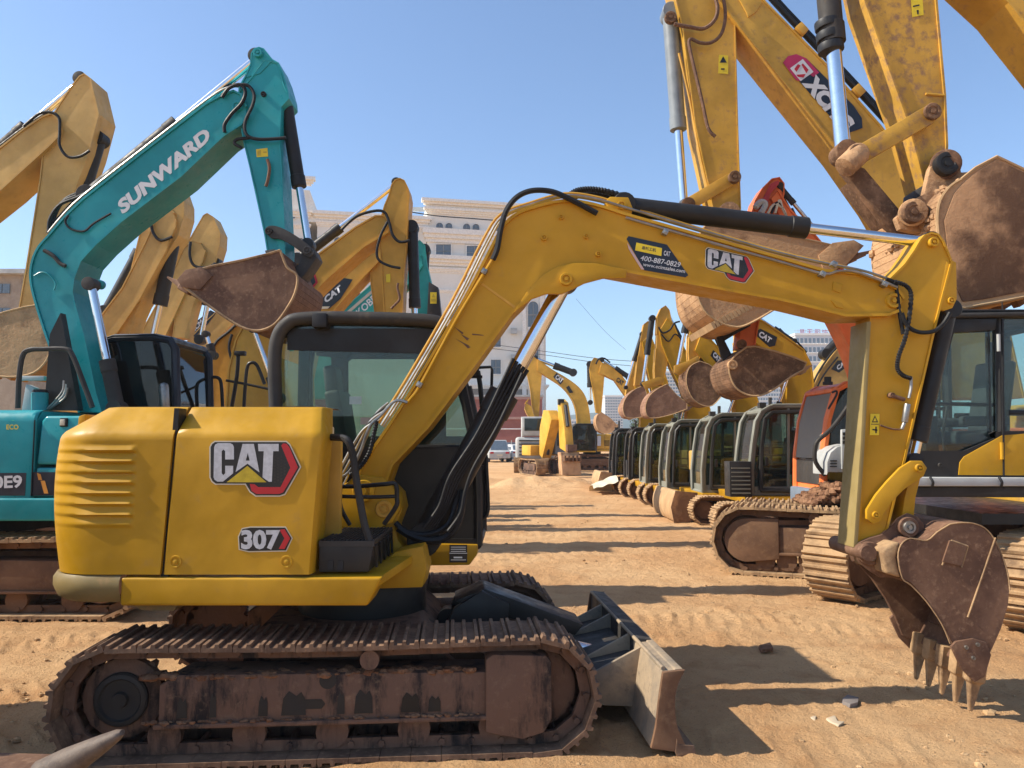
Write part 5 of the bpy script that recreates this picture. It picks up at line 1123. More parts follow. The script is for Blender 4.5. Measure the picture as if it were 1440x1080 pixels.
# ---- orange machine
def orange_machine():
    r = thing('orange_excavator', 'orange excavator with grey cab front and a tall rounded orange boom, behind the front arm', 'excavator', (5.6, 11.8, 0))
    YB = 11.7
    beam(r, 'boom', [tuple(p) for p in cat([(1232, 590), (1216, 545), (1206, 515), (1195, 485), (1178, 450), (1150, 398), (1118, 340), (1098, 302), (1086, 278)], 4)], [tuple(p) for p in cat([(1285, 590), (1265, 540), (1246, 485), (1220, 430), (1182, 375), (1138, 322), (1112, 296), (1094, 268)], 4)], YB, .42, ORNG, ov=.02, t=.02, sm=0)
    st = beam(r, 'stick', [(1058, 300), (1063, 282), (1074, 264), (1086, 252), (1096, 250), (1102, 258), (1102, 272), (1092, 310), (1075, 400), (1060, 492)], [(1058, 310), (1054, 380), (1046, 440), (1040, 490)], YB+.05, .32, ORNG, sm=0)
    plate(r, 'stick_rib', [(1070, 285), (1084, 258), (1095, 253), (1096, 258), (1084, 272), (1076, 300)], YB, .05, REDP)
    ram(r, (1126, 330), (1094, 262), YB+.2, .06, .035, .5, DGRY); ram(r, (1096, 262), (1146, 322), YB+.1, .045, .03, .4, DGRY)
    for k in range(3): hose(r, [(1080+k*5, 300), (1088+k*4, 288-k*3), (1100, 292), (1106, 304)], YB-.06, .02, HOSE if k % 2 else D_CRM)
    hose(r, [(1062, 292), (1070, 284), (1076, 288), (1070, 300)], YB-.03, .05, GREY)
    for yy in (YB-.02, YB+.4):
        plate(r, 'bucket_link', [(1012, 474), (1030, 464), (1052, 452), (1056, 458), (1034, 470), (1018, 480)], yy, .05, DGRY, .008)
        plate(r, 'push_link', [(1008, 474), (1016, 472), (1030, 500), (1032, 516), (1022, 518), (1014, 500)], yy, .05, DGRY, .008)
    back = [(1050, 488), (1034, 500), (1026, 512), (1026, 526), (1034, 544), (1050, 555), (1070, 556), (1092, 545), (1112, 530), (1130, 520)]
    bucket(r, back, [(1134, 510), (1118, 503), (1090, 494), (1062, 487)], 11.15, 12.25, (1144, 513), MUDD, 5, .04, MUDB)
    boss(r, (1043, 484), 11.5, .07, .03, MUDD); boss(r, (1030, 513), 11.12, .07, .03, MUDB)
    m = M(); rnd = random.Random(8)
    for k in range(70): lump(m, P(1040+90*rnd.random(), 528-16*rnd.random(), 11.3)+Vector((0, .8*rnd.random(), 0)), .03+.05*rnd.random(), k)
    m.build('clay_clods', SOIL, r, kind='stuff')
    Y0 = 11.0
    o_ = [(1235, 700), (1235, 545), (1225, 537), (1190, 541), (1178, 548), (1166, 590), (1160, 640), (1160, 700)]
    ob = cab(r, o_, 4, Y0, 12.15, 682, -1, ORNG, ORNG, GLD, .055, bars=[(1196, 540, 1196, 700, .03)])
    m = M(); xa, xb = P(1160, 640, Y0).x, P(1178, 548, Y0).x
    m.prism([P(1161, 682, Y0)+Vector((-.03, .12, 0)), P(1161, 648, Y0)+Vector((-.03, .12, 0)), P(1161, 648, Y0)+Vector((-.03, 1.05, 0)), P(1161, 682, Y0)+Vector((-.03, 1.05, 0))], (.02, 0, 0)); sub(m.build('lower_windscreen', DGRY, r), ob)
    m = M(); m.grid([[P(a, b, Y0)+Vector((-.035, .1, 0)), P(a, b, Y0)+Vector((-.035, 1.05, 0))] for a, b in ((1160.5, 645), (1166, 592), (1177, 552))]); sub(m.build('windscreen_cover', plain('beige_sun_film', (.21, .19, .15), .5), r), ob)
    tube3(r, [P(1222, 520, 10.8), P(1190, 575, 10.75), P(1168, 604, 10.7), P(1150, 620, 10.7), P(1146, 632, 10.7), P(1147, 650, 10.7), P(1160, 668, 10.75)], .03, DGRY, 'grab_rail', 3)
    tube3(r, [P(1170, 552, 10.9), P(1176, 550, 10.9), P(1176, 556, 10.9), P(1165, 575, 10.9)], .015, BLKP, 'wiper_arm', 3)
    m = M(); m.cyl(P(1164, 541, 11.2), P(1164, 537, 11.2), .07, n=12); m.cyl(P(1164, 537, 11.2), P(1164, 530, 11.2), .05, n=12); m.build('beacon_lamp', DGRY, r)
    q = M(); q.prism(pp([(1163, 668), (1163, 650), (1168, 636), (1178, 628), (1196, 624), (1215, 624), (1215, 664), (1165, 664)], 10.6), (0, .5, 0)); w_ = q.build('tank_cowl', GREY, r, bevel=.05, segs=3)
    q = M()
    for k in range(3): q.box(P(1172, 648+k*4, 10.595), (.09, .02, .014))
    for a in range(4):
        for b in range(3): q.box(P(1187+a*5, 610+b*6, 10.55), (.034, .02, .04))
    sub(q.build('cowl_slot', BLKP, r), w_)
    m = M(); m.prism(pp([(1184, 604), (1206, 602), (1206, 660), (1184, 660)], 10.565), (0, .06, 0)); sub(m.build('lamp_grille', GREY, r, bevel=.01), w_)
    m = M(); m.prism(pp([(1160, 691), (1260, 691), (1260, 727), (1160, 727)], 10.75), (0, 1.35, 0)); m.build('deck_frame', BLUEG, r, bevel=.03)
    m = M(); m.prism(pp([(1164, 694), (1240, 694), (1240, 722), (1164, 722)], 10.735), (0, .02, 0)); m.build('deck_panel', BLKP, r)
    upper(r, 9.2, 5.4, 10.6, 13.0, 1.05, 1.9, -1, ORNG, ORNG, .7, base=False)
    m = M(); m.cyl((6.2, 11.8, .55), (6.2, 11.8, 1.0), .6, n=24); m.build('slewing_ring', BLKP, r)
    xf = P(1000, 750, 10.1).x
    fw_ = Vector((-math.cos(R(20)), math.sin(R(20)), 0)); yaw = math.atan2(fw_.y, fw_.x); L = 2.9
    O = Vector((xf, 10.15, 0))-fw_*(L/2); O += Vector((math.sin(yaw), -math.cos(yaw), 0))*1.05
    track(r, O, yaw, .52, 1.08, L, .90, 34, 1, TRKL, RUSTF, True, RUSTF, FRM, 'full'); track(r, O, yaw, -1.02, -.46, L, .86, 34, -1, TRKL, RUSTF, False, None, FRM, 'full')
    q = M(); q.prism(pp([(1092, 724), (1130, 722), (1190, 718), (1195, 728), (1130, 732), (1096, 732)], 10.3), (0, .7, 0)); q.build('track_guard', FRM, r, bevel=.01)
    return r
orange_machine()
heap = M(); rnd = random.Random(4)
for k in range(420):
    a, b = rnd.random(), rnd.random(); X_ = P(1130+75*a, 720, 10.6); hgt = max(0, 1-abs(a-.62)*1.7)*.26
    lump(heap, Vector((X_.x, 10.25+b*.75, .90+hgt*rnd.random())), .03+.045*rnd.random(), k)
tag(heap.build('soil_heap', SOIL, None, kind='stuff', loc=P(1165, 722, 10.6)), 'heap of crumbled brown soil on the track guard of the orange excavator', 'soil heap')

# ---- grey cabbed compact machines along the lane
G_R = 'compact yellow excavators with grey green cabs along the lane'
def mini(idx, Y, cx0, cx1, ct, cb, label, boom, stick, bk, rams=(), hoses=(), blade=None, dec=None, link=None, cabmat=CABG, skirt=True, xt=None):
    s = Y/16.0; x0, x1 = P(cx0, cb, Y).x, P(cx1, cb, Y).x; cw_ = x1-x0; Yc = Y+1.15
    r = thing('compact_excavator', label, 'excavator', (x0+1.2, Yc, 0), G_R)
    k = (cx1-cx0)
    out = [(cx1, cb), (cx1, ct+6), (cx1-.06*k, ct), (cx0+.36*k, ct), (cx0+.20*k, ct+.06*(cb-ct)), (cx0+.10*k, ct+.18*(cb-ct)), (cx0+.04*k, ct+.45*(cb-ct)), (cx0, ct+.72*(cb-ct)), (cx0+.01*k, cb)]
    sill = cb-.10*(cb-ct)
    mx = cx0+.30*k
    ob = cab(r, out, 5, Y, Y+1.05, sill, -1, cabmat, cabmat, GLM, .05, bars=[(cx0+.62*k, ct, cx0+.62*k, cb, .035), (cx0+.08*k, ct+.55*(cb-ct), cx0+.62*k, ct+.55*(cb-ct), .018)], sc=.9)
    D = Vector((0, 1.05, 0)); pts = [P(a, b, Y) for a, b in out[3:]]
    m = M(); fr_ = [p+Vector((0, -.004, 0)) for p in pts]; m.grid([[p, p+Vector((0, .13, 0))] for p in [q+Vector((-.05, 0, .02)) for q in fr_]]); m.grid([[p+Vector((0, .92, 0)), p+Vector((0, 1.05, 0))] for p in [q+Vector((-.05, 0, .02)) for q in fr_]])
    sub(m.build('front_frame', cabmat, r, nrm=False, solid=.03), ob)
    m = M(); ins = [P(a, b, Y-.012) for a, b in [(cx0+.34*k, ct+.07*(cb-ct)), (cx0+.22*k, ct+.14*(cb-ct)), (cx0+.16*k, ct+.45*(cb-ct)), (cx0+.14*k, cb-.06*(cb-ct))]]
    m.tube(ins, .04, 6); m.tube([ins[0], P(cx1-.05*k, ct+.06*(cb-ct), Y-.012)], .04, 6); m.tube([ins[-1], P(cx1-.05*k, cb-.05*(cb-ct), Y-.012)], .04, 6); sub(m.build('door_frame', BLKP, r), ob)
    m = M(); m.box(P(cx0+.24*k, ct+.62*(cb-ct), Y-.03), (.06, .05, .16)); sub(m.build('door_handle', BLKP, r, bevel=.01), ob)
    tube3(r, [P(cx0+.75*k, cb-.1*(cb-ct), Y-.08), P(cx0+.75*k, ct+.45*(cb-ct), Y-.09), P(cx0+.85*k, ct+.40*(cb-ct), Y-.09), P(cx0+.98*k, ct+.42*(cb-ct), Y-.06)], .02, DGRY, 'grab_rail', 3)
    m = M(); m.box(P(cx0+.16*k, ct-1, Y+.3), (.12, .14, .10)); m.build('work_lamp', DGRY, r); m = M(); m.cyl(P(cx0+.3*k, ct, Y+.7), P(cx0+.3*k, ct-12, Y+.7), .035, n=8); m.build('beacon_lamp', DGRY, r)
    zt = P(cx0, cb, Y).z
    m = M(); m.prism([Vector((x0-.02, Y-.04, zt-.17)), Vector((x0+3.0, Y-.04, zt-.17)), Vector((x0+3.0, Y-.04, zt-.004)), Vector((x0-.05, Y-.04, zt-.004))], (0, 2.25, 0)); m.build('deck_frame', CATY, r, bevel=.02)
    m = M(); m.prism([Vector((x1+.05, Y, zt)), Vector((x0+3.0, Y, zt)), Vector((x0+3.0, Y, zt+.85)), Vector((x1+.05, Y, zt+.85))], (0, 2.15, 0)); m.build('engine_hood', CATY, r, bevel=.08, segs=3)
    m = M(); m.prism([Vector((x0+.3, Y+1.15, zt)), Vector((x1+.05, Y+1.15, zt)), Vector((x1+.05, Y+1.15, zt+.7)), Vector((x0+.3, Y+1.15, zt+.6))], (0, 1.0, 0)); m.build('tank_housing', CATY, r, bevel=.06)
    m = M(); m.cyl((x0+1.3, Yc, .5), (x0+1.3, Yc, zt-.16), .42, n=24); m.build('slewing_ring', BLKP, r)
    xt = xt if xt is not None else x0-.55
    simple_sides(r, Yc, xt, -1, 2.2, 2.9, .60, False, TRKL, RUSTF)
    if blade:
        xb = xt-.5; m = M()
        pr = cat([(.10, .66), (.03, .50), (.0, .32), (.02, .15), (.08, .02)], 2); pr2 = [Vector((p.x+.09, p.y)) for p in pr]
        m.prism([Vector((xb+p.x, Yc-1.1, p.y+.01)) for p in pr]+[Vector((xb+p.x, Yc-1.1, p.y+.01)) for p in pr2[::-1]], (0, 2.2, 0)); bl = m.build('dozer_blade', LUMC, r, bevel=.01)
        m = M(); m.prism([Vector((xb+.05, Yc-1.12, .01)), Vector((xb+.40, Yc-1.12, .04)), Vector((xb+.60, Yc-1.12, .40)), Vector((xb+.55, Yc-1.12, .64)), Vector((xb+.09, Yc-1.12, .68)), Vector((xb-.01, Yc-1.12, .34))], (0, .03, 0)); sub(m.build('blade_end_plate', MUDX, r), bl)
        for l in (-.5, .5): m = M(); m.box((xb+.65, Yc+l, .28), (1.1, .12, .14), Matrix.Rotation(-.12, 3, 'Y')); m.build('blade_arm', FRM, r)
        ram(r, Vector((xb+1.2, Yc, .52)), Vector((xb+.12, Yc, .3)), None, .06, .035, .55, DGRY)
    if idx == 1:
        xg = x0-.42; zg0, zg1 = zt-.02, zt+.62; g_ = M(); g_.box((xg+.2, Y+.12, (zg0+zg1)/2), (.40, .36, zg1-zg0)); gb = g_.build('battery_box', BLKP, r, bevel=.01)
        for q_ in range(7): g_ = M(); g_.box((xg+.2, Y-.065, zg0+.07+.075*q_), (.34, .014, .022)); sub(g_.build('box_slat', CABG, r), gb)
    YB = Y+1.2; bo = None
    if boom: bo = beam(r, 'boom', [tuple(p) for p in boom[0]], [tuple(p) for p in boom[1]], YB, .36, CATY, ov=.02, t=.02, sm=0)
    if stick: beam(r, 'stick', stick[0], stick[1], YB+.06, .26, CATD, ov=.014, t=.014, sm=0)
    for a in rams: ram(r, a[0], a[1], YB+.18+(a[6] if len(a) > 6 else 0), a[2], a[3], a[4], a[5] if len(a) > 5 else BLKP)
    for h in hoses: hose(r, h[0], YB+h[1], h[2])
    if link:
        for yy in (YB-.0, YB+.33): plate(r, 'bucket_link', link, yy, .04, CATD, .006)
    if bk: bucket(r, bk[0], bk[1], YB-.25, YB+.62, bk[2], bk[3] if len(bk) > 3 else MUDB, 4, .035, None)
    if dec and bo: sub(plate_logo(r, dec[0], dec[1], dec[2], dec[3], YB+.01), bo)
    return r
mini(1, 14.2, 1058, 1141, 571, 697, 'grey cabbed compact excavator beside the orange machine, boom plate above the muddy bucket',
     ([(1106, 580), (1108, 545), (1098, 518), (1078, 492), (1056, 474), (1048, 468)], [(1143, 580), (1144, 540), (1140, 512), (1130, 492), (1100, 470), (1075, 453), (1060, 446), (1052, 450)]),
     ([(1036, 470), (1040, 452), (1050, 444), (1060, 446), (1062, 462), (1056, 520)], [(1036, 480), (1038, 510), (1044, 522)]),
     ([(1056, 522), (1044, 526), (1040, 538), (1046, 548), (1064, 550), (1088, 540)], [(1092, 532), (1076, 524)], (1100, 534)),
     [((1088, 590), (1108, 530), .05, .032, .4, BLKP, -.25), ((1116, 480), (1062, 444), .05, .03, .5)], [([(1096, 462), (1104, 470), (1112, 478), (1122, 482), (1134, 496)], .2, .02)],
     dec=([(1060, 469), (1069, 462), (1093, 474), (1090, 486), (1082, 488)], (1066, 472), (1082, 483), (1070, 465)), xt=P(1005, 700, 14.2).x)
mini(2, 16.4, 990, 1061, 583, 693, 'grey cabbed compact excavator with lowered clay dusted dozer blade, second from the orange machine',
     ([(1036, 595), (1036, 565), (1024, 545), (1006, 524), (990, 505), (978, 492)], [(1066, 595), (1066, 565), (1058, 540), (1040, 518), (1020, 500), (996, 474), (986, 470)]),
     ([(971, 460), (972, 440), (976, 424), (984, 417), (992, 422), (998, 440), (994, 470), (982, 509)], [(970, 470), (969, 495), (970, 509)]),
     ([(984, 508), (972, 514), (966, 526), (966, 542), (974, 560), (988, 570), (1002, 570), (1016, 555), (1028, 540)], [(1024, 530), (1008, 520), (996, 512)], (1036, 534), MUDD),
     [((975, 402), (952, 522), .075, .042, .55), ((1018, 600), (1034, 555), .05, .032, .4, BLKP, -.25), ((1014, 492), (984, 420), .045, .03, .5)], [([(984, 440), (978, 450), (982, 458), (992, 456)], -.05, .02)], True,
     ([(999, 500), (1003, 492), (1016, 505), (1014, 513), (1009, 512)], (1002, 500), (1011, 510), (1005, 494)), [(948, 514), (966, 508), (982, 500), (984, 508), (968, 518), (956, 528), (948, 524)], xt=P(978, 700, 16.4).x)
mini(3, 18.9, 940, 990, 592, 688, 'grey cabbed compact excavator third from the orange machine, hose loop near its arm tip',
     ([(966, 605), (968, 575), (960, 548), (944, 515), (932, 485), (928, 464)], [(1000, 605), (998, 575), (986, 540), (968, 502), (954, 474), (947, 456), (938, 448)]),
     ([(924, 470), (925, 445), (930, 434), (936, 430), (941, 436), (946, 460), (940, 500), (932, 542)], [(923, 490), (921, 520), (922, 542)]),
     ([(938, 540), (926, 546), (914, 556), (908, 570), (910, 584), (920, 588), (944, 583), (966, 575)], [(966, 566), (952, 556)], (978, 570), REDC),
     [((917, 448), (904, 540), .075, .042, .55), ((952, 610), (964, 560), .05, .03, .4, BLKP, -.25), ((960, 480), (936, 434), .045, .03, .5)], [([(926, 460), (932, 468), (942, 464), (948, 455), (956, 452)], -.05, .025), ([(930, 470), (940, 480), (950, 470), (962, 482)], -.05, .02)], None, None, [(902, 538), (926, 530), (934, 532), (932, 540), (908, 548)], xt=P(925, 700, 18.9).x)
mini(4, 21.4, 910, 944, 598, 680, 'grey cabbed compact excavator fourth from the orange machine, behind the looped hose arm',
     ([(922, 610), (924, 575), (916, 540), (908, 505), (904, 480)], [(946, 610), (946, 575), (938, 535), (924, 495), (914, 470)]),
     ([(901, 480), (906, 456), (911, 452), (917, 453), (918, 470), (908, 510), (902, 542)], [(898, 500), (895, 525), (893, 542)]),
     ([(906, 542), (892, 548), (880, 560), (876, 574), (880, 586), (892, 588), (914, 584)], [(916, 572), (910, 556)], (924, 578), REDC),
     [((903, 470), (880, 545), .065, .038, .5)], (), None, None, None, xt=P(898, 700, 21.4).x)
mini(5, 24.0, 886, 912, 603, 675, 'dark framed compact excavator, second last of the row along the lane',
     ([(900, 620), (902, 590), (896, 560), (892, 530)], [(922, 620), (922, 590), (912, 550), (900, 520)]),
     ([(886, 530), (892, 500), (898, 496), (902, 505), (898, 540), (890, 560)], [(882, 545), (880, 560)]),
     ([(888, 560), (878, 564), (874, 574), (878, 584), (890, 586)], [(894, 576), (892, 566)], (898, 580)), (), (), None, None, None, cabmat=DGRY, xt=P(872, 690, 24).x)
mini(6, 27.0, 863, 888, 604, 672, 'dark framed compact excavator at the far end of the lane row, with a small blade',
     None, None, None, (), (), True, None, None, cabmat=DGRY, xt=P(862, 690, 27).x)
# tan boom rising to the right behind the orange cab
rT, bo, st = generic('crawler_excavator', 'tan yellow excavator with boom rising behind the orange cab roof', None, 1, 18.5, .5,
    [(1136, 640), (1138, 580), (1144, 545), (1156, 520), (1176, 494), (1196, 474), (1240, 440)], [(1180, 640), (1182, 590), (1190, 560), (1206, 535), (1250, 490)], TANY, None, None,
    [((1160, 498), (1200, 458), .11, .05, .6)], [([(1140, 570), (1142, 545), (1152, 522), (1172, 494), (1194, 474)], -.05, .025), ([(1146, 580), (1148, 550), (1158, 528), (1178, 502)], -.06, .02)], None,
    dict(Yc=18.8, xr=4.3, xf=9.2, W=2.6, z0=1.05, z1=1.6, xt=9.8, tl=4.2, th=.9, tracks=True), None)
sub(plate_logo(rT, [(1169, 519), (1178, 507), (1192, 507), (1196, 512), (1180, 524)], (1178, 521), (1192, 511), (1176, 515), 18.51), bo)

# ---- machines at the end of the lane
c1, bo, st = generic('crawler_excavator', 'yellow excavator with arched boom standing across the end of the lane', None, -1, 47, .7,
    [tuple(p) for p in cat([(812, 604), (811, 582), (805, 562), (791, 544), (772, 531), (756, 521)], 3)], [tuple(p) for p in cat([(831, 604), (829, 582), (824, 560), (814, 545), (797, 532), (775, 519), (756, 505)], 3)], FARY,
    ([(740, 512), (743, 505), (751, 502), (759, 509), (762, 522), (759, 560), (757, 600)], [(740, 520), (746, 548), (751, 600)]), .55,
    [((806, 524), (752, 504), .2, .1, .5)], (), dict(back=[(752, 598), (746, 590), (738, 575), (740, 566)], mouth=[(748, 572), (752, 586)], Y0=46.6, Y1=48, tip=(744, 560), mat=FARY),
    dict(Yc=48.3, xr=6.9, xf=3.4, W=2.9, z0=1.15, z1=2.2, xt=2.6, tl=4.6, th=1.0, shoe=TRK),
    dict(out=[(838, 636), (838, 600), (835, 597), (810, 597), (806, 600), (802, 636)], nf=3, Y0=46.7, Y1=48.0, sill=634, frame_m=BLKP, low_m=CATY, glass_m=GLD, pr=.07))
sub(lettering(c1, 'CAT', (780, 532), (789, 539), (784, 526), 46.98, D_WHT, .04), bo); sub(decal(c1, [[(778, 530), (783, 524), (792, 536), (788, 541)]], 47.0, D_BLK), bo); sub(decal(c1, [[(796, 545), (800, 542), (806, 552), (801, 553)]], 47.0, D_BLK), bo)
d = decal(c1, [[(840, 613), (845, 613), (845, 627), (840, 627)]], 46.8, D_WHT, 'notice')
c2, bo, st = generic('crawler_excavator', 'yellow excavator with short drooping arm and small bucket, seen left of the lane row', None, -1, 38, .6,
    [(925, 625), (905, 590), (879, 554), (865, 534), (850, 527), (842, 524)], [(955, 625), (925, 580), (883, 540), (874, 528), (858, 515), (846, 510)], FARY,
    ([(829, 520), (832, 508), (836, 503), (842, 505), (847, 512), (850, 524), (848, 548), (845, 582)], [(830, 528), (835, 552), (839, 580)]), .5,
    [((829, 512), (830, 566), .13, .06, .6), ((884, 530), (846, 506), .13, .06, .5)], [([(838, 512), (842, 505), (850, 504), (858, 510)], -.05, .04)],
    dict(back=[(846, 580), (840, 584), (838, 594), (842, 605), (852, 610), (864, 606)], mouth=[(868, 598), (858, 588)], Y0=37.6, Y1=38.9, tip=(872, 596), mat=MUDB),
    dict(Yc=38.4, xr=11.5, xf=7.6, W=2.7, z0=1.1, z1=2.1, xt=6.8, tl=4.2, th=.9), None)
sub(lettering(c2, 'CAT', (866, 536), (875, 543), (869, 530), 37.98, D_BLK, .04), bo)
# small machine seen head-on with its bucket flat on the ground
def head_on():
    Yf = 38.5; X_ = lambda px: (px-720)/FPX*Yf
    r = thing('mini_excavator', 'small orange yellow excavator seen head on, its toothed bucket set flat on the ground', 'excavator', (X_(772), Yf+2, 0))
    z = lambda py, Y=Yf: CAM_Z-(py-622)*Y/FPX
    for px in (750, 797):
        track(r, (X_(px), Yf+2.2, 0), -math.pi/2, -.26, .26, 3.2, .85, 40, -1, TRKL, FRM, False)
    m = M(); m.prism([Vector((X_(763), Yf-1.2, z(668, Yf-1.2)+.0)), Vector((X_(791), Yf-1.2, z(668, Yf-1.2))), Vector((X_(790), Yf-1.0, z(636, Yf-1))), Vector((X_(763), Yf-1.0, z(636, Yf-1)))], (0, .5, 0)); b = m.build('bucket', MUDB, r, bevel=.04)
    for k in range(5): q = M(); q.box((X_(766)+k*(X_(788)-X_(766))/4, Yf-1.2, z(644)), (.09, .3, .28)); sub(q.build('tooth', MUDD, r, bevel=.02), b)
    pts = [(Yf-.7, z(636)), (Yf-.4, z(600)), (Yf+.1, z(566)), (Yf+.6, z(560)), (Yf+.5, z(585)), (Yf+.3, z(630))]
    m = M(); m.prism([Vector((X_(774), y, q)) for y, q in pts], (.42, 0, 0)); m.build('stick', FARY, r, bevel=.03)
    m = M(); m.prism([Vector((X_(763), y, q)) for y, q in [(Yf+.4, z(590)), (Yf+.9, z(576)), (Yf+1.7, z(575)), (Yf+2.3, z(600)), (Yf+2.4, z(640)), (Yf+1.9, z(645))]], (.5, 0, 0)); m.build('boom', FARY, r, bevel=.03)
    m = M(); m.box((X_(790)+.15, Yf+2.4, z(618)), (.95, 1.5, 1.55)); c_ = m.build('cab', BLUEG, r, bevel=.08)
    m = M(); m.box((X_(791)+.12, Yf+1.64, z(613)), (.75, .02, 1.0)); sub(m.build('windscreen', GLD, r), c_)
    m = M(); m.box((X_(778), Yf+3.4, z(634)), (1.9, 1.6, .55)); m.build('house', FARY, r, bevel=.06)
    m = M(); m.cyl((X_(775), Yf-.75, z(632)), (X_(775)+.3, Yf-.75, z(632)), .14, n=12); m.box((X_(775)+.15, Yf-.9, z(630)), (.5, .3, .35)); m.build('bucket_link', BUCK, r, bevel=.03)
    m = M(); m.box((X_(775)+.02, Yf+.2, z(565)), (.3, .2, .3)); m.build('ram_head', BLKP, r, bevel=.03)
    tube3(r, [Vector((X_(770), Yf+1.7, z(640))), Vector((X_(771), Yf+1.3, z(600)))], .08, BLKP, 'hydraulic_cylinder', 0); tube3(r, [Vector((X_(779), Yf-.45, z(600))), Vector((X_(780), Yf+.0, z(570)))], .09, BLKP, 'hydraulic_cylinder', 0)
    r.rotation_euler = (0, 0, R(16))
head_on()
# grey machine body beside it
rG = thing('grey_excavator', 'pale grey machine with slatted upper deck parked behind the head on excavator', 'excavator', (1.3, 45, 0))
m = M(); m.box((1.1, 45, 1.35), (1.8, 2.4, 1.3)); m.build('house', GREY, rG, bevel=.2, segs=3)
m = M(); m.box((1.3, 44.6, 2.6), (1.5, 1.6, 1.1)); m.build('cab', GREY, rG, bevel=.1); m = M(); m.box((1.3, 43.78, 2.7), (1.2, .02, .7)); m.build('windscreen', GLD, rG)
m = M()
for k in range(5): m.box((1.1, 43.78, 1.0+.2*k), (1.4, .05, .06))
m.build('grille_slat', DGRY, rG)
for px in (.35, 1.9): track(rG, (px, 44.6, 0), -math.pi/2, -.25, .25, 3.0, .85, 40, -1, TRKL, FRM, False)

# ---- neighbour machine outside the left edge, only a tooth of its bucket reaches into view
def neighbour():
    r = thing('rusty_excavator', 'excavator outside the frame, only one worn bucket tooth reaching in at the bottom left corner', 'excavator', (-5.9, 3.6, 0))
    simple_sides(r, 3.75, -3.9, 1, 2.1, 2.9, .62, False)
    upper(r, -7.0, -4.25, 2.7, 5.05, .75, 2.15, 1, CATD, OLIVE, .95)
    YS = 2.9
    T0 = P(172, 1030, 3.0); B = T0+Vector((-.30, .02, -.17))
    a = T0-B; m = M(); d = a.normalized(); u = Vector((0, 1, 0)); v = d.cross(u)
    rows = []
    for f_, h, ww in ((0, .066, .075), (.35, .056, .062), (.75, .034, .046), (.93, .022, .036), (1, .010, .02)):
        c = B+a*f_; rows.append([c+u*(ww*math.cos(g))+v*(h*math.sin(g)) for g in [2*math.pi*k/16 for k in range(16)]])
    m.add([p for q in rows for p in q], [[j*16+i, j*16+(i+1) % 16, (j+1)*16+(i+1) % 16, (j+1)*16+i] for j in range(4) for i in range(16)]+[[64+i for i in range(16)]])
    m.build('tooth', earthy('worn_grey_tooth', (.085, .062, .05), (.16, .12, .09), (.24, .17, .11), 14, .5, .004, .6, .3, .7, (1, 1, 1)), r, angle=60)
    m = M(); c = B+Vector((-.25, 0, -.12))
    m.prism([c+Vector((.28, -.12, .14)), c+Vector((-.1, -.12, -.0)), c+Vector((-.5, -.12, -.02)), c+Vector((-.75, -.12, .1)), c+Vector((-.9, -.12, .3)), c+Vector((-.5, -.12, .16))], (0, .3, 0)); m.build('bucket', BUCK, r, bevel=.03)
    m = M(); m.prism([Vector((-2.95, 3.0, .4)), Vector((-2.75, 3.0, .45)), Vector((-3.7, 3.0, 1.9)), Vector((-3.95, 3.0, 1.75))], (0, .25, 0)); m.build('stick', CATD, r, bevel=.02)
    m = M(); m.prism([Vector((-3.6, 3.0, 1.95)), Vector((-3.8, 3.0, 1.6)), Vector((-4.6, 3.0, 1.2)), Vector((-4.6, 3.0, 1.5))], (0, .3, 0)); m.build('boom_tip', CATD, r, bevel=.02)
neighbour()
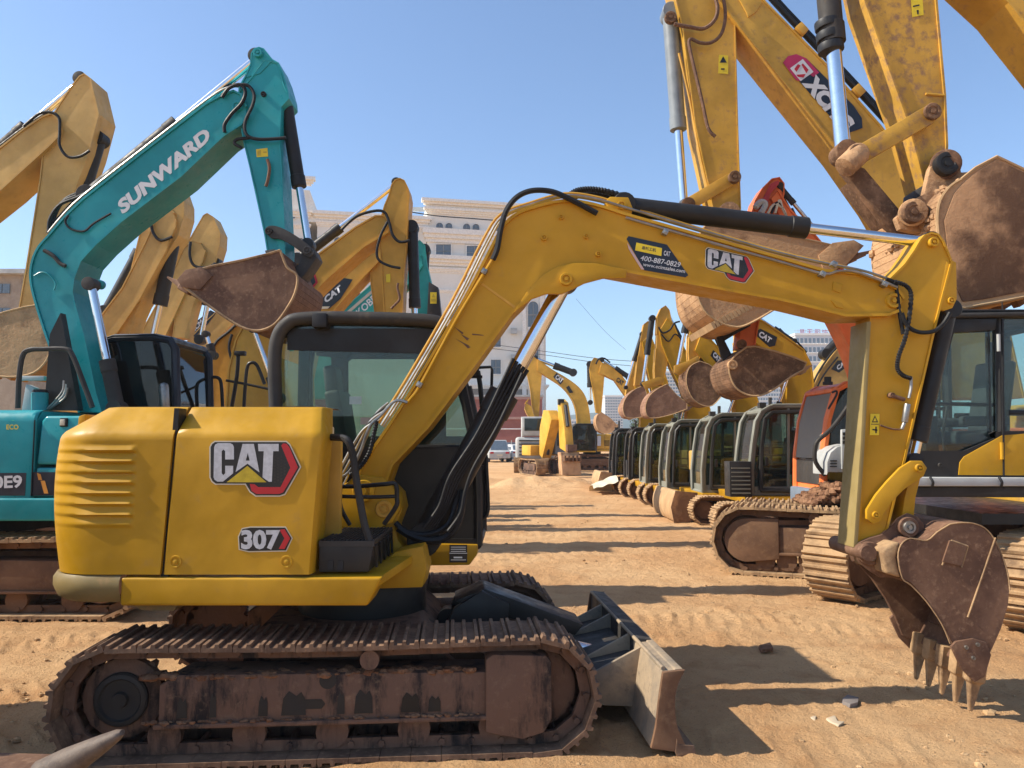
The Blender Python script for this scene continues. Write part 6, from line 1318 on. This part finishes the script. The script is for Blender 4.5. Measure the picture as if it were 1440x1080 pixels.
# ================================================================== ground
def vn(x, y, seed):
    xi, yi = np.floor(x).astype(np.int64), np.floor(y).astype(np.int64); fx, fy = x-xi, y-yi
    def h(a, b):
        v = (a*374761393+b*668265263+seed*982451653) & 0x7fffffff; v = ((v ^ (v >> 13))*1274126177) & 0x7fffffff; return ((v ^ (v >> 16)) & 0xffff)/65535.0
    u, v = fx*fx*(3-2*fx), fy*fy*(3-2*fy)
    return (h(xi, yi)*(1-u)+h(xi+1, yi)*u)*(1-v)+(h(xi, yi+1)*(1-u)+h(xi+1, yi+1)*u)*v
def fbm(x, y, seed, o=4):
    t, a = 0, 1
    for k in range(o): t = t+a*(vn(x, y, seed+k)-.5); x, y, a = x*2.03+1.7, y*2.03+.9, a*.5
    return t
def ground():
    ys = [-900, -250, -80, -30, -12, -5, -1, .6]; y = 1.3
    while y < 60: ys.append(y); y *= 1.0075 if y < 12 else 1.012
    while y < 5000: ys.append(y); y *= 1.12
    us = np.concatenate([[-400, -60, -12, -4, -2, -1.4], np.linspace(-1.08, 1.08, 520), [1.4, 2, 4, 12, 60, 400]])
    Y, U = np.meshgrid(np.array(ys), us, indexing='ij'); W = np.maximum(np.abs(Y), 2.)*.72+.8; X = U*W
    near = np.clip((55-Y)/30, 0, 1)*(np.abs(U) < 1.2)*(Y > 1)
    Z = near*(.030*fbm(X*.55, Y*.8, 3, 3)+.015*fbm(X*3.1, Y*3.4, 11, 3)+.017*fbm(X*9, Y*9, 23, 5))
    rg = np.clip(fbm(X*1.3, Y*1.3, 31, 2)*2+.25, 0, 1); Z += near*rg*.022*np.maximum(0, fbm(X*16, Y*16, 41, 2))*2
    # grouser imprints of crawlers: ladders of short ridges
    def ladder(x0, y0, ang, wd, ln, pitch, dep):
        nonlocal Z
        c, s = math.cos(ang), math.sin(ang); a = (X-x0)*c+(Y-y0)*s; b = -(X-x0)*s+(Y-y0)*c
        msk = np.clip((wd/2-np.abs(b))/.05, 0, 1)*np.clip((ln/2-np.abs(a))/.2, 0, 1)
        k = np.abs(((a/pitch) % 1)-.5)*2; e = .5+.9*vn(a*2, b*5, 77)
        dep = dep*.5; Z += msk*(-dep*.45+dep*np.clip((.42-k)/.2, 0, 1)*e)+dep*.5*np.exp(-((np.abs(b)-wd/2-.05)/.05)**2)*np.clip((ln/2-np.abs(a))/.2, 0, 1)*vn(X*6, Y*6, 5)
    ladder(-3.1, 4.4, R(42), .5, 2.6, .16, .05); ladder(-3.9, 4.9, R(44), .45, 2.6, .16, .045); ladder(-2.6, 3.4, R(38), .5, 2.2, .16, .05)
    ladder(1.7, 5.2, R(8), .48, 5, .155, .022); ladder(3.0, 7.2, R(-12), .5, 5, .16, .025); ladder(.8, 7.6, R(4), .5, 4, .16, .022); ladder(-3.6, 6.9, R(25), .45, 3.4, .16, .035); ladder(.9, 4.5, R(-5), .45, 3, .155, .02); ladder(1.9, 12.2, R(14), .55, 7, .17, .03); ladder(.3, 14.5, R(-10), .5, 5, .17, .03)
    ladder(2.2, 9.0, R(100), .5, 10, .17, .022); ladder(-.1, 10.5, R(96), .5, 11, .17, .022); ladder(1.0, 16, R(82), .55, 14, .18, .03); ladder(3.2, 6.2, R(15), .5, 3, .17, .02)
    ladder(.4, 26, R(5), .6, 6, .18, .05); ladder(1.4, 30, R(-6), .6, 8, .18, .05)
    # low spoil bank across the lane end
    Z += .34*np.exp(-((Y-29.5-.35*X)/1.5)**2)*np.clip((X+1.0)/1.0, 0, 1)*np.clip((3.6-X)/1.2, 0, 1)*(.55+.9*vn(X*2.2, Y*2.2, 9))*(Y > 5)
    Z += .16*np.exp(-((Y-33)/1.1)**2)*np.clip((X+2.2)/1.0, 0, 1)*np.clip((1.4-X)/1.2, 0, 1)*(.5+vn(X*2.2, Y*2.2, 19))
    nY, nU = X.shape; V = np.stack([X, Y, Z], -1).reshape(-1, 3)
    i = np.arange((nY-1)*nU).reshape(nY-1, nU)[:, :-1].ravel(); Fq = np.stack([i, i+1, i+nU+1, i+nU], 1)
    me = bpy.data.meshes.new('ground'); me.vertices.add(len(V)); me.vertices.foreach_set('co', V.ravel())
    me.loops.add(Fq.size); me.loops.foreach_set('vertex_index', Fq.ravel().astype(np.int32)); me.polygons.add(len(Fq)); me.polygons.foreach_set('loop_start', np.arange(0, Fq.size, 4, dtype=np.int32))
    me.update(calc_edges=True); me.validate(); me.polygons.foreach_set('use_smooth', [True]*len(Fq))
    m, t, b = nmat('orange_clay'); pos = N(t, 'ShaderNodeNewGeometry').outputs['Position']
    n1 = noise(t, pos, .55, 6, .6); n2 = noise(t, pos, 3.2, 8, .65, off=(3, 1, 0)); n3 = noise(t, pos, 24, 8, .78); n4 = noise(t, pos, .9, 5, .6, (.35, 1.6, 1), (9, 2, 0)); n5 = noise(t, pos, 70, 3, .6)
    c = mix(t, ramp(t, n1, .36, .64), (.57, .325, .15), (.67, .42, .21))
    c = mix(t, mul(t, ramp(t, n2, .46, .74), .65), c, (.47, .24, .10))
    c = mix(t, mul(t, ramp(t, n4, .52, .74), .55), c, (.40, .20, .085))
    c = mix(t, mul(t, ramp(t, n3, .52, .78), .5), c, (.72, .48, .27))
    c = mix(t, mul(t, ramp(t, n5, .58, .70), .6), c, (.27, .145, .065))
    t.links.new(c, b.inputs['Base Color']); b.inputs['Roughness'].default_value = .95; b.inputs['Specular IOR Level'].default_value = .15
    ad = N(t, 'ShaderNodeMath', operation='ADD'); t.links.new(mul(t, n2, 1.2), ad.inputs[0]); t.links.new(mul(t, n3, .5), ad.inputs[1])
    ad2 = N(t, 'ShaderNodeMath', operation='ADD'); t.links.new(ad.outputs[0], ad2.inputs[0]); t.links.new(mul(t, n5, .18), ad2.inputs[1])
    bump(t, b, ad2.outputs[0], 1.0, .075)
    me.materials.append(m); o = bpy.data.objects.new('ground', me); COL.objects.link(o); return struct(o)
ground()
cl = M(); rnd = random.Random(12)
for k in range(11000):
    y = 3.2+24*rnd.random()**1.9; x = (rnd.random()*2-1)*.7*y
    if vn(np.array([x*.9]), np.array([y*.9]), 61)[0] < .38+.25*rnd.random(): continue
    rr = .004+.020*rnd.random()**5
    if rnd.random() < .05: rr *= 1.8
    lump(cl, (x, y, rr*.2), rr, k, 1., .7, 5, 3)
o = cl.build('clay_clods', LUMC, None, flat=True, nrm=False, kind='stuff'); o['label'] = 'loose clods and crumbs of clay strewn over the yard'; o['category'] = 'clods'
for nm, pts, Y, mt, lb, h in (('stone_slab', [(1183, 989), (1190, 984), (1206, 988), (1205, 995), (1194, 998), (1184, 994)], 0, plain('slate', (.20, .17, .15), .7), 'flat grey stone lying on the clay in front of the bucket', .035),
        ('paper_scrap', [(1160, 1014), (1172, 1010), (1176, 1018), (1186, 1019), (1178, 1024), (1166, 1020)], 0, plain('dusty_scrap', (.50, .40, .27), .8), 'crumpled pale scrap on the ground below the grey stone', .02),
        ('paper_scrap', [(1138, 1010), (1146, 1008), (1144, 1016)], 0, MATS['dusty_scrap'], 'tiny pale scrap just left of the crumpled scrap', .01),
        ('stone_slab', [(1066, 912), (1082, 908), (1086, 916), (1070, 919)], 0, SOIL, 'flat clod inside the shadow of the cab', .03)):
    g = [PS(a, b, Vector((0, 0, .012)), Vector((0, 0, 1))) for a, b in pts]; c_ = sum(g, Vector())/len(g)
    m = M(); m.prism(g, (.01, 0, h)); tag(m.build(nm, mt, None, bevel=.006, loc=(c_.x, c_.y, 0)), lb, nm.replace('_', ' ').split()[0])

# ================================================================== buildings and the far town
CREAM = earthy('cream_render', (.74, .71, .63), (.79, .76, .68), (.66, .63, .55), .35, .15, .01, .9)
TRIM = plain('white_cornice', (.78, .75, .68), .8)
WDARK = plain('far_window_glass', (.10, .13, .16), .12, 0, .6)
BRICKR = earthy('brick_red_render', (.30, .11, .085), (.34, .13, .10), (.28, .10, .08), .8, .2, .01, .9)
nB = Vector((.2, -1, 0)).normalized(); oB = P(690, 500, 92)
def F(px, py, out=0.): return PS(px, py, oB, nB)+nB*out
hB = Vector((-nB.y, nB.x, 0)); hB = hB if hB.x > 0 else -hB
def wallblock(r, name, x0, x1, ytop, ybot, depth, mat=CREAM):
    a, b, c, d = F(x0, ybot), F(x1, ybot), F(x1, ytop), F(x0, ytop)
    zt, zb = (c.z+d.z)/2, 0
    a.z = b.z = zb; c = Vector((b.x, b.y, zt)); d = Vector((a.x, a.y, zt))
    return M().prism([a, b, c, d], -nB*depth).build(name, mat, r, flat=True), a, b, zt
def band(r, parent, a, b, py, h, out, mat=TRIM, name='cornice'):
    z = F((700), py).z; m = M(); e = (b-a).normalized()
    for k, (zz, hh, oo) in enumerate(((z, h*.4, out), (z-h*.4, h*.3, out*.65), (z-h*.7, h*.3, out*.3))):
        p, q = a-e*oo*.8, b+e*oo*.8; m.prism([Vector((p.x, p.y, zz-hh))+nB*-.1, Vector((p.x, p.y, zz-hh))+nB*oo, Vector((p.x, p.y, zz))+nB*oo, Vector((p.x, p.y, zz))-nB*.1], q-p)
    return sub(m.build(name, mat, r, flat=True), parent)
def window(r, parent, x0, x1, y0, y1, arch=False, bars=True):
    a, b, c, d = F(x0, y1, .04), F(x1, y1, .04), F(x1, y0, .04), F(x0, y0, .04)
    wv = b-a; hv = d-a; pts = []
    if arch:
        rad = wv.length/2; top = d-Vector((0, 0, rad)); up = Vector((0, 0, 1)); cen = (top+top+wv)/2
        pts = [a, b]+[cen+wv/2*math.cos(g)+up*rad*math.sin(g) for g in [math.pi*k/10 for k in range(11)]]
    else: pts = [a, b, c, d]
    m = M(); cen = sum(pts, Vector())/len(pts); n = len(pts)
    big = [cen+(p-cen)*1.12 for p in pts]
    for i in range(n): m.prism([pts[i], pts[(i+1) % n], big[(i+1) % n], big[i]], nB*.16)
    fr = sub(m.build('window', TRIM, r, flat=True), parent)
    # panes with bars
    pn = M().prism([p+nB*.02 for p in pts], nB*.01).build('pane', WDARK, r, flat=True); sub(pn, fr)
    if bars:
        q = M(); mid = (a+b)/2; q.prism([mid-wv*.03, mid+wv*.03, mid+wv*.03+hv*.95, mid-wv*.03+hv*.95], nB*.09); q.prism([a+hv*.45, b+hv*.45, b+hv*.5, a+hv*.5], nB*.09); sub(q.build('glazing_bar', plain('window_bar', (.22, .22, .21), .6) if 'window_bar' not in MATS else MATS['window_bar'], r, flat=True), fr)
    return fr
bl = thing('apartment_building', 'cream apartment building with arched windows and stepped cornices rising behind the yard', 'building', (F(640, 600).x, F(640, 600).y, 0))
w1, a, b, zt = wallblock(bl, 'wall', 598, 768, 290, 640, 22)
for py, h, o_ in ((287, .9, .9), (298, .7, .55), (327, 1.6, .7), (364, 1.2, .8), (380, .6, .3), (410, .4, .2), (540, .6, .4)): band(bl, w1, a, b, py, h, o_)
for x in (613, 626, 651, 664, 693, 706, 731, 744): window(bl, w1, x, x+10, 313.5+(x-613)*.035, 326+(x-613)*.035, True)
for x, wd in ((592, 8), (613, 21), (656, 22), (699, 22), (738, 20)):
    if x > 600: window(bl, w1, x, x+wd, 344+(x-613)*.05, 362+(x-613)*.05)
for k in range(4):
    for x in (606, 632, 660, 690): 
        if k: window(bl, w1, x, x+14, 392+k*38, 412+k*38)
window(bl, w1, 652, 659, 380+7, 402); 
for yy in (424, 470): window(bl, w1, 742, 757, yy, yy+36, yy == 424)
for xx in (734, 759): q = M(); p = F(xx, 640); z_ = F(xx, 412).z; q.prism([Vector((p.x, p.y, 0)), Vector((p.x, p.y, 0))+hB*.5, Vector((p.x, p.y, z_))+hB*.5, Vector((p.x, p.y, z_))], nB*.35); sub(q.build('pilaster', TRIM, bl, flat=True), w1)
for k, (x, y) in enumerate(((722, 466), (722, 503), (700, 430))): q = M(); q.box(F(x, y, .35), (.75, .5, .65)); sub(q.build('air_conditioner', GREY, bl), w1)
q = M(); q.prism([F(660, 540, .03), F(742, 540, .03), Vector((F(742, 540).x, F(742, 540).y, .3))+nB*.03, Vector((F(660, 540).x, F(660, 540).y, .3))+nB*.03], nB*.05); sub(q.build('shop_front', plain('shop_front_wall', (.24, .21, .17), .7), bl, flat=True), w1)
for x in (672, 684, 700, 716): window(bl, w1, x, x+9, 560, 582, False)
q = M(); q.box(F(630, 284, -3), (8, .2, .5)); q.box(F(664, 287, -3), (.4, .4, .7)); sub(q.build('roof_letters', GREY, bl), w1)
w2, a2, b2, zt2 = wallblock(bl, 'side_wall', 440, 597, 314, 640, 16)
for py, h, o_ in ((312, 1.0, .7), (324, .6, .3), (366, .9, .5), (410, .5, .3)): band(bl, w2, a2, b2, py, h, o_)
for x in (446, 470, 494, 520, 548, 572): window(bl, w2, x, x+10, 334, 348, True)
for x in (456, 500, 526, 552): window(bl, w2, x, x+9, 376, 396, True)
w3, a3, b3, zt3 = wallblock(bl, 'tower_wall', 396, 428, 266, 640, 14)
for py, h, o_ in ((268, .9, .8), (311, .9, .5), (330, .5, .3)): band(bl, w3, a3, b3, py, h, o_)
for x in (397, 406): window(bl, w3, x, x+9, 296, 308, True)
for x in (404, 418): window(bl, w3, x, x+10, 335, 350, True)
p0 = F(428, 270); q = M(); q.prism([Vector((b3.x, b3.y, zt3)), Vector((b3.x, b3.y, F(440, 305).z))+hB*1.2, Vector((b3.x, b3.y, F(440, 312).z))+hB*1.0, Vector((b3.x, b3.y, F(440, 312).z))], -nB*14); sub(q.build('roof_slope', TRIM, bl, flat=True), w3)
rb = thing('brick_red_building', 'low brick red building between the cream block and the lane end', 'building', (1.5, 84, 0))
m = M(); z_ = P(720, 558, 82).z; m.prism([Vector((-4.5, 82, 0)), Vector((3.2, 82, 0)), Vector((3.2, 82, z_)), Vector((-4.5, 82, z_))], (0, 8, 0)); wl = m.build('wall', BRICKR, rb, flat=True)
for py in (588, 560): m = M(); m.box((-.65, 81.95, P(700, py, 82).z), (7.8, .25, .25)); sub(m.build('string_course', plain('pale_string_course', (.42, .25, .2), .8), rb, flat=True), wl)
m = M(); m.box((-.65, 86, z_+.1), (8, 8.4, .2)); sub(m.build('roof_slab', GREY, rb), wl)
fe = thing('site_fence', 'pale blue grey sheet fence in front of the brick red building', 'fence', (-3, 76, 0))
for k in range(9): m = M(); m.box((-8.2+1.25*k, 76, .85), (1.22, .06, 1.7)); m.build('fence_panel', BLUEG, fe)
for k in range(10): m = M(); m.cyl((-8.8+1.25*k, 75.95, 0), (-8.8+1.25*k, 75.95, 1.9), .04, n=6); m.build('fence_post', GREY, fe)
m = M(); m.tube([(-8.8, 75.95, 3.0), (2.4, 75.95, 3.0)], .05, 6); m.tube([(.95, 75.95, 0), (.95, 75.95, 4.2)], .06, 6); m.build('overhead_rail', D_WHT, fe)
# left edge house
lh = thing('brick_house', 'small tan brick building with flat eaves at the left picture edge', 'building', (P(-10, 500, 60).x, 60, 0))
x0, x1 = P(-70, 500, 60).x, P(24, 500, 60).x; zt_ = P(0, 386, 60).z
m = M(); m.box(((x0+x1)/2, 64, zt_/2), (x1-x0, 8, zt_)); wl = m.build('wall', earthy('tan_brick', (.30, .235, .17), (.36, .29, .21), (.25, .2, .15), 2, .2, .01), lh, flat=True)
m = M(); m.box(((x0+x1)/2, 63.9, zt_+.15), (x1-x0+1.2, 9, .35)); sub(m.build('eaves', GREY, lh), wl)
for px in (-2, 9):
    for py in (406, 440): m = M(); m.box(P(px, py, 59.95), (.55, .1, .75)); w_ = m.build('window', WDARK, lh); sub(w_, wl)

def tower(name, label, px0, px1, py, Y, mat, cols, rows, d=18, cat_='tower block', py1=None):
    x0, x1, zt = P(px0, 600, Y).x, P(px1, 600, Y).x, P((px0+px1)/2, py, Y).z
    r = thing(name, label, cat_, ((x0+x1)/2, Y, 0)); m = M(); m.box(((x0+x1)/2, Y+d/2, zt/2), (x1-x0, d, zt)); wl = m.build('wall', mat, r, flat=True)
    zb = P(0, py1 or 612, Y).z; q = M(); f = M(); cw, rh = (x1-x0)/cols, (zt-zb)/rows
    for i in range(cols):
        for j in range(rows):
            c = Vector((x0+cw*(i+.5), Y-.05, zb+rh*(j+.45))); q.box(c, (cw*.62, .2, rh*.52)); f.box(c+Vector((0, -.25, -rh*.36)), (cw*.78, .6, rh*.12))
    sub(q.build('windows', WDARK, r, flat=True, kind='stuff', nrm=False), wl); sub(f.build('balcony_slabs', TRIM, r, flat=True, kind='stuff', nrm=False), wl)
    m = M(); m.box(((x0+x1)/2, Y+d/2, zt+.6), (x1-x0+.6, d+.6, 1.0)); sub(m.build('parapet', TRIM, r), wl); return r, x0, x1, zt
FARW = plain('pale_tower_render', (.55, .55, .54), .8)
tw, x0, x1, zt = tower('hotel_tower', 'pale hotel block with large red characters standing on its roof', 1122, 1210, 472, 330, FARW, 15, 10, 20, py1=600)
for k, ch in enumerate('昊天服饰大厦'):
    m_ = lettering(tw, ch, (1124+k*10.6, 472), (1132+k*10.6, 472), (1124+k*10.6, 463), 331, plain('red_sign', (.42, .05, .09), .5) if 'red_sign' not in MATS else MATS['red_sign'], .01, 0)
    m_.name = 'roof_character'
m = M()
for k in range(7): m.cyl((P(1123+k*10.6, 500, 331.3).x, 331.3, zt), (P(1123+k*10.6, 500, 331.3).x, 331.3, P(0, 463, 331.3).z), .12, n=5)
m.tube([Vector((x0, 331.3, P(0, 465, 331).z)), Vector((x1, 331.3, P(0, 465, 331).z))], .1, 4); m.build('sign_frame', GREY, tw)
tower('apartment_tower', 'pale far tower behind the drooping small arm', 851, 876, 558, 520, FARW, 7, 14)
tower('apartment_tower', 'far tower seen between the arms of the lane row', 935, 962, 524, 430, FARW, 7, 18)
tower('apartment_tower', 'slim far tower beside the end of the lane row', 896, 908, 560, 520, FARW, 4, 12)
tower('apartment_tower', 'low broad far block behind the lane end', 800, 836, 592, 560, FARW, 10, 5)
tower('apartment_tower', 'far apartment block between the first two grey cabs', 1066, 1100, 540, 500, FARW, 9, 12)
# hills
hl = M(); rows = []
xs_ = np.linspace(-1500, 1700, 90)
prof = [22+34*vn(np.array([x/260.]), np.array([.5]), 4)[0]+10*vn(np.array([x/60.]), np.array([.5]), 8)[0] for x in xs_]
for f_, dy in ((0, -160), (.5, -60), (.85, -15), (1, 0), (.8, 60), (0, 300)): rows.append([Vector((x, 1350+dy, h*f_-1)) for x, h in zip(xs_, prof)])
h_ = hl.grid(rows).build('hills', earthy('hill_forest', (.045, .065, .03), (.07, .09, .04), (.05, .06, .03), .03, .3, 1.), None); struct(h_)
# trees
LEAF = earthy('leaf_green', (.035, .062, .014), (.075, .11, .025), (.055, .085, .02), 3, .2, .02, .7)
BARK = earthy('bark', (.07, .05, .035), (.12, .09, .06), (.1, .08, .06), 8, .5, .02)
def tree(label, px, pyt, pyb, Y, wpx, seed):
    base = P(px, pyb, Y); base.z = 0; zt = P(px, pyt, Y).z; wd = wpx/FPX*Y; r = thing('tree', label, 'tree', (base.x, Y, 0), 'trees beyond the yard'); rnd = random.Random(seed)
    m = M(); m.tube([base, base+Vector((.1, 0, zt*.4)), base+Vector((.0, .1, zt*.75))], [zt*.03, zt*.022, zt*.01], 8)
    for k in range(6):
        a = rnd.random()*6.28; h = zt*(.35+.3*rnd.random()); m.tube([base+Vector((0, 0, h)), base+Vector((math.cos(a)*wd*.25, math.sin(a)*wd*.25, h+zt*.2))], [zt*.012, zt*.004], 6)
    m.build('trunk', BARK, r)
    q = M(); cl_ = [(Vector((rnd.gauss(0, wd*.2), rnd.gauss(0, wd*.2), zt*(.45+.45*rnd.random()))), wd*(.12+.14*rnd.random())) for k in range(16)]
    for c, s in cl_:
        for k in range(110):
            d = Vector((rnd.gauss(0, 1), rnd.gauss(0, 1), rnd.gauss(0, .8))).normalized()*s*(rnd.random()**.4); p = base+c+d
            n = Vector((rnd.gauss(0, 1), rnd.gauss(0, 1), rnd.gauss(.5, 1))).normalized(); u = n.orthogonal().normalized()*wd*.035; v = n.cross(u)
            q.add([p-u, p+v*.6, p+u, p-v*.6], [[0, 1, 2, 3]])
    q.build('crown', LEAF, r, flat=True, nrm=False)
tree('green tree peeping between the muddy buckets of the lane row', 950, 556, 640, 62, 40, 1)
tree('green tree low behind the third grey cab', 985, 568, 640, 66, 40, 2)
tree('small green tree above the far end of the lane row', 905, 574, 640, 70, 34, 3)
tree('hazy tree low under the teal boom', 212, 456, 560, 90, 34, 4)
tree('hazy tree just right of the first tree under the teal boom', 232, 460, 560, 95, 30, 5)
# cars
def car(name, label, px0, px1, Y, mat, hgt=1.6, wd=1.85, L=4.4, yaw=0.):
    cx = P((px0+px1)/2, 600, Y).x; r = thing(name, label, 'car', (cx, Y, 0)); Rm = Matrix.Rotation(yaw, 3, 'Z'); B = Vector((cx, Y, 0))
    def prof(pts, w0, w1, nm, mt, bv): 
        m = M(); m.add([B+Rm @ Vector((x, -w, z)) for (x, z), w in zip(pts, w1)]+[B+Rm @ Vector((x, w, z)) for (x, z), w in zip(pts, w1)], [list(range(len(pts)))[::-1], list(range(len(pts), 2*len(pts)))]+[[i, (i+1) % len(pts), len(pts)+(i+1) % len(pts), len(pts)+i] for i in range(len(pts))])
        return m.build(nm, mt, r, bevel=bv, segs=3)
    h, l = wd/2, L/2
    body = prof([(-l, .35), (-l, .75), (-l+.1, .92), (-l*.45, 1.0), (l*.9, 1.02), (l, .9), (l, .35)], 0, [h]*7, 'body', mat, .07)
    cabn = prof([(-l*.5, .98), (-l*.18, hgt), (l*.62, hgt), (l*.92, 1.0)], 0, [h*.95, h*.78, h*.78, h*.95], 'cabin', mat, .05)
    gl = prof([(-l*.47, 1.04), (-l*.19, hgt-.08), (l*.60, hgt-.08), (l*.86, 1.04)], 0, [h*.955, h*.80, h*.80, h*.955], 'side_window', WDARK, .01); sub(gl, cabn)
    m = M(); m.add([B+Rm @ Vector(p) for p in ((-l*.49-.01, -h*.8, 1.02), (-l*.49-.01, h*.8, 1.02), (-l*.21-.02, h*.68, hgt-.06), (-l*.21-.02, -h*.68, hgt-.06))], [[0, 1, 2, 3]]); sub(m.build('windscreen', WDARK, r), cabn)
    m = M(); m.add([B+Rm @ Vector(p) for p in ((l*.90+.015, -h*.8, 1.05), (l*.90+.015, h*.8, 1.05), (l*.66+.02, h*.68, hgt-.06), (l*.66+.02, -h*.68, hgt-.06))], [[0, 1, 2, 3]]); sub(m.build('rear_window', WDARK, r), cabn)
    for sx in (-l*.62, l*.62):
        for sy in (-1, 1):
            c = B+Rm @ Vector((sx, sy*(h-.1), .33)); ax = Rm @ Vector((0, sy, 0)); m = M(); m.lathe(c-ax*.1, ax, [(0, .2), (0, .31), (.03, .33), (.19, .33), (.21, .31), (.21, .2)], 18); w_ = m.build('wheel', RUB, r)
            m = M(); m.cyl(c+ax*.06, c+ax*.105, .2, n=14); sub(m.build('rim', STEEL, r), w_)
    for sy in (-1, 1):
        m = M(); m.box(B+Rm @ Vector((-l+.02, sy*h*.72, .78)), (.1, .32, .14), Rm); sub(m.build('headlight', D_WHT, r, bevel=.02), body)
        m = M(); m.box(B+Rm @ Vector((l-.02, sy*h*.72, .82)), (.1, .3, .16), Rm); sub(m.build('tail_light', D_RED, r, bevel=.02), body)
    m = M(); m.box(B+Rm @ Vector((-l-.0, 0, .58)), (.06, wd*.5, .22), Rm); sub(m.build('grille', BLKP, r, bevel=.02), body)
    m = M(); m.box(B+Rm @ Vector((l+.005, 0, .62)), (.03, .5, .14), Rm); sub(m.build('number_plate', D_CRM, r), body)
car('parked_car', 'white car parked by the pale sheet fence at the lane end', 712, 734, 71, WHT, 1.5, 1.85, 4.4, R(-72))
car('parked_car', 'silver van nosing out beside the front cab, left of the white car', 688, 706, 68, GREY, 1.9, 1.85, 4.6, R(-80))
# white sheeting at the end of the row
q = M(); rows = []; Ys = 26.0
for i in range(12):
    row = []
    for j in range(16):
        x = P(832+34*j/15, 660, Ys).x; y = Ys-.6+1.6*i/11; h = .62*math.sin(math.pi*min(1, .15+.85*i/11))**.5*(.45+.55*j/15)+.02*math.sin(j*.9+i*.8); row.append(Vector((x, y, max(.02, h))))
    rows.append(row)
tag(q.grid(rows).build('white_sheet', D_CRM, None, loc=(P(848, 660, Ys).x, Ys, 0)), 'white sheet draped low in front of the last dark cab', 'sheet')
# overhead cables
CABL = plain('cable_black', (.02, .02, .022), .6)
def cable(label, pts, r): 
    Q = [P(a, b, Y) for a, b, Y in pts]; tag(M().tube(cat(Q, 10), r, 5).build('power_cable', CABL, None, loc=Q[0]), label, 'cable', 'overhead cables')
cable('thick black cable slung across the cream building', [(560, 295, 70), (610, 303, 70), (660, 307, 70), (720, 311, 70), (800, 312, 70)], .055)
cable('upper thin wire crossing the sky above the lane end', [(690, 484, 80), (765, 494, 80), (850, 505, 80), (960, 512, 80)], .028)
cable('lower thin wire crossing the sky above the lane end', [(690, 490, 80), (765, 499, 80), (850, 511, 80), (960, 520, 80)], .028)
cable('faint wire slanting down through the open sky under the arched boom', [(810, 420, 120), (850, 465, 120), (880, 492, 120)], .022)
# ------------------------------------------------------------------ haze
m = bpy.data.materials.new('haze'); m.use_nodes = True; t = m.node_tree; t.nodes.clear()
o_ = N(t, 'ShaderNodeOutputMaterial'); v_ = N(t, 'ShaderNodeVolumePrincipled'); v_.inputs['Color'].default_value = (.80, .90, 1, 1); v_.inputs['Density'].default_value = .0006; v_.inputs['Anisotropy'].default_value = .2
t.links.new(v_.outputs[0], o_.inputs['Volume'])
mb = M(); mb.box((0, 1500, 39), (12200, 9000, 84))
hz = mb.build('haze', m, None, flat=True); hz['kind'] = 'stuff'; hz['label'] = 'pale haze over the yard and town'; hz['category'] = 'haze'
